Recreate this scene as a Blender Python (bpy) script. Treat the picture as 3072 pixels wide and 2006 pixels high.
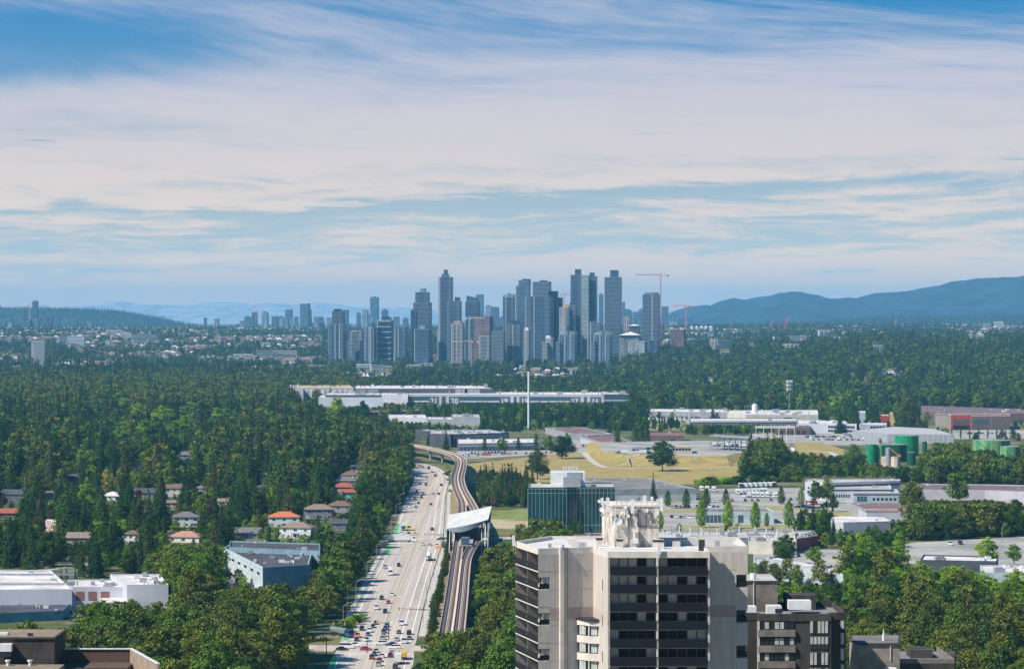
import bpy, math, random
import numpy as np
from mathutils import Vector, Matrix, noise as mn

# ------------------------------------------------------------------ camera, sky, sun, exposure
SC = bpy.context.scene
for o in list(bpy.data.objects): bpy.data.objects.remove(o)
COL = SC.collection
F, CX, HY, H = 9000.0, 1536.0, 960.0, 120.0          # focal length in photo pixels, principal column, horizon row, eye height
cam_d = bpy.data.cameras.new('camera'); cam = bpy.data.objects.new('camera', cam_d); COL.objects.link(cam)
cam.location = (0, 0, H); cam.rotation_euler = (math.radians(90), 0, 0)
cam_d.sensor_width = 36; cam_d.lens = F/3072*36; cam_d.shift_y = -43/3072
cam_d.clip_start = 1; cam_d.clip_end = 200000
SC.camera = cam
SC.view_settings.view_transform = 'Standard'; SC.view_settings.look = 'None'
SC.view_settings.exposure = 0.45; SC.view_settings.gamma = 1; SC.view_settings.use_curve_mapping = False
SC.render.engine = 'CYCLES'
SC.cycles.max_bounces = 5; SC.cycles.diffuse_bounces = 3; SC.cycles.transmission_bounces = 3; SC.cycles.glossy_bounces = 2
SC.cycles.volume_bounces = 1; SC.cycles.transparent_max_bounces = 6
SC.cycles.use_denoising = True
SC.cycles.use_adaptive_sampling = True; SC.cycles.adaptive_threshold = 0.02
SC.cycles.sample_clamp_indirect = 6
TO_SUN = Vector((-0.60, -0.32, 0.73)).normalized()
SUN_EL = math.asin(TO_SUN.z); SUN_ROT = math.atan2(TO_SUN.x, TO_SUN.y)
sd = bpy.data.lights.new('sun', 'SUN'); sun = bpy.data.objects.new('sun', sd); COL.objects.link(sun)
sd.energy = 5.0; sd.angle = math.radians(0.5); sd.color = (1.0, 0.92, 0.80)
sun.rotation_euler = (-TO_SUN).to_track_quat('-Z', 'Y').to_euler()

class N:
    """tiny node-expression helper"""
    def __init__(s, tree): s.t = tree; s.n = tree.nodes; s.l = tree.links
    def new(s, typ, **kw):
        n = s.n.new(typ)
        for k, v in kw.items(): setattr(n, k, v)
        return n
    def put(s, sock, v):
        if isinstance(v, bpy.types.NodeSocket): s.l.new(v, sock)
        elif v is not None: sock.default_value = v
    def m(s, op, a, b=None, c=None, clamp=False):
        n = s.new('ShaderNodeMath', operation=op, use_clamp=clamp)
        s.put(n.inputs[0], a); s.put(n.inputs[1], b); s.put(n.inputs[2], c)
        return n.outputs[0]
    def xyz(s, x, y, z):
        n = s.new('ShaderNodeCombineXYZ'); s.put(n.inputs[0], x); s.put(n.inputs[1], y); s.put(n.inputs[2], z); return n.outputs[0]
    def noise(s, vec, scale, detail=5, rough=0.55, dist=0.0):
        n = s.new('ShaderNodeTexNoise'); s.put(n.inputs['Vector'], vec)
        n.inputs['Scale'].default_value = scale; n.inputs['Detail'].default_value = detail
        n.inputs['Roughness'].default_value = rough; n.inputs['Distortion'].default_value = dist
        return n.outputs['Fac']
    def step(s, v, a, b, smooth=True):
        n = s.new('ShaderNodeMapRange', interpolation_type='SMOOTHSTEP' if smooth else 'LINEAR', clamp=True)
        s.put(n.inputs[0], v); s.put(n.inputs[1], a); s.put(n.inputs[2], b); return n.outputs[0]
    def mix(s, f, a, b, blend='MIX'):
        n = s.new('ShaderNodeMix', data_type='RGBA', blend_type=blend)
        s.put(n.inputs[0], f); s.put(n.inputs[6], a if not isinstance(a, tuple) else (*a, 1)[:4]); s.put(n.inputs[7], b if not isinstance(b, tuple) else (*b, 1)[:4])
        return n.outputs[2]
    def curve(s, v, pts):
        n = s.new('ShaderNodeFloatCurve'); c = n.mapping.curves[0]
        c.points[0].location = pts[0]; c.points[-1].location = pts[-1]
        for p in pts[1:-1]: c.points.new(*p)
        n.mapping.update(); s.put(n.inputs['Value'], v); return n.outputs[0]

def make_world():
    w = bpy.data.worlds.new('World'); SC.world = w; w.use_nodes = True
    w.node_tree.nodes.clear(); k = N(w.node_tree)
    co = k.new('ShaderNodeTexCoord').outputs['Generated']
    sp = k.new('ShaderNodeSeparateXYZ'); k.put(sp.inputs[0], co); x, y, z = sp.outputs
    az = k.m('ARCTAN2', x, y)
    el = k.m('ARCSINE', z)
    U = k.m('MULTIPLY', az, 5.86)                       # -1..1 across the view
    V = k.m('MULTIPLY', el, 9.375)                      # 0..1 up the view, goes on above it
    # the clear sky itself
    sky = k.new('ShaderNodeTexSky', sky_type='NISHITA', sun_disc=False, sun_elevation=SUN_EL, sun_rotation=SUN_ROT,
                altitude=100, air_density=1.0, dust_density=0.4, ozone_density=2.5)
    zz = k.m('MAXIMUM', z, 0.0)
    zw = k.m('ADD', k.m('MULTIPLY', k.m('POWER', zz, 0.6), 1.15), 0.10)
    k.put(sky.inputs[0], k.xyz(x, y, zw))
    # blue deepens with height above the horizon
    deep = k.mix(k.step(V, 0.15, 1.15), (2.3, 1.54, .88), (0.06, 0.84, 1.12))
    base = k.mix(1.0, sky.outputs[0], deep, 'MULTIPLY')
    # cirrus: tilted streaks high up, level streaks low down
    tilt = k.m('MULTIPLY', U, k.m('MULTIPLY', k.step(V, 0.55, 1.0), -0.22))
    Vt = k.m('SUBTRACT', V, tilt)
    warp = k.m('MULTIPLY', k.m('SUBTRACT', k.noise(k.xyz(k.m('MULTIPLY', U, 1.3), k.m('MULTIPLY', V, 2.0), 3.1), 1.0, 3), 0.5), 0.16)
    Vw = k.m('ADD', Vt, warp)
    n1 = k.noise(k.xyz(k.m('MULTIPLY', U, 1.0), k.m('MULTIPLY', Vw, 7.0), 0.3), 1.1, 7, 0.58, 0.4)
    n2 = k.noise(k.xyz(k.m('MULTIPLY', U, 3.4), k.m('MULTIPLY', Vw, 24.0), 5.3), 1.0, 7, 0.6, 0.45)
    n3 = k.noise(k.xyz(k.m('MULTIPLY', U, 13.0), k.m('MULTIPLY', Vw, 54.0), 9.3), 1.0, 6, 0.65, 0.7)
    # the ragged edge of the cloud sheet, higher on the right
    edge = k.m('ADD', k.m('MULTIPLY', k.step(U, -0.55, 0.95), 0.105), 0.345)
    wob = k.m('MULTIPLY', k.m('SUBTRACT', k.noise(k.xyz(k.m('MULTIPLY', U, 3.2), 1.7, k.m('MULTIPLY', V, 1.5)), 1.0, 8, 0.62), 0.5), 0.13)
    dv = k.m('SUBTRACT', V, k.m('ADD', edge, wob))
    above = k.step(k.m('ADD', dv, k.m('MULTIPLY', k.m('SUBTRACT', n2, 0.5), 0.05)), -0.012, 0.03)
    under = k.m('MULTIPLY', k.m('SUBTRACT', 1.0, above), k.step(dv, -0.055, 0.0))   # blue band right below the edge
    cover = k.curve(k.m('MULTIPLY', k.m('ADD', V, k.m('MULTIPLY', U, -0.05)), 0.5, clamp=True),
                    [(0, .66), (.05, .86), (.08, .80), (.11, .58), (.16, .58), (.22, .56), (.26, .86), (.34, .82), (.39, .66), (.44, .50), (.49, .46), (.60, .28), (1, .12)])
    left_blue = k.m('MULTIPLY', k.m('MULTIPLY', k.m('SUBTRACT', 1.0, k.step(U, -0.95, -0.40)), k.m('MULTIPLY', k.step(V, .70, .78), k.m('SUBTRACT', 1.0, k.step(V, .90, 1.02)))), .30)
    right_blue = k.m('MULTIPLY', k.m('MULTIPLY', k.step(U, 0.15, 0.8), k.step(V, .86, 1.0)), .24)
    c = k.m('ADD', cover, k.m('MULTIPLY', k.m('SUBTRACT', n1, 0.5), 0.95))
    c = k.m('ADD', c, k.m('MULTIPLY', k.m('SUBTRACT', n2, 0.5), k.m('SUBTRACT', 1.5, k.m('MULTIPLY', k.step(V, .35, .6), 0.95))))
    c = k.m('ADD', c, k.m('MULTIPLY', k.m('SUBTRACT', n3, 0.5), k.m('SUBTRACT', 0.7, k.m('MULTIPLY', k.step(V, .35, .6), 0.45))))
    c = k.m('SUBTRACT', c, k.m('ADD', left_blue, right_blue))
    c = k.m('SUBTRACT', c, k.m('MULTIPLY', under, k.m('ADD', 0.10, k.m('MULTIPLY', k.step(U, -.7, .1), 0.26))))
    c = k.m('ADD', c, k.m('MULTIPLY', k.m('MULTIPLY', above, k.m('SUBTRACT', 1.0, k.step(dv, 0.0, .16))), 0.22))
    dv2 = k.m('SUBTRACT', V, k.m('ADD', .336, k.m('MULTIPLY', wob, .25)))
    b2 = k.m('MULTIPLY', k.m('MULTIPLY', k.step(dv2, -.05, 0.0), k.m('SUBTRACT', 1.0, k.step(dv2, -.002, .012))), k.m('SUBTRACT', 1.0, k.step(U, -.65, -.2)))
    c = k.m('SUBTRACT', c, k.m('MULTIPLY', b2, .30))
    # a few thin dark lens shaped wisps
    lens = k.m('MULTIPLY', k.step(k.noise(k.xyz(k.m('MULTIPLY', U, 2.6), k.m('MULTIPLY', V, 42.0), 21.0), 1.0, 3, .5), .66, .76), k.m('MULTIPLY', k.step(V, .22, .34), k.m('SUBTRACT', 1.0, k.step(V, .50, .66))))
    c = k.m('SUBTRACT', c, k.m('MULTIPLY', lens, 0.5))
    low = k.step(V, .32, .5); mask = k.m('MULTIPLY', k.step(c, k.m('ADD', .34, k.m('MULTIPLY', low, -.18)), k.m('ADD', .84, k.m('MULTIPLY', low, .08))), 0.93)
    lit = k.mix(k.step(V, 0.0, 0.9), (9.0, 6.6, 4.3), (4.7, 4.5, 5.1))
    col = k.mix(mask, base, lit)
    bg = k.new('ShaderNodeBackground'); k.put(bg.inputs[0], col); bg.inputs[1].default_value = 0.10
    out = k.new('ShaderNodeOutputWorld'); k.l.new(bg.outputs[0], out.inputs[0])
    w.cycles.sampling_method = 'MANUAL'; w.cycles.sample_map_resolution = 1024
make_world()

# ------------------------------------------------------------------ helpers
R = random.Random(7)
NR = np.random.default_rng(11)
def G(px, py, z=0.0):
    """the point of height z seen at a photo pixel"""
    D = F*(H-z)/(py-HY); return ((px-CX)/F*D, D)
def WP(px, py, D): return Vector(((px-CX)/F*D, D, H-(py-HY)/F*D))
def PX(X, D, z=0.0): return (CX+F*X/D, HY+F*(H-z)/D)

def terrain(X, D):
    """height of the land"""
    z = 0.0
    if D > 4600:
        t = min(1.0, (D-4600)/8400); z += 84*t*t*(3-2*t)*0.95
    px = CX+F*X/D if D > 1 else 0
    s = min(1, max(0, (px-1750)/900)); s = s*s*(3-2*s)
    t = min(1, max(0, (D-3900)/2900)); t = t*t*(3-2*t)
    u = min(1, max(0, (D-7400)/2500)); u = u*u*(3-2*u)
    z += s*42*t*(1-u*0.75)
    if D > 5000:
        z += (mn.noise(Vector((X/900, D/1500, 4)))*9)*min(1, (D-5000)/1500)
    if D > 30000: z -= (D-30000)*0.004
    return z

MATS = {}
def mat(name, col, rough=0.8, var=0.12, scale=0.5, metal=0.0, spec=0.3, col2=None, detail=4, coat=0, stretch=None, bump=0.0, emit=None):
    if name in MATS: return MATS[name]
    m = bpy.data.materials.new(name); m.use_nodes = True; m.node_tree.nodes.clear(); k = N(m.node_tree)
    b = k.new('ShaderNodeBsdfPrincipled'); out = k.new('ShaderNodeOutputMaterial'); k.l.new(b.outputs[0], out.inputs[0])
    c = (*col, 1)
    if var or col2:
        co = k.new('ShaderNodeTexCoord').outputs['Object']
        if stretch:
            mp = k.new('ShaderNodeMapping'); mp.inputs['Scale'].default_value = stretch; k.put(mp.inputs[0], co); co = mp.outputs[0]
        f = k.noise(co, scale, detail, 0.6)
        lo = col2 if col2 else tuple(max(0, v*(1-2.2*var)) for v in col)
        hi = tuple(min(1, v*(1+0.8*var)) for v in col)
        k.put(b.inputs['Base Color'], k.mix(k.step(f, .32, .66), lo, hi))
        if bump:
            bp = k.new('ShaderNodeBump'); bp.inputs['Strength'].default_value = bump; bp.inputs['Distance'].default_value = .2
            k.put(bp.inputs['Height'], k.noise(co, scale*6, 4)); k.l.new(bp.outputs[0], b.inputs['Normal'])
    else: b.inputs['Base Color'].default_value = c
    b.inputs['Roughness'].default_value = rough; b.inputs['Metallic'].default_value = metal
    b.inputs['Specular IOR Level'].default_value = spec
    if coat: b.inputs['Coat Weight'].default_value = coat
    if emit: b.inputs['Emission Color'].default_value = (*emit, 1); b.inputs['Emission Strength'].default_value = 1.0
    MATS[name] = m; return m

ORG = {}
class MB:
    def __init__(s): s.v = []; s.f = []; s.m = []
    def add(s, vs, fs, m=0):
        n = len(s.v); s.v += [tuple(v) for v in vs]; s.f += [tuple(i+n for i in f) for f in fs]; s.m += [m]*len(fs); return s
    def box(s, x0, x1, y0, y1, z0, z1, m=0):
        return s.add([(x0,y0,z0),(x1,y0,z0),(x1,y1,z0),(x0,y1,z0),(x0,y0,z1),(x1,y0,z1),(x1,y1,z1),(x0,y1,z1)],
                     [(0,3,2,1),(4,5,6,7),(0,1,5,4),(1,2,6,5),(2,3,7,6),(3,0,4,7)], m)
    def obox(s, cx, cy, ang, lx, ly, z0, z1, m=0, tx=1.0, ty=1.0):
        """box centred on cx,cy turned by ang, optionally tapered to the top"""
        c, n = math.cos(ang), math.sin(ang); vs = []
        for z, ax, ay in ((z0, 1, 1), (z1, tx, ty)):
            for ux, uy in ((-1,-1),(1,-1),(1,1),(-1,1)):
                a, b = ux*lx/2*ax, uy*ly/2*ay; vs.append((cx+a*c-b*n, cy+a*n+b*c, z))
        return s.add(vs, [(0,3,2,1),(4,5,6,7),(0,1,5,4),(1,2,6,5),(2,3,7,6),(3,0,4,7)], m)
    def prism(s, pts, z0, z1, m=0, top=True, bottom=True):
        n = len(pts); fs = [(i, (i+1)%n, n+(i+1)%n, n+i) for i in range(n)]
        if top: fs.append(tuple(range(n, 2*n)))
        if bottom: fs.append(tuple(range(n-1, -1, -1)))
        return s.add([(p[0],p[1],z0) for p in pts]+[(p[0],p[1],z1) for p in pts], fs, m)
    def cyl(s, x, y, z0, z1, r, n=12, m=0, r2=None, top=True):
        r2 = r if r2 is None else r2
        vs = [(x+r*math.cos(2*math.pi*i/n), y+r*math.sin(2*math.pi*i/n), z0) for i in range(n)] + \
             [(x+r2*math.cos(2*math.pi*i/n), y+r2*math.sin(2*math.pi*i/n), z1) for i in range(n)]
        fs = [(i, (i+1)%n, n+(i+1)%n, n+i) for i in range(n)]
        if top: fs += [tuple(range(n, 2*n)), tuple(range(n-1, -1, -1))]
        return s.add(vs, fs, m)
    def tube(s, p, q, r, n=6, m=0, r2=None):
        p, q = Vector(p), Vector(q); d = (q-p).normalized(); r2 = r if r2 is None else r2
        a = d.orthogonal().normalized(); b = d.cross(a)
        vs = [p+(a*math.cos(2*math.pi*i/n)+b*math.sin(2*math.pi*i/n))*r for i in range(n)] + \
             [q+(a*math.cos(2*math.pi*i/n)+b*math.sin(2*math.pi*i/n))*r2 for i in range(n)]
        return s.add(vs, [(i, (i+1)%n, n+(i+1)%n, n+i) for i in range(n)]+[tuple(range(n-1,-1,-1)), tuple(range(n, 2*n))], m)
    def sheet(s, pts, z, m=0): return s.add([(p[0], p[1], z) for p in pts], [tuple(range(len(pts)))], m)
    def build(s, name, mats, parent=None, org=None, smooth=False):
        if not isinstance(mats, (list, tuple)): mats = [mats]
        if org is None: org = ORG.get(parent.name, (0,0,0)) if parent else (0,0,0)
        me = bpy.data.meshes.new(name)
        me.from_pydata([(v[0]-org[0], v[1]-org[1], v[2]-org[2]) for v in s.v], [], s.f)
        for m in mats: me.materials.append(m)
        if len(mats) > 1: me.polygons.foreach_set('material_index', s.m)
        if smooth: me.polygons.foreach_set('use_smooth', [True]*len(s.f))
        me.update()
        o = bpy.data.objects.new(name, me); COL.objects.link(o)
        if parent: o.parent = parent; ORG[o.name] = org
        return o

def tag(o, label=None, cat=None, group=None, kind=None):
    if label: o['label'] = label
    if cat: o['category'] = cat
    if group: o['group'] = group
    if kind: o['kind'] = kind
    return o
def thing(name, label, cat, loc=(0,0,0), rz=0, group=None):
    o = bpy.data.objects.new(name, None); COL.objects.link(o); o.location = loc; o.rotation_euler.z = rz
    o.empty_display_size = 1; tag(o, label, cat, group); return o
def wthing(name, label, cat, loc, group=None):
    """a thing whose parts are given in world coordinates"""
    o = thing(name, label, cat, loc, 0, group); ORG[o.name] = tuple(loc); return o
def structure(o): o['kind'] = 'structure'; return o

def inset(pts, d):
    """move each edge of a counter-clockwise polygon inwards by d"""
    n = len(pts); out = []
    for i in range(n):
        a, b, c = Vector(pts[i-1][:2]), Vector(pts[i][:2]), Vector(pts[(i+1)%n][:2])
        e1, e2 = (b-a).normalized(), (c-b).normalized()
        n1, n2 = Vector((-e1.y, e1.x)), Vector((-e2.y, e2.x))
        k = 1+n1.dot(n2)
        out.append(tuple(b+(n1+n2)*(d/max(k, .3))))
    return out
def ccw(pts):
    a = sum(pts[i-1][0]*pts[i][1]-pts[i][0]*pts[i-1][1] for i in range(len(pts)))
    return pts if a > 0 else pts[::-1]
def inside(p, poly):
    x, y = p; r = False; n = len(poly)
    for i in range(n):
        x1, y1 = poly[i-1]; x2, y2 = poly[i]
        if (y1 > y) != (y2 > y) and x < (x2-x1)*(y-y1)/(y2-y1)+x1: r = not r
    return r
FOOT = []      # footprints where no tree may grow
KEEP = []      # (px0, py0, px1, py1, D): views of things that no nearer tree may cover
def keep(x0, y0, x1, y1, D): KEEP.append((x0, y0, x1, y1, D))
# ------------------------------------------------------------------ land, hills, haze
def ground_mat():
    m = bpy.data.materials.new('dry grass and earth'); m.use_nodes = True; m.node_tree.nodes.clear(); k = N(m.node_tree)
    b = k.new('ShaderNodeBsdfPrincipled'); out = k.new('ShaderNodeOutputMaterial'); k.l.new(b.outputs[0], out.inputs[0])
    co = k.new('ShaderNodeTexCoord').outputs['Object']
    a = k.noise(co, 0.012, 6, .6); c = k.noise(co, 0.15, 5, .6); e = k.noise(co, 0.05, 4, .6)
    col = k.mix(k.step(a, .42, .6), (.055, .085, .028), (.17, .155, .07))
    col = k.mix(k.step(e, .55, .64), col, (.21, .19, .155))
    col = k.mix(1.0, col, k.mix(c, (.75, .75, .75), (1.2, 1.2, 1.2)), 'MULTIPLY')
    k.put(b.inputs['Base Color'], col); b.inputs['Roughness'].default_value = .95; b.inputs['Specular IOR Level'].default_value = .1
    return m
GM = ground_mat()
def grid_sheet(name, rows, cols, fn, m, skirt=0):
    vs = []; fs = []
    for i in range(rows+1):
        for j in range(cols+1): vs.append(fn(i/rows, j/cols))
    for i in range(rows):
        for j in range(cols):
            a = i*(cols+1)+j; fs.append((a, a+1, a+cols+2, a+cols+1))
    me = bpy.data.meshes.new(name); me.from_pydata(vs, [], fs); me.materials.append(m)
    me.polygons.foreach_set('use_smooth', [True]*len(fs)); me.update()
    o = bpy.data.objects.new(name, me); COL.objects.link(o); return structure(o)
def land(u, v):
    # rows closer together near the camera, the sheet widens with distance
    D = -600+ (u*1.0)**2.2*50600; D = -600+(50600)*(u**2.2)
    half = 700+max(0, D)*0.42
    X = (v*2-1)*half
    return (X, D, terrain(X, D) if D > 3800 else 0.0)
ground = grid_sheet('ground', 150, 90, land, GM); ground['label'] = 'flat land with dry grass and earth running to the hills'

forest_floor = mat('hill forest', (.045, .075, .035), .95, .3, .01, spec=.05, detail=8)
def ridge(name, label, prof, D, depth, base, m=forest_floor, rough=5, cols=220, seed=1):
    """prof: (photo px, photo py) of the skyline"""
    xs = [p[0] for p in prof]; ys = [p[1] for p in prof]
    def fn(u, v):
        px = xs[0]+(xs[-1]-xs[0])*v; py = float(np.interp(px, xs, ys))
        top = H-(py-HY)/F*D
        d = D+depth*(u*2-1); t = 1-abs(u*2-1); s = math.sin(t*math.pi/2)
        X = (px-CX)/F*D*(1+0.0*u)
        z = base+(top-base)*s + mn.fractal(Vector((X/400, d/400, seed)), 1.0, 2.0, 5)*rough*(0.3+s)
        return (X, d, z)
    o = grid_sheet(name, 26, cols, fn, m); o['label'] = label; return o
hill = ridge('hill', 'long wooded ridge behind the far city on one side, sloping down', [(-500,930),(-60,930),(0,929),(120,931),(260,934),(340,938),(430,952),(520,972),(600,990),(690,1004),(800,1012)], 19500, 1500, 40, seed=2)
ridge('hill', 'dark low wooded ridge below the blue mountains', [(2040,1000),(2130,988),(2200,983),(2300,978),(2420,972),(2550,966),(2650,958),(2750,956),(2850,957),(2950,953),(3072,951),(3500,945)], 18500, 1300, 40, seed=3)
mountain_m = mat('mountain forest', (.028, .048, .06), .95, .3, .004, spec=.05, detail=9)
ridge('mountains', 'blue mountain range rising from the city to a high shoulder', [(1990,955),(2060,922),(2110,916),(2130,919),(2160,908),(2200,897),(2240,900),(2270,893),(2300,888),(2330,885),(2350,877),(2380,877),(2420,887),(2460,897),(2500,901),(2560,900),(2590,892),(2640,881),(2700,876),(2760,868),(2800,862),(2850,850),(2880,842),(2930,838),(3000,834),(3050,832),(3072,826),(3200,800),(3500,780)], 24000, 3500, 60, mountain_m, 22, 300, 5)
ridge('mountains', 'faint pale mountain chain on the horizon behind the towers', [(150,935),(230,918),(300,915),(340,906),(370,904),(410,912),(500,917),(560,915),(640,907),(680,905),(740,913),(830,911),(900,916),(960,905),(1010,914),(1080,924),(1200,922),(1300,930),(1500,934),(1800,938),(2100,930)], 46000, 3000, 30, mat('mountain paled for haze', (.42, .42, .43), .95, .2, .004, spec=.05), 20, 200, 6)  # far chain's colour is lightened to stand in for thicker haze

def make_haze():
    o = MB().box(-22000, 22000, -900, 50500, -95, 640).build('haze', [])
    m = bpy.data.materials.new('haze air'); m.use_nodes = True; m.node_tree.nodes.clear(); k = N(m.node_tree)
    v = k.new('ShaderNodeVolumePrincipled'); v.inputs['Color'].default_value = (.22, .60, 1.0, 1)
    v.inputs['Density'].default_value = HAZE; v.inputs['Anisotropy'].default_value = 0.0
    out = k.new('ShaderNodeOutputMaterial'); k.l.new(v.outputs[0], out.inputs['Volume'])
    o.data.materials.append(m); tag(o, 'blue summer haze thickening towards the mountains', None, None, 'stuff'); m.cycles.homogeneous_volume = True
    return o

HAZE = 3.15e-5
make_haze()
# ------------------------------------------------------------------ foliage
def leaf_mat(name, dark, light, hue=None, trans=.16):
    m = bpy.data.materials.new(name); m.use_nodes = True; m.node_tree.nodes.clear(); k = N(m.node_tree)
    at = k.new('ShaderNodeAttribute', attribute_name='tone'); oi = k.new('ShaderNodeObjectInfo')
    col = k.mix(at.outputs['Fac'], dark, light)
    r = oi.outputs['Random']
    tint = k.mix(r, (.62, .76, .95), (1.30, 1.24, .85))
    col = k.mix(1.0, col, tint, 'MULTIPLY')
    if hue:  # now and then a quite different leaf
        r2 = k.m('FRACT', k.m('MULTIPLY', r, 17.31))
        col = k.mix(k.step(r2, .74, .80), col, k.mix(at.outputs['Fac'], hue, tuple(v*1.7 for v in hue)))
    d = k.new('ShaderNodeBsdfDiffuse'); t = k.new('ShaderNodeBsdfTranslucent'); k.put(d.inputs[0], col)
    k.put(t.inputs[0], k.mix(1.0, col, (1.2, 1.3, .5), 'MULTIPLY'))
    mx = k.new('ShaderNodeMixShader'); mx.inputs[0].default_value = trans
    k.l.new(d.outputs[0], mx.inputs[1]); k.l.new(t.outputs[0], mx.inputs[2])
    out = k.new('ShaderNodeOutputMaterial'); k.l.new(mx.outputs[0], out.inputs[0]); return m
LM = {
 'cotton': leaf_mat('cottonwood leaves', (.040, .062, .014), (.185, .205, .050), (.075, .130, .022)),
 'oak': leaf_mat('green leaves', (.018, .048, .012), (.062, .122, .024), (.110, .170, .024)),
 'bright': leaf_mat('bright green leaves', (0.120, 0.220, 0.022), (0.310, 0.440, 0.048), None, .35),
 'red': leaf_mat('dark red leaves', (0.065, 0.014, 0.017), (0.152, 0.041, 0.043)),
 'yellow': leaf_mat('pale yellow green leaves', (0.232, 0.217, 0.051), (0.435, 0.392, 0.102)),
 'brown': leaf_mat('drying brown green leaves', (0.072, 0.065, 0.026), (0.167, 0.133, 0.052)),
 'fir': leaf_mat('conifer needles', (0.014, 0.035, 0.017), (0.038, 0.075, 0.032), (0.051, 0.072, 0.029), .1),
 'spruce': leaf_mat('blue spruce needles', (0.043, 0.080, 0.080), (0.123, 0.181, 0.174), None, .1),
 'cedar': leaf_mat('cedar sprays', (0.023, 0.055, 0.016), (0.072, 0.133, 0.029), (0.072, 0.072, 0.026), .15),
 'dusk': leaf_mat('dry brown needles', (0.072, 0.043, 0.026), (0.160, 0.094, 0.058), None, .1),
}
BARK = mat('bark', (.085, .065, .05), .95, .2, 2.0)

def leaf_mesh(name, C, size, tone, m, up=0.35, out=None, jag=.45):
    n = len(C)
    a = NR.normal(size=(n, 3)); 
    if out is not None: a = a*0.62+out*1.25
    a[:, 2] += up; a /= np.linalg.norm(a, axis=1)[:, None]
    b = NR.normal(size=(n, 3)); b -= a*(a*b).sum(1)[:, None]; b /= np.linalg.norm(b, axis=1)[:, None]
    c = np.cross(a, b)
    s = (size*(NR.uniform(.6, 1.3, n)))[:, None]
    e = NR.uniform(jag, 1.0, (n, 4, 1))
    q = np.stack([C-b*s*e[:,0], C-c*s*.8*e[:,1], C+b*s*e[:,2], C+c*s*.8*e[:,3]], 1).reshape(-1, 3)
    me = bpy.data.meshes.new(name); me.vertices.add(4*n); me.vertices.foreach_set('co', q.astype(np.float32).ravel())
    me.loops.add(4*n); me.loops.foreach_set('vertex_index', np.arange(4*n, dtype=np.int32))
    me.polygons.add(n); me.polygons.foreach_set('loop_start', np.arange(0, 4*n, 4, dtype=np.int32))
    me.update(calc_edges=True)
    t = me.attributes.new('tone', 'FLOAT', 'POINT'); t.data.foreach_set('value', np.repeat(np.clip(tone, 0, 1), 4).astype(np.float32))
    me.materials.append(m); me.validate(); return me

def broad_mesh(name, m, n=3600, h=18.0, w=7.0, size=.42, lobes=13, seed=0, base=.22, egg=1.0, ragged=.5):
    """crown of overlapping leaf clumps round several limbs"""
    rg = np.random.default_rng(seed); cs = []; rs = []
    for i in range(lobes):
        t = (i+.5)/lobes; z = h*(base+(1-base)*(.10+.80*t)); prof = math.sin(math.pi*min(1, max(.12, (t*.86+.12)**(.85*egg))))
        a = i*2.39996+rg.uniform(-.5, .5); r = w*prof*rg.uniform(.35, .72)
        cs.append((r*math.cos(a), r*math.sin(a), z+rg.uniform(-.8, .8))); rs.append(w*rg.uniform(.34, .52)*(.55+.5*prof))
    for i in range(int(lobes*1.3)):     # small outer sprigs break the outline
        t = rg.uniform(.05, .97); z = h*(base+(1-base)*(.08+.92*t)); prof = math.sin(math.pi*min(1, max(.08, (t*.86+.12)**(.85*egg))))
        a = rg.uniform(0, 2*math.pi); r = w*prof*rg.uniform(.7, 1.08)
        cs.append((r*math.cos(a), r*math.sin(a), z)); rs.append(w*rg.uniform(.12, .24))
    cs = np.array(cs); rs = np.array(rs); p = rs**2; p /= p.sum()
    k = NR.choice(len(cs), n, p=p)
    d = NR.normal(size=(n, 3)); d /= np.linalg.norm(d, axis=1)[:, None]; 
    rad = NR.uniform(0, 1, n)**.35*(1+NR.normal(size=n)*.09*ragged*2)
    C = cs[k]+d*(rs[k]*rad)[:, None]*np.array([1, 1, .82])
    lobe_tone = rg.uniform(.2, .75, len(cs)); tone = lobe_tone[k]+NR.normal(size=n)*.22
    return leaf_mesh(name, C, size, tone, m, .3, d)

def conifer_mesh(name, m, n=3000, h=24.0, w=4.2, size=.45, seed=0, base=.06, droop=.35, tiers=26, ragged=.25, power=.9):
    rg = np.random.default_rng(seed)
    z = []; R_ = []; A = []; L = []
    for t in range(tiers):
        f = (t+.3)/tiers; rr = w*(1-f)**power*rg.uniform(1-ragged, 1+ragged*.6)+.18
        nb = max(4, int(11*(1-f)+4)); a0 = rg.uniform(0, 6.28)
        for b in range(nb): z.append(h*(base+(1-base)*f)); R_.append(rr*rg.uniform(.6, 1.12)); A.append(a0+6.283*b/nb+rg.uniform(-.2, .2)); L.append(rg.uniform(.15, .8))
    z, R_, A, L = map(np.array, (z, R_, A, L)); p = R_**1.35; p /= p.sum(); k = NR.choice(len(z), n, p=p)
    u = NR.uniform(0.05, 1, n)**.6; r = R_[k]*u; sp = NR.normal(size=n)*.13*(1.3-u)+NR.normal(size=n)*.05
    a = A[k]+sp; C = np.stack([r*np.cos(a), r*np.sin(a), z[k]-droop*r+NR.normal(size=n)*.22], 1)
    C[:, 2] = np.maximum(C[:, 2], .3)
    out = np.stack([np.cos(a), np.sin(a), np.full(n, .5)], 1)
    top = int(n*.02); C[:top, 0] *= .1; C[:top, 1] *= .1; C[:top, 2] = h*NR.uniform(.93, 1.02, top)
    return leaf_mesh(name, C, size, L[k]*.7+u*.35+NR.normal(size=n)*.12, m, .15, out)

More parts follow.
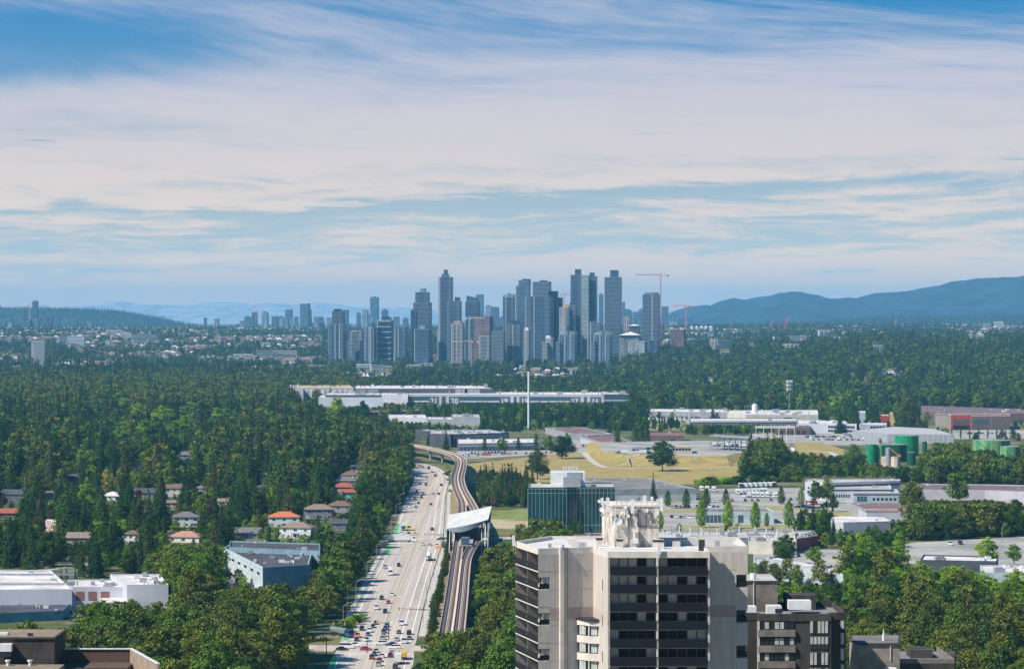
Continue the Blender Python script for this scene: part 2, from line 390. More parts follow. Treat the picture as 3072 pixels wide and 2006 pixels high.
def column_mesh(name, m, n=1500, h=12.0, w=1.6, size=.32, seed=0, base=.06, cone=.0):
    rg = np.random.default_rng(seed)
    t = NR.uniform(0, 1, n); prof = np.sin(np.pi*np.clip(t*.88+.1, 0, 1))**.6*(1-cone*t)
    a = NR.uniform(0, 6.283, n); bump = 1+.16*np.sin(a*3+t*9)+.1*np.sin(a*5-t*17)
    r = w*prof*bump*NR.uniform(0, 1, n)**.3
    C = np.stack([r*np.cos(a), r*np.sin(a), h*(base+(1-base)*t)], 1)
    return leaf_mesh(name, C, size, .45+.3*np.sin(a*4+t*20)+NR.normal(size=n)*.18, m, .5, np.stack([np.cos(a), np.sin(a), np.full(n, .3)], 1))

# kind: (object name, category, meshes, nominal height, crown radius)
TK = {}
def kind(key, oname, cat, meshes, h, w, trunk): TK[key] = dict(name=oname, cat=cat, me=meshes, h=h, w=w, trunk=trunk)
def trunk_mesh(name, h, r, limbs=5, seed=1):
    g = MB(); rg = random.Random(seed)
    g.cyl(0, 0, -.6, h*.45, r, 7, 0, r*.72, True); g.cyl(0, 0, h*.45, h*.86, r*.72, 6, 0, r*.2, True)
    for i in range(limbs):
        z = h*rg.uniform(.22, .6); a = i*2.4+rg.uniform(-.4, .4); L = h*rg.uniform(.14, .24)
        g.tube((0, 0, z), (math.cos(a)*L, math.sin(a)*L, z+L*.9), r*.34, 5, 0, r*.12)
    o = g.build(name, BARK); me = o.data; bpy.data.objects.remove(o); return me
TR_B = trunk_mesh('broad_trunk', 18, .36, 7); TR_C = trunk_mesh('conifer_trunk', 23, .34, 0); TR_S = trunk_mesh('small_trunk', 8, .16, 4)
kind('cotton', 'cottonwood_tree', 'tree', [broad_mesh('cotton%d' % i, LM['cotton'], 6000, 20, 7.6, .43, 17, 40+i, .12) for i in range(4)], 20, 7.4, TR_B)
kind('oak', 'broadleaf_tree', 'tree', [broad_mesh('oak%d' % i, LM['oak'], 5400, 16, 6.2, .42, 14, 60+i, .13) for i in range(4)], 16, 6.2, TR_B)
kind('fir', 'fir_tree', 'tree', [conifer_mesh('fir%d' % i, LM['fir'], 4200, 25, 5.2+.6*i, .5, 80+i, .05, .35, 26+3*i) for i in range(4)], 25, 4.6, TR_C)
kind('cedar', 'cedar_tree', 'tree', [conifer_mesh('cedar%d' % i, LM['cedar'], 4000, 20, 5.6+.5*i, .48, 90+i, .03, .2, 34, .2, .62) for i in range(3)], 20, 4.8, TR_C)
kind('bright', 'maple_tree', 'tree', [broad_mesh('maple%d' % i, LM['bright'], 2600, 12, 4.0, .36, 9, 100+i, .15) for i in range(3)], 12, 4.0, TR_S)
kind('hornbeam', 'hornbeam_tree', 'tree', [column_mesh('hornbeam%d' % i, LM['bright'], 3000, 14, 3.0, .34, 110+i, .08, .35) for i in range(2)], 14, 3.0, TR_S)
kind('cone', 'cone_shaped_tree', 'tree', [column_mesh('cone%d' % i, LM['oak'], 2600, 12, 3.6, .32, 115+i, .06, .55) for i in range(2)], 12, 3.2, TR_S)
kind('poplar', 'columnar_tree', 'tree', [column_mesh('poplar%d' % i, LM['cedar'], 1300, 12, 1.4, .30, 120+i, .05, .3) for i in range(2)], 12, 1.4, TR_S)
kind('red', 'plum_tree', 'tree', [broad_mesh('plum0', LM['red'], 1800, 8, 3.6, .34, 8, 130, .15)], 8, 3.6, TR_S)
kind('yellow', 'willow_tree', 'tree', [broad_mesh('willow0', LM['yellow'], 2600, 11, 5.2, .36, 9, 140, .1)], 11, 5.2, TR_S)
kind('brown', 'drying_tree', 'tree', [broad_mesh('drying%d' % i, LM['brown'], 2800, 13, 4.4, .38, 10, 150+i, .1) for i in range(2)], 13, 4.4, TR_S)
kind('spruce', 'spruce_tree', 'tree', [conifer_mesh('spruce0', LM['spruce'], 2000, 14, 3.2, .36, 160, .03, .25, 20)], 14, 3.2, TR_C)
kind('dusk', 'dead_fir_tree', 'tree', [conifer_mesh('dusk0', LM['dusk'], 2000, 22, 3.4, .36, 161, .05, .25, 22)], 22, 3.4, TR_C)
kind('shrub', 'shrub', 'shrub', [broad_mesh('shrub%d' % i, LM[('oak', 'bright')[i]], 1300, 3.6, 2.6, .26, 7, 170+i, .0) for i in range(2)], 3.6, 2.6, None)
# far-off crowns, fewer and bigger leaf clumps
FARB = [broad_mesh('far_broad%d' % i, LM[('oak', 'cotton', 'oak')[i]], 560, 16, 6.6, 1.05, 9, 200+i, .02) for i in range(3)]
FARX = broad_mesh('far_bright', LM['bright'], 420, 13, 5.6, 1.05, 8, 206, .02)
FARC = [conifer_mesh('far_fir%d' % i, LM['fir'], 440, 25, 5.6, 1.1, 210+i, .02, .3, 14) for i in range(2)]
MIDB = [broad_mesh('mid_broad%d' % i, LM[('oak', 'cotton', 'oak')[i]], 1700, 16, 6.4, .62, 12, 220+i, .04) for i in range(3)]
MIDC = [conifer_mesh('mid_fir%d' % i, LM[('fir', 'fir', 'cedar')[i]], 1600, 25, 5.6+.3*i, .74, 230+i, .03, .3, 22) for i in range(3)]

MIDX = [broad_mesh('mid_bright', LM['bright'], 1300, 16, 6.0, .62, 10, 240, .08), broad_mesh('mid_brown', LM['brown'], 1300, 16, 5.6, .62, 10, 241, .04)]
TREES = []     # every wanted single tree: (screen size, kind, X, D, z, scale, label, group)
def tree_at(kind_, px, pbase, hpx=None, label=None, group=None, z=0.0, wide=1.0, rest=True):
    X, D = G(px, pbase, z); k = TK[kind_]
    s = 1.0 if hpx is None else hpx*D/F/k['h']
    TREES.append([1e9, kind_, X, D, z, s, label, group, wide]); w = k['w']*s*wide*F/D; t = k['h']*s*F/D; keep(px-w*.6, pbase-t, px+w*.6, pbase-t*(.4 if kind_ != 'poplar' else .6), D-4)
def blocked(X, D, z, h, r):
    """is the tree in a footprint or in front of something the photograph shows?"""
    for fp, bb in FOOT:
        if bb[0]-r*.5 < X < bb[1]+r*.5 and bb[2]-r*.5 < D < bb[3]+r*.5:
            if inside((X, D), fp): return True
            for dx, dy in ((r*.5, 0), (-r*.5, 0), (0, r*.5), (0, -r*.5)):
                if inside((X+dx, D+dy), fp): return True
    px, pt = PX(X, D, z+h); pb = PX(X, D, z)[1]; rp = r*F/D*.8
    for x0, y0, x1, y1, kd in KEEP:
        if D < kd and px+rp > x0 and px-rp < x1 and pb > y0 and pt < y1: return True
    return False
def foot(pts):
    xs = [p[0] for p in pts]; ys = [p[1] for p in pts]; FOOT.append((list(pts), (min(xs), max(xs), min(ys), max(ys))))
STUFF = {}     # name -> list of (x, y, z, scale, rot, variant)
def fill(poly, spacing, mix, name, z=0.0, single=True, hs=(.8, 1.2), label=None, group=None, jitter=.45, zf=None, dens=1.0, seed=3, inworld=False):
    """grow trees over a ground polygon given in photo pixels; mix: [(kind, weight)]"""
    rg = random.Random(seed)
    w = poly if inworld else [G(x, y, z) for x, y in poly]
    xs = [p[0] for p in w]; ys = [p[1] for p in w]; kinds = [m[0] for m in mix]; ws = [m[1] for m in mix]
    y = min(ys); row = 0
    while y < max(ys):
        x = min(xs)+(row % 2)*spacing/2
        while x < max(xs):
            X = x+rg.uniform(-jitter, jitter)*spacing; D = y+rg.uniform(-jitter, jitter)*spacing
            x += spacing
            q = rg.random(); kk = rg.choices(kinds, ws)[0]; s = rg.uniform(*hs)*(1+.18*mn.noise(Vector((X/60, D/60, seed))))
            if q > dens or not inside((X, D), w): continue
            px = CX+F*X/D
            if px < -160 or px > 3200: continue
            zz = zf(X, D) if zf else z
            k = TK[kk]
            if D < 5300 and blocked(X, D, zz, k['h']*s, k['w']*s):
                for f in (.6, .35):
                    if not blocked(X, D, zz, k['h']*s*f, k['w']*s*f): s *= f; break
                else: continue
                if s < .34: TREES.append([-1, 'oak', X, D, zz, rg.uniform(.2, .34), label, group, 1.0]); continue
            TREES.append([k['h']*s/D if single else -1, kk, X, D, zz, s, label, group, 1.0]); 
        y += spacing*.87; row += 1
COUNT = {}
def crown_obj(me, root, wide):
    o = bpy.data.objects.new('crown', me); COL.objects.link(o); o.parent = root; o.scale = (wide, wide, 1); return o
def place_trees(limit=300, stuff_name='woodland'):
    rg = random.Random(5); TREES.sort(key=lambda t: -t[0]); mass = []
    for size, kk, X, D, z, s, label, group, wide in TREES:
        k = TK[kk]; COUNT[kk] = COUNT.get(kk, 0)+1
        if size > 0 and (COUNT[kk] <= (limit if kk not in ('bright', 'brown') else 200) or size > 1e8) or kk not in ('oak', 'fir', 'cotton', 'cedar', 'bright', 'brown'):
            root = thing(k['name'], label or 'tree', k['cat'], (X, D, z), rg.uniform(0, 6.28), group)
            root.scale = (s, s, s); v = rg.randrange(len(k['me']))
            crown_obj(k['me'][v], root, wide)
            if k['trunk']:
                t = bpy.data.objects.new('trunk', k['trunk']); COL.objects.link(t); t.parent = root
                f = k['h']/{TR_B: 20, TR_C: 24, TR_S: 9}[k['trunk']] if False else 1
                hh = {'broad_trunk': 18, 'conifer_trunk': 23, 'small_trunk': 8}[k['trunk'].name]; f = k['h']/hh
                t.scale = (f, f, f)
        else:
            v = {'fir': 3+rg.randrange(2), 'cedar': 5, 'oak': rg.choice((0, 2)), 'cotton': 1, 'bright': 6, 'brown': 7}.get(kk, 0)
            mass.append((X, D, z, s*k['h']/(25 if kk in ('fir', 'cedar') else 16), rg.uniform(0, 6.28), v))
    return mass
def scatter(name, label, pts, meshes):
    """one mass of trees too many to count, instanced on points"""
    protos = []
    for me in meshes:
        o = bpy.data.objects.new('crown', me); protos.append(o)
    me = bpy.data.meshes.new(name); P = np.array(pts, dtype=np.float32)
    me.vertices.add(len(P)); me.vertices.foreach_set('co', P[:, :3].ravel())
    for nm, c in (('tree_scale', 3), ('tree_rot', 4), ('variant', 5)):
        a = me.attributes.new(nm, 'FLOAT', 'POINT'); a.data.foreach_set('value', P[:, c].copy())
    ob = bpy.data.objects.new(name, me); COL.objects.link(ob)
    ng = bpy.data.node_groups.new(name, 'GeometryNodeTree')
    ng.interface.new_socket('Geometry', in_out='INPUT', socket_type='NodeSocketGeometry')
    ng.interface.new_socket('Geometry', in_out='OUTPUT', socket_type='NodeSocketGeometry')
    gi = ng.nodes.new('NodeGroupInput'); go = ng.nodes.new('NodeGroupOutput'); jn = ng.nodes.new('GeometryNodeJoinGeometry')
    def attr(a):
        n = ng.nodes.new('GeometryNodeInputNamedAttribute'); n.data_type = 'FLOAT'; n.inputs['Name'].default_value = a
        return [x for x in n.outputs if x.enabled and x.name == 'Attribute'][0]
    sc, ro, va = attr('tree_scale'), attr('tree_rot'), attr('variant')
    cx = ng.nodes.new('ShaderNodeCombineXYZ'); ng.links.new(ro, cx.inputs[2])
    for i, o in enumerate(protos):
        oi = ng.nodes.new('GeometryNodeObjectInfo'); oi.transform_space = 'ORIGINAL'; oi.inputs['Object'].default_value = o; oi.inputs['As Instance'].default_value = True
        cp = ng.nodes.new('FunctionNodeCompare'); cp.data_type = 'FLOAT'; cp.operation = 'EQUAL'
        ng.links.new(va, cp.inputs[0]); cp.inputs[1].default_value = float(i)
        e = [x for x in cp.inputs if x.name == 'Epsilon']; 
        for x in e: x.default_value = .1
        ip = ng.nodes.new('GeometryNodeInstanceOnPoints')
        ng.links.new(gi.outputs[0], ip.inputs['Points']); ng.links.new(cp.outputs[0], ip.inputs['Selection'])
        ng.links.new(oi.outputs['Geometry'], ip.inputs['Instance']); ng.links.new(cx.outputs[0], ip.inputs['Rotation']); ng.links.new(sc, ip.inputs['Scale'])
        ng.links.new(ip.outputs[0], jn.inputs[0])
    ng.links.new(jn.outputs[0], go.inputs[0])
    md = ob.modifiers.new('trees', 'NODES'); md.node_group = ng
    tag(ob, label, None, None, 'stuff'); return ob
# ------------------------------------------------------------------ palette
asphalt = mat('worn pale asphalt', (.44, .385, .335), .9, .10, .35, detail=9, col2=(.35, .305, .27), stretch=(1, .012, 1))
lot_m = mat('bleached parking asphalt', (.36, .34, .315), .9, .14, .03, detail=9, col2=(.21, .20, .185))
paint_w = mat('road paint', (.80, .80, .78), .6, .04, 1.0)
paint_y = mat('yellow road paint', (.62, .42, .16), .6, .05, 1.0)
paint_g = mat('green bike lane paint', (.06, .47, .10), .6, .05, 1.0)
kerb_m = mat('kerb concrete', (.45, .43, .40), .9, .08, 1.0)
conc = mat('grey concrete', (.34, .325, .30), .9, .12, .25, detail=7)
conc_d = mat('dark weathered concrete', (.062, .056, .051), .9, .2, .3, detail=7, stretch=(1, 1, .25))
white_r = mat('white membrane roof', (.66, .61, .60), .8, .07, .09, detail=9, col2=(.47, .43, .41))
pale_r = mat('pale gravel roof', (.46, .43, .40), .9, .12, .08, detail=8)
dark_r = mat('dark tar roof', (.075, .072, .085), .9, .18, .1, detail=7)
grey_r = mat('grey roof felt', (.20, .19, .19), .9, .14, .08, detail=7)
brown_r = mat('brown gravel roof', (.20, .115, .10), .9, .12, .1, detail=7)
purple_r = mat('purple brown roof', (.17, .115, .13), .9, .10, .1, detail=7)
sand_r = mat('sandy roof', (.50, .37, .20), .9, .1, .1)
w_white = mat('white painted wall', (.50, .51, .56), .75, .06, .12, detail=6)
w_cream = mat('cream painted wall', (.58, .53, .46), .8, .07, .2)
w_grey = mat('grey painted wall', (.30, .31, .34), .8, .08, .2)
w_dark = mat('charcoal wall', (.075, .085, .105), .7, .1, .2)
w_blue = mat('pale blue stucco wall', (.47, .55, .58), .85, .10, .35, detail=8)
w_teal = mat('mid blue stucco wall', (.19, .29, .36), .85, .10, .35, detail=7)
w_brown = mat('brown wall', (.15, .11, .10), .85, .1, .3)
w_beige = mat('beige wall', (.50, .42, .35), .85, .06, .3)
w_red = mat('red wall', (.42, .055, .05), .7, .06, .3)
w_maroon = mat('maroon trim', (.16, .035, .06), .8, .1, .5)
glass = mat('dark window glass', (.014, .022, .03), .2, 0, spec=.35)
glass_b = mat('blue window glass', (.06, .11, .15), .10, 0, spec=.9)
curtain = mat('pale curtains behind glass', (.48, .49, .47), .35, .18, 1.4, spec=.6, stretch=(6, 6, .4))
metal_w = mat('white painted metal', (.70, .70, .70), .4, .05, .6)
metal_g = mat('galvanised metal', (.38, .39, .41), .45, .1, .8, metal=.3)
metal_d = mat('dark metal', (.035, .035, .04), .5, .1, .8)
timber = mat('wooden pole', (.13, .10, .075), .9, .15, 1.5)
orange = mat('signal yellow plastic', (.85, .36, .03), .5, .05, 1)
UNITM = [metal_w, metal_g, mat('tan metal', (.36, .33, .29), .5, .1, .6)]

# ------------------------------------------------------------------ flat roofed buildings
def unit_mesh(i):
    g = MB(); rg = random.Random(i)
    if i == 0: g.box(-1.1, 1.1, -.8, .8, .15, 1.3, 0).box(-1.0, 1.0, -.7, .7, 0, .15, 1).cyl(0, 0, 1.3, 1.45, .5, 12, 1)
    elif i == 1: g.box(-1.7, 1.7, -1.0, 1.0, .2, 1.7, 0).box(-1.5, 1.5, -.8, .8, 0, .2, 1).box(1.7, 2.4, -.6, .6, .3, 1.2, 1).cyl(-.7, 0, 1.7, 1.9, .55, 12, 1).cyl(.8, 0, 1.7, 1.9, .55, 12, 1)
    elif i == 2: g.cyl(0, 0, 0, 1.3, .28, 8, 0).cyl(0, 0, 1.3, 1.7, .45, 8, 1, .2)
    else: g.box(-.6, .6, -.6, .6, 0, .5, 0).add([(-.7,-.7,.5),(.7,-.7,.5),(.7,.7,.7),(-.7,.7,.7)], [(0,1,2,3)], 1)
    o = g.build('unit', [UNITM[i % 3], metal_g]); me = o.data; bpy.data.objects.remove(o); return me
UNITS = [unit_mesh(i) for i in range(4)]
def units(parent, org, pts, n, z, seed=0, s=(.8, 1.4), sel=(0, 1, 2, 3)):
    rg = random.Random(seed); xs = [p[0] for p in pts]; ys = [p[1] for p in pts]; k = 0; tries = 0
    while k < n and tries < 400:
        tries += 1; x, y = rg.uniform(min(xs), max(xs)), rg.uniform(min(ys), max(ys))
        if not inside((x, y), inset(pts, 2.5)): continue
        i = rg.choice(sel); o = bpy.data.objects.new(('rooftop_unit', 'rooftop_unit', 'roof_vent', 'skylight')[i], UNITS[i]); COL.objects.link(o)
        o.parent = parent; o.location = (x-org[0], y-org[1], z-org[2]+.004); f = rg.uniform(*s); o.scale = (f, f, f); o.rotation_euler.z = rg.choice((0, .2, 1.57)); k += 1

def wall_panel(pts, i, t0, t1, z0, z1, d, out=.06):
    """a box standing just proud of edge i of a counter-clockwise outline, centre fraction t0..t1"""
    a, b = Vector(pts[i][:2]), Vector(pts[(i+1) % len(pts)][:2]); e = b-a; nrm = Vector((e.y, -e.x)).normalized()
    p, q = a+e*t0, a+e*t1
    return [p+nrm*out, q+nrm*out, q-nrm*(d), p-nrm*(d)]
def flat(name, label, roof, h, wall=None, roofm=None, par=.7, wins=(), nunits=5, cat='building', group=None, z0=0.0, seed=1, ua=(.8, 1.4), kp=True, world=None, trim=None, sel=(0, 1, 2, 3), parts='wall'):
    """roof: outline in photo pixels at height h. wins: (side, t0, t1, z0, z1, n, gap, material, name, dz) side in 'F','L','R' or edge index"""
    pts = ccw(world if world else [G(x, y, h) for x, y in roof])
    # start the list at the front-left corner so that edge 0 faces the camera
    i0 = min(range(len(pts)), key=lambda i: pts[i][1]+.35*pts[i][0]*(1 if True else 0)); pts = pts[i0:]+pts[:i0]
    cx = sum(p[0] for p in pts)/len(pts); cy = sum(p[1] for p in pts)/len(pts)
    t = wthing(name, label, cat, (cx, cy, z0), group)
    wall = wall or w_white; roofm = roofm or white_r
    inn = inset(pts, .35); g = MB(); n = len(pts)
    vs = [(p[0], p[1], z0) for p in pts]+[(p[0], p[1], h) for p in pts]+[(p[0], p[1], h) for p in inn]+[(p[0], p[1], h-par) for p in inn]
    for i in range(n):
        j = (i+1) % n
        g.f += [(i, j, n+j, n+i), (n+i, n+j, 2*n+j, 2*n+i), (2*n+i, 2*n+j, 3*n+j, 3*n+i)]; g.m += [0, 1 if trim else 0, 0]
    g.v = vs; w = g.build(parts, [wall, trim] if trim else wall, t)
    MB().sheet(inn, h-par).build('roof', roofm, t)
    for wn in wins:
        side, t0, t1, a, b, cnt, gap, m, nm = wn[:9]
        ei = side
        for c in range(cnt):
            u0 = t0+(t1-t0)*(c+gap/2)/cnt; u1 = t0+(t1-t0)*(c+1-gap/2)/cnt
            q = wall_panel(pts, ei, u0, u1, a, b, .05, .05 if len(wn) < 10 else wn[9])
            MB().prism(ccw([tuple(v) for v in q]), a, b).build(nm, m, t)
    if nunits: units(t, ORG[t.name], pts, nunits, h-par, seed, ua, sel)
    foot(pts)
    if kp:
        sx = [PX(p[0], p[1], h) for p in pts]; fr = [PX(p[0], p[1], z0) for p in pts]
        keep(min(s[0] for s in sx), min(s[1] for s in sx), max(s[0] for s in sx), max(s[1] for s in sx)+(max(f[1] for f in fr)-max(s[1] for s in sx))*.55, min(p[1] for p in pts))
    return t, pts

# ------------------------------------------------------------------ pitched houses
SH = {}
def shingle(nm, col): 
    if nm not in SH: SH[nm] = mat('shingle '+nm, col, .95, .14, 1.2, detail=6, stretch=(1, 1, 4))
    return SH[nm]
ROOFC = {'orange': (.52, .17, .08), 'brick': (.33, .10, .065), 'brown': (.17, .115, .085), 'grey': (.16, .155, .16), 'slate': (.075, .08, .10), 'tan': (.24, .19, .15), 'pink': (.42, .22, .17), 'white': (.60, .57, .55)}
WALLC = {'white': (.68, .68, .68), 'cream': (.52, .47, .40), 'blue': (.22, .28, .38), 'teal': (.16, .50, .48), 'grey': (.26, .27, .30), 'dgrey': (.12, .13, .155), 'pinkw': (.48, .36, .34), 'brownw': (.16, .13, .12)}
def house_parts(t, w, d, h, roof, wallc, kind_='hip', storeys=2, seed=0, detail=True, rz=None):
    rg = random.Random(seed); wm = mat('house wall '+wallc, WALLC[wallc], .85, .07, .4); rm = shingle(roof, ROOFC[roof]); o = .55
    MB().box(-w/2, w/2, -d/2, d/2, -1, h).build('wall', wm, t)
    rh = (rz or min(w, d)*.24); g = MB(); W, D_ = w/2+o, d/2+o; e = .12
    long_x = w >= d; L = (abs(w-d)/2 if kind_ == 'hip' else max(W, D_)) if kind_ != 'hip' else max(.4, abs(W-D_))
    if kind_ == 'hip':
        a, b = ((-L, 0), (L, 0)) if long_x else ((0, -L), (0, L))
        vs = [(-W,-D_,h), (W,-D_,h), (W,D_,h), (-W,D_,h), (-W,-D_,h-e), (W,-D_,h-e), (W,D_,h-e), (-W,D_,h-e), (*a, h+rh), (*b, h+rh)]
        if long_x: fs = [(0,1,9,8), (1,2,9), (2,3,8,9), (3,0,8)]
        else: fs = [(0,1,8), (1,2,9,8), (2,3,9), (3,0,8,9)]
        g.add(vs, fs+[(4,5,1,0), (5,6,2,1), (6,7,3,2), (7,4,0,3), (7,6,5,4)])
        g.build('roof', rm, t)
    else:
        if long_x:   # ridge along x
            vs = [(-W,-D_,h-.1), (W,-D_,h-.1), (W,0,h+rh), (-W,0,h+rh), (W,D_,h-.1), (-W,D_,h-.1)]
            low = [(x, y, z-.22) for x, y, z in vs]
            g.add(vs+low, [(0,1,2,3), (3,2,4,5), (7,6,9,8), (8,9,11,10), (0,6,7,1), (4,10,11,5), (0,3,9,6), (3,5,11,9), (1,7,8,2), (2,8,10,4)])
            MB().add([(-w/2,-d/2,h), (-w/2,d/2,h), (-w/2,0,h+rh*.92), (w/2,-d/2,h), (w/2,d/2,h), (w/2,0,h+rh*.92)], [(0,2,1), (3,4,5)]).build('gable', wm, t)
        else:
            vs = [(-W,-D_,h-.1), (-W,D_,h-.1), (0,D_,h+rh), (0,-D_,h+rh), (W,D_,h-.1), (W,-D_,h-.1)]
            low = [(x, y, z-.22) for x, y, z in vs]
            g.add(vs+low, [(0,3,2,1), (3,5,4,2), (6,7,8,9), (9,8,10,11), (0,6,9,3), (3,9,11,5), (1,2,8,7), (2,4,10,8), (0,1,7,6), (5,11,10,4)])
            MB().add([(-w/2,-d/2,h), (w/2,-d/2,h), (0,-d/2,h+rh*.92), (-w/2,d/2,h), (w/2,d/2,h), (0,d/2,h+rh*.92)], [(0,1,2), (3,5,4)]).build('gable', wm, t)
        g.build('roof', rm, t)
    if not detail: return
    fw = mat('white window frame', (.75, .75, .75), .6, 0)
    for s in range(storeys):
        zc = h/storeys*(s+.52)
        for i in range(3 if w > 9 else 2):
            if s == 0 and i == 0 and storeys > 1: continue
            x = -w/2+w*(i+.5)/(3 if w > 9 else 2)+rg.uniform(-.2, .2); ww = rg.uniform(.6, 1.0)
            f = MB().box(x-ww-.12, x+ww+.12, -d/2-.06, -d/2+.05, zc-.72, zc+.72).build('window', fw, t)
            MB().box(x-ww, x-.06, -d/2-.10, -d/2-.02, zc-.6, zc+.6).box(x+.06, x+ww, -d/2-.10, -d/2-.02, zc-.6, zc+.6).build('pane', glass, f)
        f = MB().box(-w/2-.06, -w/2+.05, -1.0, 1.0, zc-.7, zc+.7).build('window', fw, t)
        MB().box(-w/2-.1, -w/2-.02, -.85, .85, zc-.55, zc+.55).build('pane', glass, f)
    MB().box(-w/2+.6, -w/2+3.0 if w > 9 else -w/2+1.6, -d/2-.05, -d/2+.05, 0, 2.2).build('garage_door' if w > 9 else 'door', w_white if wallc != 'white' else w_grey, t)
    MB().box(w*.2, w*.2+.8, .3, 1.1, h, h+rh+.9).build('chimney', mat('brick chimney', (.22, .12, .09), .9, .1, 1), t)
def house(px, pb, wpx, roof, wallc, label, kind_='hip', storeys=2, rz=0.0, dep=None, hpx=None, seed=0, balcony=False, kp=True, z=0.0):
    X, D = G(px, pb, z); w = wpx*D/F; w = max(7, min(18, w)); d = dep or min(12, w*.85)
    h = 2.9*storeys
    t = thing('house', label, 'house', (X, D+d/2, z), rz, 'houses among the trees')
    house_parts(t, w, d, h, roof, wallc, kind_, storeys, seed)
    if balcony:
        b = MB().box(-1.8, 1.8, -d/2-1.6, -d/2-.05, 2.9, 3.1).build('balcony', w_white, t)
        r_ = MB()
        for i in range(9): r_.box(-1.8+i*.44, -1.72+i*.44, -d/2-1.6, -d/2-1.52, 3.1, 4.0)
        r_.box(-1.8, 1.8, -d/2-1.62, -d/2-1.5, 4.0, 4.1); r_.build('railing', metal_w, b)
        MB().box(-1.6, -1.35, -d/2-1.5, -d/2-1.25, 0, 2.9).build('column', w_white, t); MB().box(1.35, 1.6, -d/2-1.5, -d/2-1.25, 0, 2.9).build('column', w_white, t)
    foot([(X-w/2, D-1), (X+w/2, D-1), (X+w/2, D+d), (X-w/2, D+d)])
    if kp:
        s = F/D; keep(px-w*s*(.40 if pb > 1550 else .3), pb-(h+2)*s, px+w*s*(.36 if pb > 1550 else .26), pb-h*s*(.45 if pb > 1550 else .6), D)
    return t

def box_line(g, p, q, w, z0, z1, m=0):
    p, q = Vector(p), Vector(q); d = (q-p); n = Vector((-d.y, d.x)).normalized()*w/2
    g.prism(ccw([tuple(p+n), tuple(p-n), tuple(q-n), tuple(q+n)]), z0, z1, m)
def strip(g, pts, z, half=None, m=0):
    """ribbon sheet through pts (x, y, halfwidth)"""
    P_ = [Vector(p[:2]) for p in pts]; vs = []
    for i, p in enumerate(P_):
        d = (P_[min(i+1, len(P_)-1)]-P_[max(i-1, 0)]).normalized(); n = Vector((-d.y, d.x)); w = half if half is not None else pts[i][2]
        vs += [(*(p+n*w), z), (*(p-n*w), z)]
    g.add(vs, [(2*i, 2*i+1, 2*i+3, 2*i+2) for i in range(len(P_)-1)], m); return g

# ------------------------------------------------------------------ the boulevard
# centre line and half width against distance
RD = [(820, -46, 15.5), (1000, -48.5, 14.8), (1106, -50, 14.0), (1334, -51.5, 13.6), (1640, -52, 14.0), (1850, -55.5, 13.6), (2060, -59, 13.0), (2269, -60, 13.0), (2380, -66, 13.0), (2466, -76, 13.0), (2540, -92, 13.0), (2620, -122, 13.0), (2700, -170, 13.0)]
rdD = [r[0] for r in RD]
def rc(D): return float(np.interp(D, rdD, [r[1] for r in RD]))
def rw(D): return float(np.interp(D, rdD, [r[2] for r in RD]))
Ds = list(np.arange(820, 2300, 40.0))+list(np.arange(2300, 2701, 20.0))
def smooth_rc(D): return sum(rc(D+e) for e in (-60, -30, 0, 30, 60))/5
structure(strip(MB(), [(smooth_rc(D), D, rw(D)) for D in Ds], .02).build('road', asphalt))['label'] = 'wide pale boulevard with lanes in both directions'
def off(D, o): return smooth_rc(D)+o
mk = MB(); my = MB()
def solid(g, o, d0, d1, w=.16, step_=25):
    n = max(2, int((d1-d0)/step_)); strip(g, [(off(d0+(d1-d0)*i/n, o), d0+(d1-d0)*i/n) for i in range(n+1)], .026, w)
def dashed(g, o, d0, d1, L=3.5, gap=5.5, w=.15):
    d = d0
    while d < d1: strip(g, [(off(d, o), d), (off(d+L, o), d+L)], .026, w); d += L+gap
XI = [(1078, 1118), (1618, 1652)]   # crossings
segs = [(830, XI[0][0]), (XI[0][1], XI[1][0]), (XI[1][1], 2600)]
for d0, d1 in segs:
    solid(mk, -12.2, d0, d1); dashed(mk, -8.6, d0, d1); dashed(mk, -5.0, d0, d1)
    dashed(mk, 4.6, d0, d1); solid(mk, 8.2, d0, d1, .17); solid(mk, 11.8, d0, d1, .17)
    solid(my, -1.2, d0, d1, .13); solid(my, 1.0, d0, d1, .13)
for a, b in XI:
    for d in (a, a+3.4, b, b-3.4): mk.box(off(d, -13), off(d, 13), d-.28, d+.28, .024, .028)
for i in range(13):                  # hatched taper left of the turning lane
    d = 1122+i*5.2; mk.add([(off(d, -1.0), d, .026), (off(d, -3.6), d+2.6, .026), (off(d, -3.6), d+3.3, .026), (off(d, -1.0), d+.7, .026)], [(0,1,2,3)])
    mk.add([(off(d, -3.6), d+2.6, .026), (off(d, -5.4), d, .026), (off(d, -5.4), d+.7, .026), (off(d, -3.6), d+3.3, .026)], [(0,1,2,3)])
for d in (1190, 1300, 1480, 1560, 1760):   # turn arrows
    for o in (2.8, -3.0): mk.box(off(d, o)-.15, off(d, o)+.15, d, d+4, .024, .028); mk.add([(off(d, o)-.15, d+4, .028), (off(d, o)-1.3, d+3.2, .028), (off(d, o)-.15, d+2.6, .028)], [(0,1,2)])
for D0 in (1200, 1260, 1330, 1400, 1450):  # bus lane boxes
    mk.box(off(D0, 8.9), off(D0, 11.2), D0, D0+.5, .024, .028); mk.box(off(D0, 8.9), off(D0, 11.2), D0+7, D0+7.5, .024, .028)
structure(mk.build('road_marking', paint_w))['label'] = 'white lane lines, dashes, arrows and stop lines'
structure(my.build('road_marking', paint_y))['label'] = 'double yellow centre lines of the boulevard'
gg = MB()
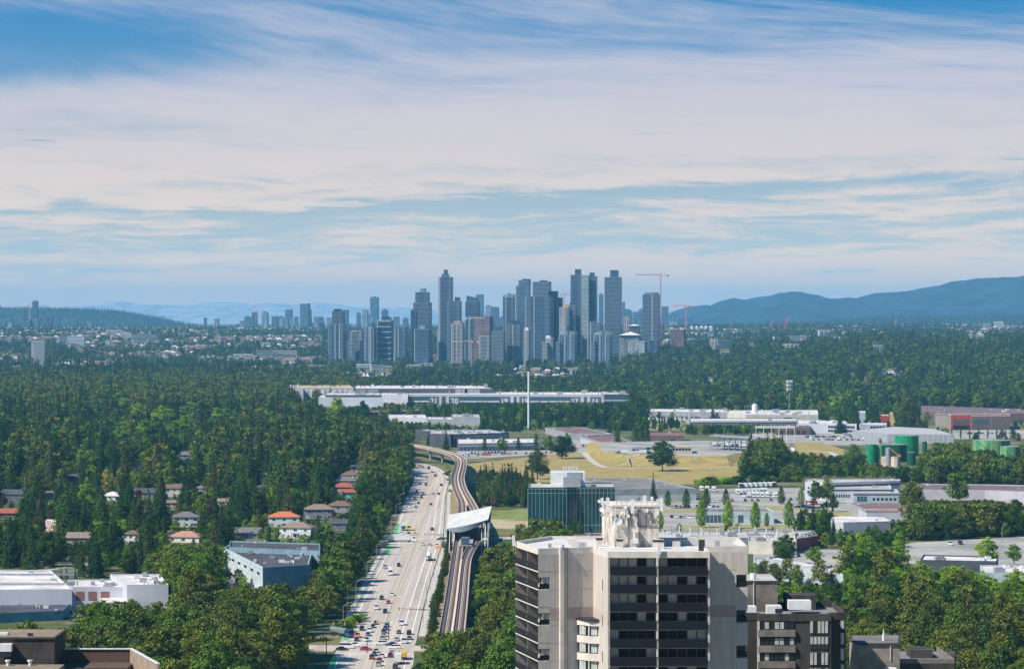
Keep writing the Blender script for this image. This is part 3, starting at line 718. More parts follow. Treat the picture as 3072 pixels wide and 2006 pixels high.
for a, b, o in ((1662, 1760, -12.9), (1545, 1600, -12.9), (1125, 1150, -12.6), (1040, 1070, -13.3)):
    strip(gg, [(off(a, o), a), (off((a+b)/2, o), (a+b)/2), (off(b, o), b)], .027, .95)
gg.box(off(1662, 12.6), off(1662, 14.4), 1655, 1668, .022, .03)
structure(gg.build('bike_lane', paint_g))['label'] = 'bright green painted bike lane patches beside the road'
kb = MB()
for sgn in (-1, 1):
    prev = None
    for a, b in segs:
        n = int((b-a)/30); pl = [(off(a+(b-a)*i/n, sgn*(rw(a+(b-a)*i/n)+.12)), a+(b-a)*i/n) for i in range(n+1)]
        for p, q in zip(pl, pl[1:]): box_line(kb, p, q, .24, 0, .14)
structure(kb.build('kerb', kerb_m))
med = MB()
for a, b in ((830, 1070), (1180, 1605), (1660, 1800)):
    n = int((b-a)/30)
    for i in range(n):
        p, q = a+(b-a)*i/n, a+(b-a)*(i+1)/n; box_line(med, (off(p, -.1), p), (off(q, -.1), q), .9, .03, .16)
structure(med.build('median', kerb_m))['label'] = 'low concrete median strip along the middle of the boulevard'
sw = MB()
strip(sw, [(off(D, rw(D)+2.2), D) for D in Ds if 1120 < D < 1615], .012, 1.5); strip(sw, [(off(D, rw(D)+2.2), D) for D in Ds if 1655 < D < 2250], .012, 1.5)
strip(sw, [(off(D, -rw(D)-1.8), D) for D in Ds if 1120 < D < 1615], .012, 1.1)
structure(sw.build('pavement', mat('pavement concrete', (.48, .45, .42), .9, .08, .4)))
vg = MB(); strip(vg, [(off(D, rw(D)+7), D) for D in Ds if 1120 < D < 2400], .006, 3.6)
structure(vg.build('verge', mat('dry verge', (.30, .23, .13), .95, .2, .15, detail=7)))['label'] = 'dry straw coloured verge between road and viaduct'
# side streets
sr = MB(); strip(sr, [(-260, 1125), (-120, 1104), (-64, 1098)], .016, 10); strip(sr, [(-36, 1098), (10, 1098), (60, 1090)], .016, 9)
strip(sr, [(-38, 1635), (-10, 1650), (60, 1690), (120, 1700), (200, 1660)], .016, 7); strip(sr, [(-90, 1634), (-66, 1635)], .016, 7)
structure(sr.build('side_street', asphalt))
s2 = MB()
strip(s2, [G(x, y) for x, y in ((100, 1712), (180, 1700), (270, 1690), (340, 1680), (480, 1668), (640, 1650), (700, 1648), (800, 1636), (1000, 1626), (1090, 1640))], .014, 5)
structure(s2.build('side_street', asphalt))['label'] = 'pale residential street running between warehouses and houses'
s3 = MB(); strip(s3, [G(x, y) for x, y in ((28, 1550), (60, 1540), (88, 1522), (95, 1450), (100, 1435))], .014, 6); strip(s3, [G(x, y) for x, y in ((870, 1530), (890, 1480), (905, 1440))], .014, 3.5); strip(s3, [G(x, y) for x, y in ((960, 1625), (1010, 1600), (1035, 1585))], .016, 5)
structure(s3.build('driveway', lot_m))['label'] = 'short pale driveways between the houses'
for D in np.arange(830, 2700, 45.0):
    pass
foot([(-70, 820), (-34, 820), (-34, 1640), (-42, 2260), (-46, 2440), (-50, 2540), (-84, 2540), (-84, 2480), (-77, 2250), (-71, 1650)])
foot([(-260, 1112), (-64, 1086), (-64, 1112), (-260, 1138)])
keep(990, 1880, 1240, 2010, 1090); keep(1090, 1700, 1300, 1880, 1100); keep(1175, 1500, 1330, 1700, 1500); keep(1235, 1400, 1340, 1500, 1900)
# ------------------------------------------------------------------ elevated railway and its station
DL = [(1040, -23.4), (1100, -23.7), (1200, -24.3), (1334, -25.3), (1450, -26.2), (1539, -27.0), (1650, -28.0), (1762, -29.2), (1840, -31.0), (1914, -34.2), (2000, -37.6), (2099, -40.2), (2200, -40.9), (2318, -41.6), (2390, -43.8), (2448, -48.0), (2504, -56), (2560, -67), (2622, -81), (2690, -101), (2760, -125), (2850, -158)]
DR = [(1040, -19.0), (1100, -19.3), (1200, -19.9), (1300, -20.7), (1380, -21.1), (1440, -20.2), (1500, -18.2), (1560, -17.2), (1650, -17.6), (1720, -19.8), (1762, -22.0), (1840, -25.6), (1914, -29.4), (2000, -33.0), (2099, -35.7), (2200, -36.4), (2318, -37.1), (2390, -39.2), (2448, -43.0), (2504, -50.6), (2560, -61.5), (2622, -75.6), (2690, -95.6), (2760, -119.5), (2850, -152.5)]
def dense(L, n=8):
    a = np.array(L, float); t = np.arange(len(a)); tt = np.linspace(0, len(a)-1, (len(a)-1)*n+1); out = []
    for u in tt:
        i = min(int(u), len(a)-2); f = u-i; p0 = a[max(i-1, 0)]; p1 = a[i]; p2 = a[i+1]; p3 = a[min(i+2, len(a)-1)]
        out.append(tuple(.5*((2*p1)+(-p0+p2)*f+(2*p0-5*p1+4*p2-p3)*f*f+(-p0+3*p1-3*p2+p3)*f**3)))
    return [(x, d) for d, x in out]
def sweep(path, prof, closed=True):
    """carry a section (offset, z) along a path of (x, y)"""
    g = MB(); vs = []; n = len(prof)
    P_ = [Vector(p) for p in path]
    for i, p in enumerate(P_):
        d = (P_[min(i+1, len(P_)-1)]-P_[max(i-1, 0)]).normalized(); r = Vector((d.y, -d.x))
        vs += [(p.x+r.x*o, p.y+r.y*o, z) for o, z in prof]
    fs = []
    for i in range(len(P_)-1):
        for j in range(n): fs.append((i*n+j, (i+1)*n+j, (i+1)*n+(j+1) % n, i*n+(j+1) % n))
    fs += [tuple(range(n-1, -1, -1)), tuple((len(P_)-1)*n+j for j in range(n))]
    return g.add(vs, fs)
ZD = 9.0
via = wthing('viaduct', 'curving elevated railway viaduct with two tracks on concrete piers', 'viaduct', (-25, 1100, 0))
deck_m = mat('track deck concrete', (.60, .42, .29), .9, .1, .3, detail=6)
rail_m = mat('rust brown rail bed', (.105, .058, .045), .8, .2, .8)
shine = mat('steel rail', (.42, .42, .44), .35, .05, 1, metal=.6)
walk_m = mat('pale walkway', (.68, .52, .38), .9, .06, .4)
edge_m = mat('weathered edge concrete', (.45, .37, .30), .9, .12, .3)
for L in (DL, DR):
    pth = dense(L)
    sweep(pth, [(-2.45, ZD-.35), (-2.45, ZD+.75), (-2.25, ZD+.75), (-2.25, ZD), (2.25, ZD), (2.25, ZD+.75), (2.45, ZD+.75), (2.45, ZD-.35), (1.2, ZD-2.0), (-1.2, ZD-2.0)]).build('deck', edge_m, via)
    sweep(pth, [(-1.55, ZD+.01), (-1.55, ZD+.28), (-.55, ZD+.28), (-.55, ZD+.01)]).build('rail_bed', rail_m, via)
    sweep(pth, [(.55, ZD+.01), (.55, ZD+.28), (1.55, ZD+.28), (1.55, ZD+.01)]).build('rail_bed', rail_m, via)
    sweep(pth, [(-.45, ZD+.01), (-.45, ZD+.05), (.45, ZD+.05), (.45, ZD+.01)]).build('deck_strip', deck_m, via)
    for o in (-1.05, 1.05): sweep(pth, [(o-.09, ZD+.28), (o-.09, ZD+.46), (o+.09, ZD+.46), (o+.09, ZD+.28)]).build('rail', shine, via)
    sweep(pth, [(.0-.09, ZD+.05), (-.09, ZD+.25), (.09, ZD+.25), (.09, ZD+.05)]).build('reaction_rail', shine, via)
mid = []
for (d, x), (d2, x2) in zip(dense([(a, b) for a, b in DL]), dense([(a, b) for a, b in DR])): pass
pl, pr = dense(DL), dense(DR)
def xat(path, D): return float(np.interp(D, [p[1] for p in path], [p[0] for p in path]))
for a, b in ((1040, 1400), (1790, 2850)):
    ctr = [((xat(pl, D)+xat(pr, D))/2, D) for D in np.arange(a, b, 12.0)]
    sweep(ctr, [(-.42, ZD+.3), (-.42, ZD+.82), (.42, ZD+.82), (.42, ZD+.3)]).build('walkway', walk_m, via)
Dp = list(range(1060, 1480, 32))+list(range(1780, 2440, 34))
pier_pts = [((xat(pl, D)+xat(pr, D))/2, D) for D in Dp]+[(-58.6, 2530), (-70, 2578), (-86, 2638), (-106, 2700), (-128, 2766)]
pier_me = None
for x, y in pier_pts:
    if pier_me is None:
        o = MB().cyl(0, 0, -.5, ZD-3.6, .95, 14).add([(-.95,-.9,ZD-3.6),(.95,-.9,ZD-3.6),(.95,.9,ZD-3.6),(-.95,.9,ZD-3.6),(-3.6,-1,ZD-2.0),(3.6,-1,ZD-2.0),(3.6,1,ZD-2.0),(-3.6,1,ZD-2.0)], [(0,3,2,1),(4,5,6,7),(0,1,5,4),(1,2,6,5),(2,3,7,6),(3,0,4,7)]).build('pier', conc, via, org=(0,0,0))
        pier_me = o.data; o.location = (x+25, y-1100, 0)
    else:
        o = bpy.data.objects.new('pier', pier_me); COL.objects.link(o); o.parent = via; o.location = (x+25, y-1100, 0)
foot([(-32, 1030), (-14.5, 1030), (-15, 1400), (-13, 1500), (-8, 1700), (-14, 1800), (-30, 2100), (-33, 2400), (-60, 2600), (-84, 2690), (-84, 2640), (-60, 2500), (-50, 2330), (-46, 2050), (-36, 1800), (-36, 1600)])
keep(1325, 1620, 1440, 1870, 1080); keep(1345, 1500, 1445, 1620, 1500); keep(1340, 1355, 1440, 1520, 1800); keep(1246, 1330, 1400, 1400, 2350); keep(1256, 1345, 1340, 1395, 2300)

st = wthing('railway_station', 'glass sided railway station under one big tilted pale wing roof', 'station', (-22, 1520, 0))
roof_m = mat('pale ribbed station roof', (.60, .57, .54), .6, .05, .3, stretch=(1, .1, 1)); soff = mat('blue grey soffit', (.20, .235, .28), .6, .05, .3)
# curved wing: x runs -33..-10, y 1508..1606, higher on the right, belly sagging in the middle
def roofz(u, v): return 15.4+4.5*u**1.15+.9*v
nu, nv = 16, 16; g = MB(); gs = MB()
def rp(u, v, dz):
    x0, x1 = -33.0-.6*v, -12.0+1.2*v; y = 1503+100*v+(10*(1-v))*(u-.5)**2*2
    return (x0+(x1-x0)*u, y, roofz(u, v)+dz)
vs = [rp(i/nu, j/nv, 0) for j in range(nv+1) for i in range(nu+1)]
lo = [rp(i/nu, j/nv, -.5-2.4*math.sin(math.pi*min(1, (i/nu)**.8))*(1-.3*j/nv)) for j in range(nv+1) for i in range(nu+1)]
q = [(j*(nu+1)+i, j*(nu+1)+i+1, (j+1)*(nu+1)+i+1, (j+1)*(nu+1)+i) for j in range(nv) for i in range(nu)]
g.add(vs, q)
edge = [i for i in range(nu+1)]+[(j*(nu+1)+nu) for j in range(1, nv+1)]+[(nv*(nu+1)+i) for i in range(nu-1, -1, -1)]+[j*(nu+1) for j in range(nv-1, 0, -1)]
K = len(vs); gs.add(lo+vs, [tuple(reversed(f)) for f in q]+[(edge[i], edge[(i+1) % len(edge)], K+edge[(i+1) % len(edge)], K+edge[i]) for i in range(len(edge))])
g.build('roof', roof_m, st, smooth=True); gs.build('soffit', soff, st)
rib = MB()
for i in range(0, 17): 
    u = i/16; p, q2 = rp(u, .01, .05), rp(u, .99, .05); rib.tube(p, q2, .12, 4)
0 and rib.build('roof_seams', mat('roof seam', (.52, .50, .48), .6, .04, .5), st)
MB().box(-26.2, -19.4, 1466, 1604, 9.6, 10.2).build('platform', conc, st)
for s in range(13):
    y = 1506+s*7.6; MB().box(-32.6, -32.45, y+.2, y+7.2, 9.9, 14.4).build('glazing_panel', glass_b, st); MB().box(-11.9, -11.75, y+.2, y+7.2, 9.9, 17.8).build('glazing_panel', glass_b, st)
for s in range(14):
    y = 1506+s*7.6; lean = 1.6
    MB().tube((-32.4, y, 0), (-32.4-.2, y, 14.9), .28, 6).build('column', metal_d, st); MB().tube((-12.4, y, 0), (-11.2, y, 18.6), .28, 6).build('column', metal_g, st)
for i, x in enumerate((-31.5, -29.2, -15.4, -13.6, -12.2)):
    MB().tube((x, 1500, 0), (x+.3, 1507, 14+max(0, x+33)*.2), .26, 6).build('raking_strut', metal_w if i % 2 else metal_g, st)
MB().box(-25.6, -20.0, 1478, 1490, 0, 9.6).build('lift_shaft', glass_b, st)
MB().box(-24.8, -20.8, 1466, 1476, 10.2, 13.6).build('platform_shelter', glass_b, st)
MB().box(-12.6, -5.0, 1512, 1596, 0, 4.2).build('concourse', w_dark, st)
foot([(-38, 1455), (2, 1455), (2, 1615), (-38, 1615)]); keep(1340, 1510, 1472, 1625, 1470)
# ------------------------------------------------------------------ the near apartment tower
tc = mat('board marked beige concrete', (.52, .465, .43), .9, .10, .5, detail=8, stretch=(3, 3, .35), col2=(.45, .40, .37), bump=.1)
tcl = mat('paler beige concrete', (.64, .58, .53), .9, .07, .6, detail=7)
tband = mat('mauve brown band', (.40, .32, .30), .9, .06, .6)
tstain = mat('stained penthouse concrete', (.56, .51, .45), .9, .2, .8, detail=9, col2=(.25, .225, .19), stretch=(1.6, 1.6, .5))
troof = mat('white tower roof', (.58, .55, .53), .7, .06, .3)
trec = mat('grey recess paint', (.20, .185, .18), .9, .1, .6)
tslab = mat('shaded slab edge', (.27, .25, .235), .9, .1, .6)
rail_g = mat('smoked balcony glass', (.012, .014, .019), .45, 0, spec=.15)
soffit = mat('balcony soffit paint', (.40, .375, .35), .9, .05, .5)
tw = wthing('apartment_tower', 'tall beige concrete apartment tower with dark glass balconies, closest to the camera', 'building', (18, 455, 0))
ZR = 86.0; FL = 2.66
A, B, C, E_, F_, F2, W1, W2 = (.5, 462.), (3.9, 447.), (12.2, 450.), (14.1, 441.), (29.1, 441.), (29.1, 452.), (35.5, 452.), (35.5, 470.)
outline = [A, B, C, E_, F_, F2, W1, W2, (22., 470.), (20., 473.), (6., 473.)]
A2, B2 = (2.6, 462.6), (5.6, 447.6)
core = [A2, B2, C, E_, (14.4, 441.07), (14.4, 443.4), (28.8, 443.4), (28.8, 441.), F_, F2, (33.8, 452.), (33.8, 454.), (35.5, 454.0), W2, (22., 470.), (20., 473.), (6., 473.)]
MB().prism(core, 0, 85.1).build('wall', tc, tw)
g = MB(); inn = inset(outline, .35); n = len(outline)
g.v = [(p[0], p[1], 85.1) for p in outline]+[(p[0], p[1], ZR) for p in outline]+[(p[0], p[1], ZR) for p in inn]+[(p[0], p[1], ZR-.55) for p in inn]
for i in range(n):
    j = (i+1) % n; g.f += [(i, j, n+j, n+i), (n+i, n+j, 2*n+j, 2*n+i), (2*n+i, 2*n+j, 3*n+j, 3*n+i)]; g.m += [0, 1, 1]
g.f.append(tuple(range(n-1, -1, -1))); g.m.append(0)
g.build('fascia', [tcl, troof], tw)
MB().sheet(inn, ZR-.55).build('roof', troof, tw)
MB().box(28.0, 28.9, 449.5, 450.4, ZR-.5, ZR+1.1).build('vent', conc_d, tw)
# slabs, rails, windows of eleven storeys
NF = 11
for k in range(NF):
    zt = 85.1-FL*(k+1)+.2 - .0; zf = 85.1-FL*(k+1)    # slab top / bottom
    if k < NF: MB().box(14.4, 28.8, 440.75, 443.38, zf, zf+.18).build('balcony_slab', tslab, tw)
    MB().box(14.42, 21.2, 440.70, 440.74, zf+.12, zf+1.36).build('balcony_rail', rail_g, tw); MB().box(21.5, 28.78, 440.70, 440.74, zf+.12, zf+1.36).build('balcony_rail', rail_g, tw)
    MB().box(14.42, 28.78, 440.68, 440.76, zf+1.38, zf+1.44).build('handrail', metal_d, tw)
    MB().box(21.2, 21.5, 440.8, 443.38, zf+.18, zf+FL).build('divider_wall', tcl, tw)
    rg = random.Random(30+k)
    for i in range(10):
        x0 = 14.5+i*1.34 if i < 5 else 21.6+(i-5)*1.43; x1 = x0+(1.34 if i < 5 else 1.43)-.08
        pale = rg.random() < (.55 if (i < 5) else .36)
        f = MB().box(x0, x1, 443.28, 443.39, zf+.22, zf+FL-.02).build('window', metal_d, tw)
        MB().box(x0+.06, x1-.06, 443.2, 443.27, zf+(.3 if pale else .3), zf+FL-.1).build('pane', curtain if pale else rail_g, f)
    # things standing about on the balconies
    if rg.random() < .8:
        x = rg.uniform(15, 28); MB().box(x, x+.5, 442.0, 442.5, zf+.18, zf+.62).box(x, x+.5, 442.45, 442.5, zf+.62, zf+1.1).build('balcony_chair', metal_w if rg.random() < .5 else timber, tw)
    # left balconies
    MB().prism([A, B, B2, A2], zf, zf+.18).build('balcony_slab', tcl, tw)
    for u, v in ((0.01, .49), (.51, .99)):
        p, q = Vector(A).lerp(Vector(B), u), Vector(A).lerp(Vector(B), v); gg_ = MB(); box_line(gg_, p, q, .05, zf+.2, zf+1.15); gg_.build('balcony_rail', rail_g, tw)
    gg_ = MB(); box_line(gg_, Vector(A), Vector(B), .1, zf+1.16, zf+1.22); gg_.build('handrail', metal_d, tw)
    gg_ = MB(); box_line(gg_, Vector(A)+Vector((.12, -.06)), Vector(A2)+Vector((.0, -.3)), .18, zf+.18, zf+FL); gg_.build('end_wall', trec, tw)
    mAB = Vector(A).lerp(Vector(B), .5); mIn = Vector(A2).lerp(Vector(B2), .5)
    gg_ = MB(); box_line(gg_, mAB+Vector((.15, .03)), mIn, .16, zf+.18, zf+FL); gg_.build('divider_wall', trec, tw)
    p, q = Vector(A2).lerp(Vector(B2), .55)+Vector((-.05, 0)), Vector(A2).lerp(Vector(B2), .9)+Vector((-.05, 0)); gg_ = MB(); box_line(gg_, p, q, .06, zf+.25, zf+2.3); gg_.build('window', curtain if rg.random() < .4 else glass, tw)
    # end pieces beside the corner windows
    if k % 2 == 0:
        MB().prism([B, (5.6, 447.6), (5.6, 448.4), (4.0, 447.9)], zf-.75, zf+FL+.01 if k else 85.1).build('corner_wall', tc, tw)
        MB().prism([(33.8, 452.), W1, (35.5, 453.98), (33.8, 453.98)], zf-.75, zf+FL+.01 if k else 85.1).build('corner_wall', tc, tw)
    else:
        f = MB().prism([(4.3, 447.55), (5.58, 448.0), (5.58, 448.2), (4.3, 447.8)], zf+.2, zf+1.88).build('window', metal_d, tw)
        MB().box(4.35, 4.9, 447.5, 447.56, zf+.95, zf+1.8).box(5.0, 5.5, 447.7, 447.78, zf+.95, zf+1.8).build('pane', curtain, f)
        MB().box(33.85, 35.3, 453.5, 453.9, zf+.2, zf+1.88).build('window', glass, tw)
        MB().box(33.85, 35.4, 452.05, 452.1, zf+.2, zf+.95).build('balcony_rail', rail_g, tw)
        MB().prism([(4.05, 447.1), (5.58, 447.62), (5.58, 447.68), (4.05, 447.16)], zf+.0, zf+.9).build('balcony_rail', rail_g, tw)
    # smaller notch on the other side of the big bay
    if k % 2 == 1 and k > 0:
        MB().box(13.35, 14.0, 444.1, 444.6, zf+.3, zf+1.9).build('side_window', glass, tw)
# ribs and band on the broad wall
def onBC(u, o): 
    b, c = Vector(B2), Vector(C); e = (c-b).normalized(); nrm = Vector((e.y, -e.x)); return b+e*u+nrm*o
def rib_(u0, u1, o, nm, m, z0=40, z1=86.05):
    MB().prism(ccw([tuple(onBC(u0, o)), tuple(onBC(u1, o)), tuple(onBC(u1, -.1)), tuple(onBC(u0, -.1))]), z0, z1).build(nm, m, tw)
rib_(1.55, 2.2, .45, 'duct', tcl); rib_(2.45, 2.62, .2, 'downpipe', tcl); rib_(2.8, 2.95, .12, 'downpipe', metal_g)
MB().cyl(*onBC(1.85, .2), 86.05, 86.5, .42, 12).build('duct_elbow', metal_w, tw)
for u0, u1 in ((.0, 1.53), (2.22, 2.44), (2.97, 7.0)):
    MB().prism(ccw([tuple(onBC(u0, .02)), tuple(onBC(u1, .02)), tuple(onBC(u1, -.1)), tuple(onBC(u0, -.1))]), 75.3, 77.1).build('colour_band', tband, tw)
c_, e_ = Vector(C), Vector(E_); dd = (e_-c_).normalized(); nn_ = Vector((dd.y, -dd.x))
MB().prism(ccw([tuple(c_+nn_*.02), tuple(e_+nn_*.02), tuple(e_-nn_*.1), tuple(c_-nn_*.1)]), 75.3, 77.1).build('colour_band', mat('sunlit copy of band', (.50, .41, .37), .9, .06, .6), tw)  # same band in a lighter copy, sunlight on this side put into its colour
MB().box(29.12, 33.8, 451.96, 452.1, 75.3, 77.1).build('colour_band', tband, tw)
# stacked bay windows round the inner corner
P1, P2, P3, P0 = (9.5, 449.2), (11.4, 446.9), (13.1, 446.2), (12.2, 450.6)
MB().prism([P1, (11.4, 446.5), (13.3, 446.0), P0], 75.2, 75.55).build('bay_cap', metal_d, tw)
MB().prism([P1, P2, P3, P0], 74.5, 75.2).build('bay_sill', tcl, tw)
for k in range(5):
    zb = 74.5-2.6*(k+1)
    MB().prism([P1, P2, P3, P0], zb, zb+1.05).build('bay_sill', tcl, tw)
    MB().prism([(9.9, 449.2), (11.5, 447.4), (12.9, 446.9), P0], zb+1.05, zb+2.6).build('bay_window', glass, tw)
    for (a, b) in (((10.1, 448.6), (11.0, 447.75)), ((11.75, 447.2), (12.7, 446.85))):
        gg_ = MB(); box_line(gg_, a, b, .06, zb+1.2, zb+2.5); gg_.build('pane', curtain, tw)
    MB().box(11.35, 11.55, 447.0, 447.3, zb+1.05, zb+2.6).build('bay_post', tcl, tw)
# penthouse
ph = [(13.9, 464.), (15.7, 457.), (22.4, 457.), (22.4, 467.), (14.2, 467.)]
MB().prism(ph, ZR-.55, 91.6).build('penthouse', tstain, tw)
MB().prism(inset(ph, -.12), 91.6, 91.85).build('penthouse_cap', tcl, tw)
MB().box(17.3, 17.6, 456.8, 456.95, ZR-.5, 91.5).build('pipe', tcl, tw); MB().tube((19.2, 456.9, 91.4), (19.2, 456.9, 88.6), .07).tube((19.2, 456.9, 88.6), (22.2, 456.9, 88.6), .05).build('conduit', metal_d, tw)
MB().box(18.4, 19.2, 455.9, 456.9, 86.1, 88.1).build('equipment_cabinet', metal_w, tw); MB().box(18.7, 19.1, 455.84, 455.89, 87.0, 87.8).build('access_panel', mat('tan panel', (.45, .28, .12), .7, .1, 1), tw)
for x, y in ((12.9, 458.), (15.9, 455.5), (21.4, 454.0), (22.1, 453.8)):
    c0 = MB().box(x, x+.9, y, y+.9, ZR-.55, ZR+.85).build('roof_vent', tcl, tw); MB().box(x-.08, x+.98, y-.08, y+.98, ZR+.5, ZR+.8).build('vent_cap', metal_d, c0)
MB().box(9.0, 11.5, 458, 458.3, ZR-.5, ZR+.15).build('roof_kerb', troof, tw); MB().box(23, 34, 461, 461.3, ZR-.5, ZR+.35).build('roof_kerb', troof, tw)
rg = random.Random(44)
for i in range(16):      # radio boxes and cables clamped to the penthouse edge
    x = 14.2+rg.random()*8; front = x > 15.9; y = 456.75 if front else 464.2-(x-13.9)*3.9-.35; z = rg.uniform(88.4, 91.4) if not front else rg.uniform(90.2, 91.5)
    b_ = MB().box(x-.2, x+.2, y-.16, y+.1, z-.3, z+.25).build('radio_box', (metal_w, metal_g, tcl)[i % 3], tw); MB().tube((x, y, z-.3), (x+rg.uniform(-.3, .3), y+.1, z-rg.uniform(1, 2.6)), .04, 4).build('cable', metal_d, b_)
for i in range(9):
    x = 15.9+i*.78; MB().cyl(x, 456.9, 91.86, 92.7, .04, 5).build('rail_post', metal_g, tw)
MB().tube((15.9, 456.9, 92.7), (22.2, 456.9, 92.7), .035, 5).tube((15.9, 456.9, 92.3), (22.2, 456.9, 92.3), .03, 5).build('guard_rail', metal_g, tw)
for x, y, w_, h_ in ((10.2, 456, .9, .7), (8.6, 463, 1.4, .9), (24.5, 458, 1.2, .8), (27, 464, 1.6, 1.0), (31, 458, .7, .9), (5.5, 456, .5, .6)):
    MB().box(x, x+w_, y, y+w_, ZR-.54, ZR-.54+h_).build('roof_box', (tcl, metal_g)[int(w_*10) % 2], tw)
MB().tube((6.4, 449.5, ZR-.4), (13, 455, ZR-.4), .07, 5).tube((13, 455, ZR-.4), (22, 452, ZR-.4), .07, 5).build('roof_conduit', metal_g, tw)
for k in range(1, 9):    # pour joints between storeys on the broad wall
    z = 85.1-FL*k
    for u0, u1 in ((0, 1.53), (2.97, 6.98)):
        if 75 < z < 77.3 or (z < 75.6 and u1 > 5): continue
        MB().prism(ccw([tuple(onBC(u0, .012)), tuple(onBC(u1, .012)), tuple(onBC(u1, -.05)), tuple(onBC(u0, -.05))]), z, z+.035).build('pour_joint', tslab, tw)
    if not 75 < z < 77.3: MB().box(29.12, 33.78, 451.975, 452.05, z, z+.035).build('pour_joint', tslab, tw)
foot([(-4, 435), (42, 435), (42, 480), (-4, 480)])
# antennas and dishes, each held by the tower
def panel(px, py, hpx, D, label, w=.35, ang=0):
    p = WP(px, py, D); h = hpx/F*D; t = thing('panel_antenna', label, 'antenna', (p.x, D, p.z-h/2), ang, 'antennas on the tower roof')
    MB().box(-w/2, w/2, -.12, .12, 0, h).build('housing', metal_w, t); MB().cyl(0, .28, -.8, h*.8, .05, 6).build('mast', metal_g, t); MB().box(-.05, .05, .1, .28, h*.3, h*.36).build('bracket', metal_g, t)
def dish(px, py, rpx, D, label, az=0.2):
    p = WP(px, py, D); r = rpx/F*D; t = thing('dish_antenna', label, 'antenna', (p.x, D, p.z-r), az, 'antennas on the tower roof')
    g = MB(); n = 18; rings = [(0, .25*r), (.5*r, .18*r), (.85*r, .05*r), (r, 0)]
    vs = [(0, .25*r, r)]+[(a*math.cos(2*math.pi*i/n), b, r+a*math.sin(2*math.pi*i/n)) for a, b in rings[1:] for i in range(n)]
    fs = [(0, 1+i, 1+(i+1) % n) for i in range(n)]
    for k in range(2): fs += [(1+k*n+i, 1+(k+1)*n+i, 1+(k+1)*n+(i+1) % n, 1+k*n+(i+1) % n) for i in range(n)]
    g.add(vs, fs); g.build('reflector', metal_w, t, smooth=True)
    g = MB(); vs = [(rr*math.cos(2*math.pi*i/n), y, r+rr*math.sin(2*math.pi*i/n)) for rr, y in ((r, 0), (r, .3*r)) for i in range(n)]; g.add(vs, [(i, (i+1) % n, n+(i+1) % n, n+i) for i in range(n)]+[tuple(range(n, 2*n))]); g.build('shroud', metal_w, t)
    MB().tube((0, .3*r, r), (0, .8*r+.2, r*.4), .05).build('bracket', metal_g, t)
Z3 = lambda x, y: (1400+x/2.564, 1400+y/2.564)
for x, y, h_, D, lb in ((1085, 290, 43, 457, 'tall panel antenna second from the left corner of the stained penthouse'), (1275, 303, 41, 456, 'tall panel antenna in front of the penthouse wall, right of the round dishes'),
    (1497, 288, 40, 457, 'tall panel antenna at the right edge of the penthouse'), (1042, 265, 22, 462, 'short panel antenna above the left corner of the penthouse'), (1368, 255, 27, 464, 'panel antenna behind the small dishes at the back of the penthouse'),
    (1425, 258, 24, 463, 'panel antenna behind the penthouse roof, between the tree and the right edge'), (1482, 628, 33, 440.6, 'grey panel antenna on the roof edge over the balcony divider'), (361, 565, 31, 461, 'white panel antenna on the far left corner of the tower roof'),
    (1470, 275, 22, 462, 'short panel antenna next to the right corner of the penthouse')):
    panel(*Z3(x, y), h_, D, lb, .5 if h_ > 38 else .42)
for x, y, r_, D, lb in ((1038, 327, 7.5, 457.5, 'large dish antenna high on the left side of the penthouse'), (1168, 417, 11.5, 456, 'largest round dish on the stained penthouse wall'), (1190, 345, 6, 456, 'small dish just above the largest dish'),
    (1215, 305, 5.5, 456.4, 'small dish at the roof edge of the penthouse'), (1018, 262, 5, 461, 'small dish turned sideways at the top left of the penthouse'), (1045, 370, 5, 458, 'small dish low at the left corner of the penthouse'),
    (1355, 245, 6, 461, 'dish standing highest on the penthouse roof'), (1335, 265, 4, 460, 'smallest dish at the centre of the penthouse roof'), (1358, 290, 5.5, 458, 'dish at the penthouse roof edge, right of centre')):
    dish(*Z3(x, y), r_, D, lb, random.Random(x).uniform(-.5, .5))

# ------------------------------------------------------------------ the dark concrete block behind it
bt = wthing('apartment_block', 'dark weathered concrete apartment block behind the beige tower', 'building', (47, 505, 0))
DK = 500.
def bx(px): return (px-CX)/F*DK
ZB = 71.2
X0, X1, X2, X3 = bx(2212), bx(2271), bx(2492), bx(2540)
MB().prism([(X0, 501), (X1, 501), (X1, 499.2), (X2, 499.2), (X2, 501.5), (X3, 501.5), (X3, 520), (X0, 520)], 0, ZB-1.2).build('wall', conc_d, bt)
g = MB()
ol = [(X0, 500.9), (X1+.2, 500.9), (X1+.2, 499.0), (X2, 499.0), (X2, 501.3), (X3, 501.3), (X3, 520.1), (X0, 520.1)]; inn = inset(ol, .3); n = len(ol)
g.v = [(p[0], p[1], ZB-1.2) for p in ol]+[(p[0], p[1], ZB) for p in ol]+[(p[0], p[1], ZB) for p in inn]+[(p[0], p[1], ZB-.9) for p in inn]
for i in range(n):
    j = (i+1) % n; g.f += [(i, j, n+j, n+i), (n+i, n+j, 2*n+j, 2*n+i), (2*n+i, 2*n+j, 3*n+j, 3*n+i)]
g.m = [0]*len(g.f); g.build('parapet', conc_d, bt)
MB().sheet(inn, ZB-.9).build('roof', grey_r, bt)
pent = MB().prism([(bx(2243), 512), (bx(2352), 512), (bx(2352), 526), (bx(2243), 526)], ZB-.9, 120-(1745-HY)/F*512).build('penthouse', mat('brown grey concrete', (.20, .17, .145), .9, .18, .3, detail=7), bt)
MB().prism([(bx(2240), 511.8), (bx(2355), 511.8), (bx(2355), 526.2), (bx(2240), 526.2)], 120-(1745-HY)/F*512, 120-(1741-HY)/F*512).build('penthouse_cap', conc_d, pent)
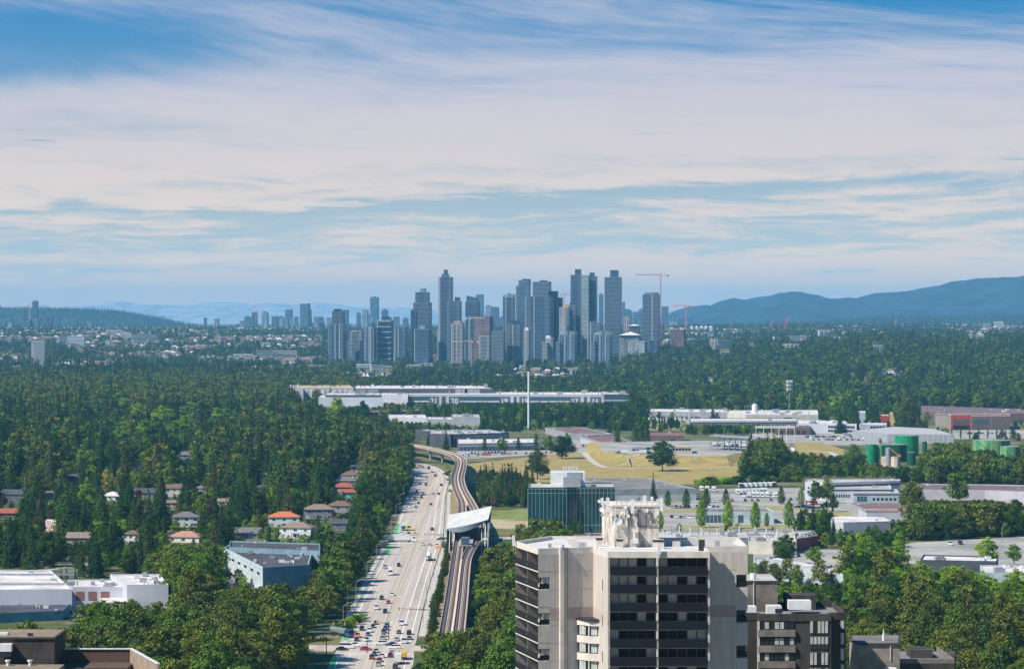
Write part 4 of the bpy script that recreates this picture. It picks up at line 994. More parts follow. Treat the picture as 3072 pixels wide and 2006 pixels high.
MB().sheet([(bx(2244), 512.2), (bx(2351), 512.2), (bx(2351), 525.8), (bx(2244), 525.8)], 120-(1741-HY)/F*512+.005).build('penthouse_roof', pale_r, pent)
MB().box(bx(2277), bx(2279), 511.8, 511.95, ZB-.8, 120-(1745-HY)/F*512+.3).build('downpipe', metal_w, pent)
MB().cyl(bx(2281), 515, 75.4, 76.6, .5, 10).build('roof_vent', metal_w, pent)
MB().box(bx(2382), bx(2475), 515, 520, ZB-.9, ZB+1.6).build('roof_room', conc_d, bt)
hv = MB().box(bx(2306), bx(2350), 503, 506, ZB-.8, ZB+.9).build('vent_hood', metal_w, bt); MB().box(bx(2330), bx(2352), 502.6, 503, ZB-.2, ZB+.5).build('hood_mouth', metal_d, hv)
MB().box(bx(2233), bx(2275), 504, 507, ZB-.8, ZB+.7).build('vent_hood', metal_w, bt); MB().box(bx(2380), bx(2448), 508, 511, ZB-.2, ZB+1.3).build('duct', metal_w, bt)
for k in range(7):
    zt = 69.9-2.62*k
    for i in range(7):
        x = bx(2277)+i*(bx(2382)-bx(2277))/7; w = (bx(2382)-bx(2277))/7-.06; rg = random.Random(k*10+i)
        f = MB().box(x, x+w, 499.08, 499.19, zt-1.3, zt).build('window', metal_d, bt); MB().box(x+.05, x+w-.05, 499.02, 499.07, zt-1.2, zt-.08).build('pane', curtain if rg.random() < .45 else glass, f)
    MB().box(bx(2272), bx(2384), 498.7, 499.18, zt-2.45, zt-1.35).build('balcony_front', mat('sill concrete', (.21, .185, .165), .9, .15, .4), bt)
    for i in range(5):
        x = bx(2428)+i*(bx(2484)-bx(2428))/5; w = (bx(2484)-bx(2428))/5-.06; rg = random.Random(k*10+i+77)
        f = MB().box(x, x+w, 499.08, 499.19, zt-2.0, zt+.2).build('window', metal_d, bt); MB().box(x+.05, x+w-.05, 499.02, 499.07, zt-(1.1 if k % 2 else 1.9), zt+.1).build('pane', curtain if (i in (0, 4) or rg.random() < .4) else glass, f)
    MB().box(bx(2525), bx(2535), 501.38, 501.49, zt-1.4, zt+.5).build('window', curtain, bt)
    MB().box(X1+.05, X2-.05, 499.12, 499.19, zt-2.62, zt-2.5).build('joint', metal_d, bt) if k < 0 else None
MB().box(X1, X1+.35, 498.9, 499.19, 40, ZB-1.25).build('corner_trim', tcl, bt)
# ------------------------------------------------------------------ lift house further right
lb = wthing('lift_house', 'square grey concrete rooftop block with thin white pipe, lower right', 'building', (62, 520, 0))
def cx_(px, D): return (px-CX)/F*D
z1 = 120-(1926-HY)/F*520
MB().prism([(cx_(2548, 526), 526), (cx_(2578, 519), 519), (cx_(2699, 519), 519), (cx_(2699, 532), 532), (cx_(2552, 532), 532)], 0, z1-.25).build('wall', mat('warm grey concrete', (.30, .26, .22), .9, .14, .5, detail=7), lb)
MB().prism([(cx_(2546, 526), 525.8), (cx_(2576, 519), 518.7), (cx_(2701, 519), 518.7), (cx_(2701, 532), 532.2), (cx_(2550, 532), 532.2)], z1-.25, z1).build('roof', conc_d, lb)
MB().prism([(cx_(2556, 526), 526), (cx_(2580, 519), 519.4), (cx_(2694, 519), 519.4), (cx_(2694, 532), 531.6), (cx_(2556, 532), 531.6)], z1, z1+.03).build('roof_sheet', grey_r, lb)
MB().cyl(cx_(2651, 523), 523, z1, z1+1.1, .28, 10).cyl(cx_(2651, 523), 523, z1+1.1, z1+1.9, .12, 8).build('flue', metal_w, lb)
MB().box(cx_(2670, 519), cx_(2672, 519), 518.8, 518.95, z1-3, z1-.3).build('downpipe', metal_w, lb)
MB().box(cx_(2655, 515), cx_(2690, 515), 514, 517, z1-4.6, z1-3.9).build('rooftop_unit', metal_w, lb)
l2 = wthing('rooftop_wall', 'stepped dark concrete roof walls beside the square grey block', 'building', (80, 530, 0))
z2 = 120-(1975-HY)/F*528
MB().prism([(cx_(2700, 528), 528), (cx_(2863, 528), 528), (cx_(2863, 548), 548), (cx_(2700, 548), 548)], 0, z2-.8).build('wall', conc_d, l2)
MB().box(cx_(2732, 536), cx_(2798, 536), 536, 542, z2-.8, z2+.7).build('roof_room', conc_d, l2)
for x0, x1, y0, y1 in ((2700, 2863, 528, 528.3), ):
    MB().box(cx_(x0, y0), cx_(x1, y0), y0, y1, z2-.78, z2).build('parapet', mat('sill concrete', (.21, .185, .165), .9, .15, .4), l2)
MB().box(cx_(2863, 528)-.3, cx_(2863, 528), 528.32, 548, z2-.78, z2).build('parapet', MATS['sill concrete'], l2); MB().sheet([(cx_(2701, 528), 528.4), (cx_(2860, 528), 528.4), (cx_(2860, 528), 547), (cx_(2701, 528), 547)], z2-.79).build('roof', grey_r, l2)
# ------------------------------------------------------------------ dark building in the lower left corner
lc = wthing('apartment_block', 'dark brown rooftop with white vent hood in the bottom left corner', 'building', (-72, 435, 0))
zt = 120-(1910-HY)/F*430
dkb = mat('dark brown render', (.060, .050, .047), .9, .22, .3, detail=7); 
MB().prism([(-84, 430), (-65.6, 430), (-65.6, 441), (-84, 441)], 60, zt-.25).build('penthouse', dkb, lc)
MB().prism([(-84, 429.8), (-65.4, 429.8), (-65.4, 441.2), (-84, 441.2)], zt-.25, zt).build('penthouse_cap', conc_d, lc)
MB().sheet([(-84, 430.1), (-65.8, 430.1), (-65.8, 440.9), (-84, 440.9)], zt+.01).build('penthouse_roof', mat('brown gravel', (.24, .19, .13), .95, .12, .6), lc)
MB().box(-74, -72.8, 433, 434, zt, zt+.35).build('skylight', metal_w, lc); MB().box(-69.6, -68.9, 431, 431.7, zt, zt+.45).build('roof_vent', metal_d, lc)
hd = MB().box(-73.2, -71.5, 428.4, 429.95, 120-(1952-HY)/F*429, 120-(1930-HY)/F*429).build('vent_hood', metal_w, lc); MB().box(-73.15, -71.55, 428.5, 429.9, 120-(1968-HY)/F*429, 120-(1953-HY)/F*429).build('hood_mouth', metal_d, hd)
zl = 120-(1966-HY)/F*430
ribm = mat('ribbed brown cladding', (.11, .072, .055), .8, .12, .8, stretch=(8, 8, .3))
MB().box(-84, cx_(383, 432), 431.5, 440, 40, zl-1.9).build('wall', ribm, lc)
MB().box(-65.4, cx_(380, 436), 438.6, 439, zl-1.9, zl).build('parapet', ribm, lc); MB().box(-65.4, cx_(380, 436)+.1, 438.4, 439.2, zl, zl+.1).build('coping', metal_w, lc)
MB().prism([(cx_(380, 436), 439), (cx_(380, 436)+.35, 439), (cx_(470, 420)+.35, 420), (cx_(470, 420), 420)], 55, zl).build('parapet', mat('tan render', (.33, .25, .19), .85, .1, .6), lc)
MB().prism([(cx_(380, 436)-.05, 439.3), (cx_(380, 436)+.45, 439.3), (cx_(470, 420)+.45, 420), (cx_(470, 420)-.05, 420)], zl, zl+.1).build('coping', metal_w, lc)
z4 = 120-(1994-HY)/F*420
MB().box(-84, cx_(190, 420), 405, 421, 55, z4).build('lower_roof', mat('brown gravel', (.24, .19, .13), .95, .12, .6), lc)
for x in (-70.5, -67.4): c0 = MB().cyl(x, 419.5, z4, z4+.6, .22, 10).build('roof_vent', metal_w, lc); MB().cyl(x, 419.5, z4+.6, z4+.8, .38, 10).build('vent_cap', metal_w, c0)
# ------------------------------------------------------------------ lots and fields
def pxsheet(name, px, z, m, label=None, zz=0.0):
    o = MB().sheet([G(x, y, zz) for x, y in px], z).build(name, m); structure(o)
    if label: o['label'] = label
    return o
field_m = mat('mown straw coloured grass', (.37, .265, .10), .95, .10, .06, col2=(.20, .18, .058), detail=9, stretch=(1, 2.5, 1))
pxsheet('field', [(1395, 1392), (1620, 1366), (1700, 1358), (2240, 1362), (2300, 1400), (2240, 1452), (1420, 1450), (1380, 1410)], .008, field_m, 'broad dry yellow lawn between the railway and the tank yard')
pxsheet('field', [(1470, 1530), (1590, 1528), (1592, 1566), (1470, 1560)], .008, mat('green weeds', (.20, .24, .06), .95, .2, .05, detail=7), 'small green and sandy lot beside the station')
pxsheet('bare_ground', [(1470, 1558), (1592, 1562), (1592, 1588), (1470, 1584)], .009, mat('sandy earth', (.42, .34, .22), .95, .12, .05, detail=7))
lots = [[(2080, 1500), (2420, 1470), (2560, 1500), (2570, 1545), (2380, 1592), (1980, 1600), (1980, 1510)], [(1370, 1352), (1700, 1350), (1705, 1362), (1370, 1372)], [(2090, 1332), (2300, 1330), (2300, 1372), (2090, 1366)],
        [(2120, 1465), (2400, 1462), (2420, 1500), (2120, 1500)], [(2716, 1628), (3200, 1602), (3200, 1700), (2716, 1690)], [(2250, 1300), (2620, 1295), (2640, 1335), (2250, 1335)], [(2850, 1290), (3120, 1288), (3120, 1312), (2850, 1318)],
        [(2980, 1495), (3140, 1490), (3140, 1560), (3010, 1560)], [(1920, 1250), (2070, 1250), (2100, 1290), (1930, 1290)], [(2260, 1640), (2560, 1650), (2560, 1740), (2260, 1740)], [(640, 1660), (740, 1650), (790, 1780), (690, 1790)], [(1690, 1300), (1900, 1330), (2000, 1330), (2080, 1372), (1850, 1372), (1700, 1352)],
        [(1500, 1210), (2000, 1210), (2000, 1225), (1500, 1225)], [(1000, 1225), (1250, 1225), (1250, 1260), (1000, 1260)], [(60, 1800), (420, 1800), (420, 1850), (60, 1850)]]
for i, L in enumerate(lots): pxsheet('parking_lot', L, .010+.0003*i, lot_m)
road2 = MB(); strip(road2, [G(x, y) for x, y in ((1370, 1376), (1480, 1370), (1600, 1362), (1700, 1356), (1760, 1352))], .02, 4); strip(road2, [G(x, y) for x, y in ((1950, 1545), (2200, 1520), (2400, 1530), (2560, 1545), (2800, 1560))], .02, 5)
structure(road2.build('side_street', asphalt))
dirt = MB(); strip(dirt, [G(x, y) for x, y in ((1752, 1356), (1765, 1372), (1790, 1392), (1815, 1401), (1880, 1404), (1990, 1405), (2100, 1402), (2220, 1401))], .03, 2.8)
structure(dirt.build('path', mat('gravel path', (.48, .44, .38), .95, .08, .2)))['label'] = 'pale gravel path curving down across the dry lawn'
gs_m = mat('patchy roadside grass', (.20, .21, .07), .95, .2, .06, col2=(.34, .27, .15), detail=8)
for i, L in enumerate(([(1990, 1528), (2160, 1524), (2160, 1536), (1990, 1540)], [(2180, 1520), (2300, 1514), (2420, 1524), (2420, 1530), (2180, 1532)], [(1850, 1496), (2000, 1494), (2060, 1506), (1850, 1506)], [(2040, 1576), (2330, 1572), (2420, 1580), (2420, 1588), (2040, 1590)], [(2440, 1536), (2560, 1530), (2560, 1545), (2440, 1556)], [(1900, 1276), (2060, 1270), (2080, 1290), (1900, 1290)])): pxsheet('grass_strip', L, .03+.001*i, gs_m)
# raised tank-yard platform with grassy banks
top = [G(x, y, 7) for x, y in ((1800, 1349), (1880, 1362), (1960, 1366), (2180, 1366), (2245, 1352), (2245, 1320), (1800, 1325))]
bot = [G(x, y, 0) for x, y in ((1768, 1362), (1850, 1394), (1950, 1401), (2190, 1401), (2300, 1385), (2300, 1330), (1750, 1330))]
g = MB(); g.add([(*p, .012) for p in bot]+[(*p, 7) for p in top], [(i, (i+1) % 7, 7+(i+1) % 7, 7+i) for i in range(7)]); structure(g.build('bank', field_m))['label'] = 'dry grassy bank rising to the tank yard'
structure(MB().sheet(top, 7.0).build('yard', lot_m))
for L in ([(1880, 1366), (1892, 1400)], [(2086, 1368), (2096, 1398)]):
    a, b = G(*L[0], 7), G(*L[1], 0); t = wthing('hillside_stair', 'narrow pale stair on the grassy bank', 'stair', (a[0], a[1], 0), 'stairs on the bank'); g = MB(); d = Vector((b[0]-a[0], b[1]-a[1], -7)); n = Vector((-d.y, d.x, 0)).normalized()*.5
    A_ = Vector((*a, 7.05)); B_ = Vector((*b, .1)); g.add([A_+n, A_-n, B_-n, B_+n, A_+n-Vector((0,0,.4)), A_-n-Vector((0,0,.4)), B_-n-Vector((0,0,.4)), B_+n-Vector((0,0,.4))], [(0,3,2,1),(4,5,6,7),(0,1,5,4),(1,2,6,5),(2,3,7,6),(3,0,4,7)]); g.build('steps', conc, t)
foot([G(x, y) for x, y in ((1400, 1388), (1620, 1366), (1700, 1358), (2240, 1362), (2250, 1400), (2215, 1440), (1640, 1448), (1560, 1430), (1420, 1400))])
foot([G(x, y) for x, y in ((1690, 1330), (2300, 1328), (2250, 1370), (1690, 1370))])
keep(1420, 1368, 1590, 1384, 2500); keep(1630, 1360, 2215, 1440, 2180)
for L in lots[:8]: foot([G(x, y) for x, y in L]); 
foot([G(x, y) for x, y in lots[9]])

S_W = dict(parts='wall')
def WIN(side, t0, t1, a, b, n, gap=.3, m=None, nm='window'): return (side, t0, t1, a, b, n, gap, m or glass, nm)
def DOOR(side, t0, t1, b, n, gap=.35, m=None): return (side, t0, t1, .02, b, n, gap, m or w_white, 'loading_door')
# ---- lower left warehouses
flat('warehouse', 'largest white roofed warehouse on the left with long roof ducts', [(-90, 1768), (216, 1766), (152, 1709), (-90, 1709)], 10, w_white, white_r, nunits=3, ua=(1.2, 2), wins=[(0, .0, 1, 0.1, 1.0, 1, 0, w_maroon, 'trim_strip')])
t = wthing('roof_duct', 'long grey duct across the largest white warehouse roof', 'duct', (-190, 1250, 9.3), 'ducts on the white roof')
MB().box(-215, -184, 1254, 1255.2, 9.31, 10.2).box(-186, -183, 1252, 1256, 9.31, 10.9).build('duct', metal_g, t)
t = wthing('roof_duct', 'second grey duct further back on the largest white warehouse roof', 'duct', (-190, 1290, 9.3), 'ducts on the white roof')
MB().box(-225, -190, 1302, 1303, 9.31, 10.1).build('duct', metal_g, t)
flat('low_building', 'long low dark roofed building in front of the largest white warehouse', [(-90, 1842), (188, 1830), (212, 1808), (-90, 1808)], 4, mat('teal fascia', (.07, .20, .26), .8, .1, .3), dark_r, par=.35, nunits=8, ua=(.6, 1), sel=(0, 2, 3))
flat('warehouse', 'low white warehouse with three brown shuttered windows', [(217, 1759), (380, 1759), (350, 1738), (205, 1738)], 8, w_white, white_r, nunits=9, ua=(.6, 1.1), wins=[(0, .03, .72, 2.2, 6.0, 3, .3, mat('brown shutter', (.24, .12, .11), .8, .1, 1), 'shutter')])
flat('warehouse', 'white warehouse with boxy roof units at the end of the row', [(381, 1753), (505, 1752), (480, 1721), (330, 1721)], 10, w_white, white_r, nunits=10, ua=(.8, 1.5))
flat('low_building', 'low white loading bay roof between trees and warehouses', [(300, 1806), (392, 1806), (388, 1790), (300, 1790)], 3.5, w_white, white_r, par=.2, nunits=0, kp=False)
# ---- pale blue stucco building
bl = [(670, 1641), (788, 1700), (925, 1692), (936, 1655), (700, 1629)]
t, pts = flat('office_building', 'pale blue stucco building with dark roof full of small vents', bl, 11, w_blue, dark_r, nunits=16, ua=(.7, 1.2), par=.8, wins=[])
# windows on its lit side: find the side facing left-front
def side_between(pts, pa, pb, h):
    a, b = Vector(G(*pa, h)), Vector(G(*pb, h)); best = min(range(len(pts)), key=lambda i: (Vector(pts[i])-a).length+(Vector(pts[(i+1) % len(pts)])-b).length); return best
e = side_between(pts, bl[0], bl[1], 11)
def add_wins(t, pts, wins):
    for wn in wins:
        side, t0, t1, a, b, cnt, gap, m, nm = wn
        for c in range(cnt):
            u0 = t0+(t1-t0)*(c+gap/2)/cnt; u1 = t0+(t1-t0)*(c+1-gap/2)/cnt
            MB().prism(ccw([tuple(v) for v in wall_panel(pts, side, u0, u1, a, b, .05)]), a, b).build(nm, m, t)
add_wins(t, pts, [WIN(e, .02, .98, 6.8, 7.9, 6, .6), (e, .15, .75, .05, 3.4, 4, .3, w_white, 'loading_door')])
e2 = side_between(pts, bl[1], bl[2], 11)
MB().prism(ccw([tuple(v) for v in wall_panel(pts, e2, .01, .99, 0.1, 10.7, .04)]), .1, 10.7).build('stucco_panel', w_teal, t)
flat('office_building', 'mid blue stucco block behind the pale blue building', [(688, 1640), (905, 1648), (960, 1652), (960, 1629), (690, 1621)], 12.6, w_teal, dark_r, nunits=6, ua=(.6, 1), seed=4)
# ---- glass office and neighbours
X_, D_ = G(1584, 1460, 25.8)
gp = [G(1584, 1461, 25.8), G(1700, 1461.5, 25.8), G(1730, 1460, 25.8), G(1845, 1460, 25.8), G(1838, 1447, 25.8), G(1588, 1447, 25.8)]
t, pts = flat('glass_office', 'dark teal glass curtain wall office with white roof room', None, 25.8, mat('teal curtain glass', (.012, .060, .068), .10, .25, .08, spec=.9, detail=3), pale_r, world=gp, nunits=4, ua=(.7, 1))
gm = mat('pale mullion', (.34, .46, .46), .5, 0)
for i in range(len(pts)):
    a, b = Vector(pts[i]), Vector(pts[(i+1) % len(pts)]); e = b-a; L = e.length; nr = Vector((e.y, -e.x)).normalized()
    if nr.y > .3: continue
    n = max(2, int(L/2.0))
    for j in range(n+1):
        p = a+e*(j/n); MB().prism(ccw([tuple(p+nr*.16-e.normalized()*.06), tuple(p+nr*.16+e.normalized()*.06), tuple(p+nr*.02+e.normalized()*.06), tuple(p+nr*.02-e.normalized()*.06)]), .5, 25.2).build('mullion', gm, t)
    for z in (4.2, 22.4, 24.9): g = MB(); box_line(g, a+nr*.1, b+nr*.1, .1, z, z+.16); g.build('transom', gm, t)
xs, ys = G(1655, 1452, 25.8); 
pz = 25.3
MB().box(cx_(1653, 1708), cx_(1755, 1708), 1708, 1730, pz, pz+8.0).build('roof_room', metal_w, t); MB().box(cx_(1690, 1703), cx_(1742, 1703), 1703, 1707.9, pz, pz+5.4).build('roof_room', metal_g, t)
for i in range(6):
    x = cx_(1690+i*8, 1712); a_ = thing('panel_antenna', ['thin', 'first', 'second', 'third', 'fourth', 'last'][i]+' white panel antenna in the row on the glass office roof' if i else 'leftmost white panel antenna in the row on the glass office roof', 'antenna', (x, 1706.5, pz+8.0), 0, 'antennas on the glass office')
    MB().box(-.35, .35, -.15, .15, .6, 3.8).build('housing', metal_w, a_); MB().cyl(0, .3, 0, 3.4, .08, 6).build('mast', metal_g, a_)
dish(1676, 1473-0, 4, 1693, 'white dish on the glass office roof', 0)
flat('warehouse', 'long grey warehouse with stepped dark roof behind the glass office', [(1845, 1467), (2089, 1464), (1945, 1434), (1740, 1434)], 8, w_grey, grey_r, nunits=8, ua=(.6, 1), wins=[(0, .0, 1, .1, 3.9, 1, .0, w_white, 'lower_wall')])
flat('warehouse', 'long maroon roofed industrial building among the trees', [(1712, 1299), (1838, 1300), (1745, 1281), (1635, 1281)], 7, w_grey, brown_r, nunits=7, ua=(.8, 1.2))
t, pts = flat('garage_building', 'brown roofed building with a row of white garage doors', [(1740, 1306), (1816, 1330), (1893, 1325), (1850, 1303)], 6.5, w_grey, brown_r, nunits=3)
e = side_between(pts, (1740, 1306), (1816, 1330), 6.5); add_wins(t, pts, [DOOR(e, .03, .97, 4.4, 9, .3)])
flat('industrial_building', 'dark brown building with flat roof beside the poplars', [(1934, 1306), (2051, 1306), (2051, 1295), (1934, 1295)], 8, w_brown, brown_r, nunits=2, wins=[WIN(0, .65, .8, 3.5, 4.3, 1)])
flat('office_building', 'small grey office with ribbon windows at the edge of the bank', [(2014, 1338), (2076, 1338), (2074, 1333), (2014, 1333)], 13, w_beige, pale_r, z0=7, nunits=1, wins=[WIN(0, .05, .95, 9.4, 11.4, 6, .2)])
flat('low_building', 'grey dealership building with white roof canopies', [(1372, 1330), (1622, 1326), (1600, 1314), (1372, 1316)], 7, w_grey, white_r, nunits=16, ua=(.9, 1.5), wins=[WIN(0, .03, .97, .5, 3.6, 22, .3, glass_b), (0, .0, 1, 3.9, 5.4, 1, 0, w_white, 'sign_band')])
flat('office_building', 'charcoal building with tan roof and many roof units', [(1358, 1302), (1527, 1297), (1470, 1287), (1245, 1287)], 10, w_dark, pale_r, nunits=24, ua=(.9, 1.5), wins=[(0, .0, 1, 5.5, 9, 1, 0, w_grey, 'upper_wall')])
flat('office_building', 'teal windowed office at the corner of the charcoal building', [(1288, 1300), (1352, 1301), (1352, 1290), (1290, 1290)], 13, w_dark, pale_r, nunits=6, ua=(.9, 1.3), wins=[WIN(0, .05, .95, 1, 4, 7, .2, glass_b), WIN(0, .05, .95, 6, 9, 7, .2, glass_b)])
flat('low_building', 'white walled building with small gables behind street trees', [(1168, 1250), (1280, 1252), (1275, 1243), (1165, 1243)], 8, w_white, white_r, nunits=8)
flat('low_building', 'grey office with white corner panels and crowded roof', [(1355, 1250), (1440, 1251), (1436, 1242), (1355, 1242)], 13, w_grey, pale_r, nunits=18, ua=(1, 1.6), wins=[(0, 0, .32, .1, 12.6, 2, .2, w_white, 'corner_panel')])
flat('low_building', 'long grey low building between the white walled pair', [(1280, 1256), (1358, 1257), (1354, 1250), (1280, 1250)], 7, w_grey, white_r, nunits=6)
flat('industrial_building', 'dark maroon roofed low building in front of the studio', [(1110, 1236), (1256, 1232), (1262, 1226), (1110, 1229)], 7, w_brown, brown_r, nunits=8)
# ---- the numbered studio building
slate_ = mat('slate door panel', (.12, .13, .165), .7, .04, .2)
tt, pts = flat('studio_building', 'very long studio building with big white door numbers from 21 down to 16', [(1225, 1182.5), (1886, 1184), (1880, 1175), (1205, 1174)], 17, w_dark, white_r, nunits=26, ua=(1.5, 2.6), par=.8,
    wins=[(0, .0, 1, 14.2, 16.6, 1, 0, w_white, 'fascia_band')])
a, b = Vector(pts[0]), Vector(pts[1]); e = b-a
def at_(px): return ((px-CX)/F*a.y-a.x)/(b.x-a.x)
for p0, p1, m_ in ((1290, 1318, slate_), (1318, 1325, w_white), (1325, 1337, w_dark), (1338, 1347, w_white), (1350, 1378, slate_), (1500, 1530, slate_), (1531, 1541, w_white), (1541, 1549, w_dark), (1550, 1558, w_white), (1559, 1588, slate_), (1710, 1741, slate_), (1741, 1751, w_white), (1751, 1760, w_dark), (1760, 1769, w_white), (1769, 1801, slate_)):
    u0, u1 = at_(p0), at_(p1); MB().prism(ccw([tuple(v) for v in wall_panel(pts, 0, u0, u1, 0, 1, .05, .22)]), .1, 14.1).build('door_panel', m_, tt)
for p0, p1 in ((1228, 1288), (1380, 1498), (1590, 1708)):
    u0, u1 = at_(p0), at_(p1)
    for z0_, z1_, m_, nm in ((6.2, 8.4, w_blue, 'sun_band'), (9.2, 13.6, glass_b, 'ribbon_window'), (1.2, 5.6, glass, 'ribbon_window')):
        k = 6 if nm == 'ribbon_window' else 1
        for c in range(k): MB().prism(ccw([tuple(v) for v in wall_panel(pts, 0, u0+(u1-u0)*(c+.04*(k > 1))/k, u0+(u1-u0)*(c+1-.04*(k > 1))/k, 0, 1, .05, .14)]), z0_, z1_).build(nm, m_, tt)
for s, px in (('21', 1302), ('20', 1364), ('19', 1513), ('18', 1574), ('17', 1723), ('16', 1784)):
    c = bpy.data.curves.new('number', 'FONT'); c.body = s; c.size = 10.2; c.align_x = 'CENTER'; c.extrude = .05; c.offset = .05; c.resolution_u = 4; tmp = bpy.data.objects.new('tmp', c); o = bpy.data.objects.new('door_number', bpy.data.meshes.new_from_object(tmp)); bpy.data.objects.remove(tmp); COL.objects.link(o)
    o.parent = tt; u = at_(px); p = a+e*u+Vector((e.y, -e.x)).normalized()*.32; og = ORG[tt.name]; o.location = (p.x-og[0], p.y-og[1], 4.6); o.rotation_euler = (math.pi/2, 0, math.atan2(e.y, e.x)); o.data.materials.append(mat('number paint', (.78, .80, .82), .6, 0)); o['label'] = 'white number '+s
flat('studio_office', 'glazed office block at the right end of the numbered studio', [(1803, 1181), (1886, 1181), (1884, 1176), (1803, 1176)], 19, w_dark, white_r, nunits=6, ua=(1.5, 2.4), wins=[WIN(0, .1, .97, 12.5, 16, 8, .1, glass_b), (0, .1, 1, 9.8, 11.4, 1, 0, w_blue, 'sun_band'), WIN(0, .1, .97, 4, 8.6, 8, .1, glass_b), (0, 0, .1, .1, 18, 1, 0, w_white, 'corner_panel')], world=[(x, y-9) for x, y in [G(1803, 1181.5, 19), G(1886, 1181.5, 19), G(1884, 1176.5, 19), G(1803, 1176.5, 19)]])
flat('studio_building', 'rear studio wing with white roof behind the numbered building', [(1065, 1165), (1482, 1165), (1440, 1155), (1064, 1155)], 23, w_dark, white_r, nunits=9, ua=(1.6, 3), wins=[(0, .0, .17, 3, 22, 2, .1, w_grey, 'wall_panel'), (0, .72, .9, 3, 22, 4, .1, w_grey, 'wall_panel'), (0, .79, .81, 3, 22, 1, 0, w_white, 'wall_panel')])
flat('sound_stage', 'sandy roofed stage with grey and white striped walls', [(908, 1163), (1062, 1164), (1050, 1154), (868, 1155)], 24, w_grey, sand_r, nunits=3, ua=(1.5, 2.4), wins=[(0, 0, 1, 2, 22, 9, .55, w_white, 'wall_panel')])
flat('sound_stage', 'striped end block at the left of the studio', [(864, 1159), (910, 1166), (912, 1157), (868, 1153)], 23, w_grey, sand_r, nunits=0, wins=[(0, 0, 1, 2, 21, 4, .5, w_white, 'wall_panel')])
flat('sound_stage', 'plain pale grey box stage in front of the studio', [(956, 1191), (1150, 1192), (1146, 1186), (960, 1186)], 18, mat('pale grey metal siding', (.46, .49, .55), .7, .04, .1), white_r, par=.3, nunits=0)
flat('studio_office', 'white office with dark glass right of the plain box stage', [(1142, 1183), (1224, 1184), (1224, 1177), (1142, 1176)], 17, w_white, white_r, nunits=8, ua=(1.2, 2), wins=[WIN(0, .05, .9, 9, 12.5, 5, .1), WIN(0, .05, .9, 2.5, 6, 5, .1)])
flat('studio_office', 'low dark and white block behind the plain box stage', [(976, 1184), (1140, 1184), (1140, 1176), (976, 1176)], 21, w_dark, white_r, nunits=14, ua=(1.4, 2.4), par=1.2)
# ---- white mast
X_, D_ = G(1586, 1284); t = wthing('white_mast', 'tall white cylindrical mast standing in front of the studio', 'mast', (X_, D_, 0)); hm = (1284-1114)/F*D_
MB().cyl(X_, D_, 0, hm*.42, 1.25, 20).build('lower_tube', metal_w, t, smooth=False); MB().cyl(X_, D_, hm*.42, hm*.43, 1.35, 20).build('flange', metal_g, t); MB().cyl(X_, D_, hm*.43, hm, 1.15, 20).build('upper_tube', metal_w, t)
keep(1575, 1110, 1598, 1270, D_)
# ---- right side industry
flat('warehouse', 'very long grey warehouse with loading docks behind poplars', [(1896, 1233), (2183, 1236), (2183, 1227), (1900, 1225)], 9, w_grey, white_r, nunits=16, ua=(1.2, 2.2), wins=[DOOR(0, .1, .7, 3.8, 12, .5, w_dark), (0, .2, 1, .1, 8, 7, .94, w_white, 'wall_rib')])
flat('warehouse', 'cream fronted warehouse with crowded white roof', [(2182, 1238), (2238, 1243), (2455, 1243), (2452, 1229), (2185, 1230)], 9.5, w_cream, white_r, nunits=40, ua=(1, 2), wins=[WIN(0, .5, .66, 4, 6, 1)])
flat('low_building', 'low white edged building in front of the cream warehouse', [(2070, 1262), (2400, 1261), (2400, 1254), (2068, 1254)], 7, w_dark, white_r, nunits=5, wins=[(0, 0, 1, 5.2, 6.9, 1, 0, w_white, 'fascia_band'), WIN(0, .02, .98, 1.5, 3.6, 30, .3, w_grey)])
flat('office_building', 'white two storey office with dark ribbon windows and roof units', [(2392, 1270), (2570, 1272), (2566, 1262), (2392, 1260)], 10, w_white, white_r, nunits=12, ua=(1, 1.8), wins=[WIN(0, .52, .7, 5.6, 8, 4, .1), WIN(0, .52, .7, 1.5, 3.8, 4, .1), WIN(0, .8, .97, 5.6, 8, 4, .1), WIN(0, .8, .97, 1.5, 3.8, 4, .1)])
flat('industrial_building', 'dark brown garage building left of the white two storey office', [(2326, 1281), (2432, 1281), (2430, 1276), (2326, 1276)], 8, w_brown, brown_r, nunits=3, wins=[DOOR(0, .1, .9, 4.5, 5, .4, metal_d)])
flat('office_building', 'small white office with dark windows near the big shed', [(2577, 1273), (2660, 1273), (2660, 1268), (2577, 1268)], 9, w_white, white_r, nunits=4, wins=[WIN(0, .4, .95, 5, 7.4, 5, .2), WIN(0, .1, .95, 1, 3.4, 7, .2)])
flat('shed', 'large shed with broad pale grey pitched roof', [(2558, 1291), (2662, 1301), (2862, 1303), (2800, 1285), (2680, 1279)], 9, w_grey, mat('corrugated pale roof', (.42, .41, .40), .7, .05, .4, stretch=(4, .2, 1)), par=.15, nunits=0, wins=[(0, .5, .95, .1, 8, 6, .9, w_white, 'wall_rib')])
flat('warehouse', 'wide dark brown warehouse with tan and white roof at the right', [(2762, 1235), (3000, 1240), (3120, 1240), (3060, 1226), (2762, 1216)], 12, w_brown, purple_r, nunits=10, ua=(1, 1.8), wins=[WIN(0, .35, .6, 2, 5, 10, .2, w_dark)])
t, pts = flat('showroom', 'beige and red showroom with tall windows', [(2806, 1246), (2852, 1246), (3030, 1247), (3030, 1240), (2806, 1239)], 15, w_beige, brown_r, nunits=6)
a_, b_ = Vector(G(2806, 1246, 15)), Vector(G(3030, 1247, 15))
yD = min(a_.y, b_.y)
def fx(px): return (px-CX)/F*yD
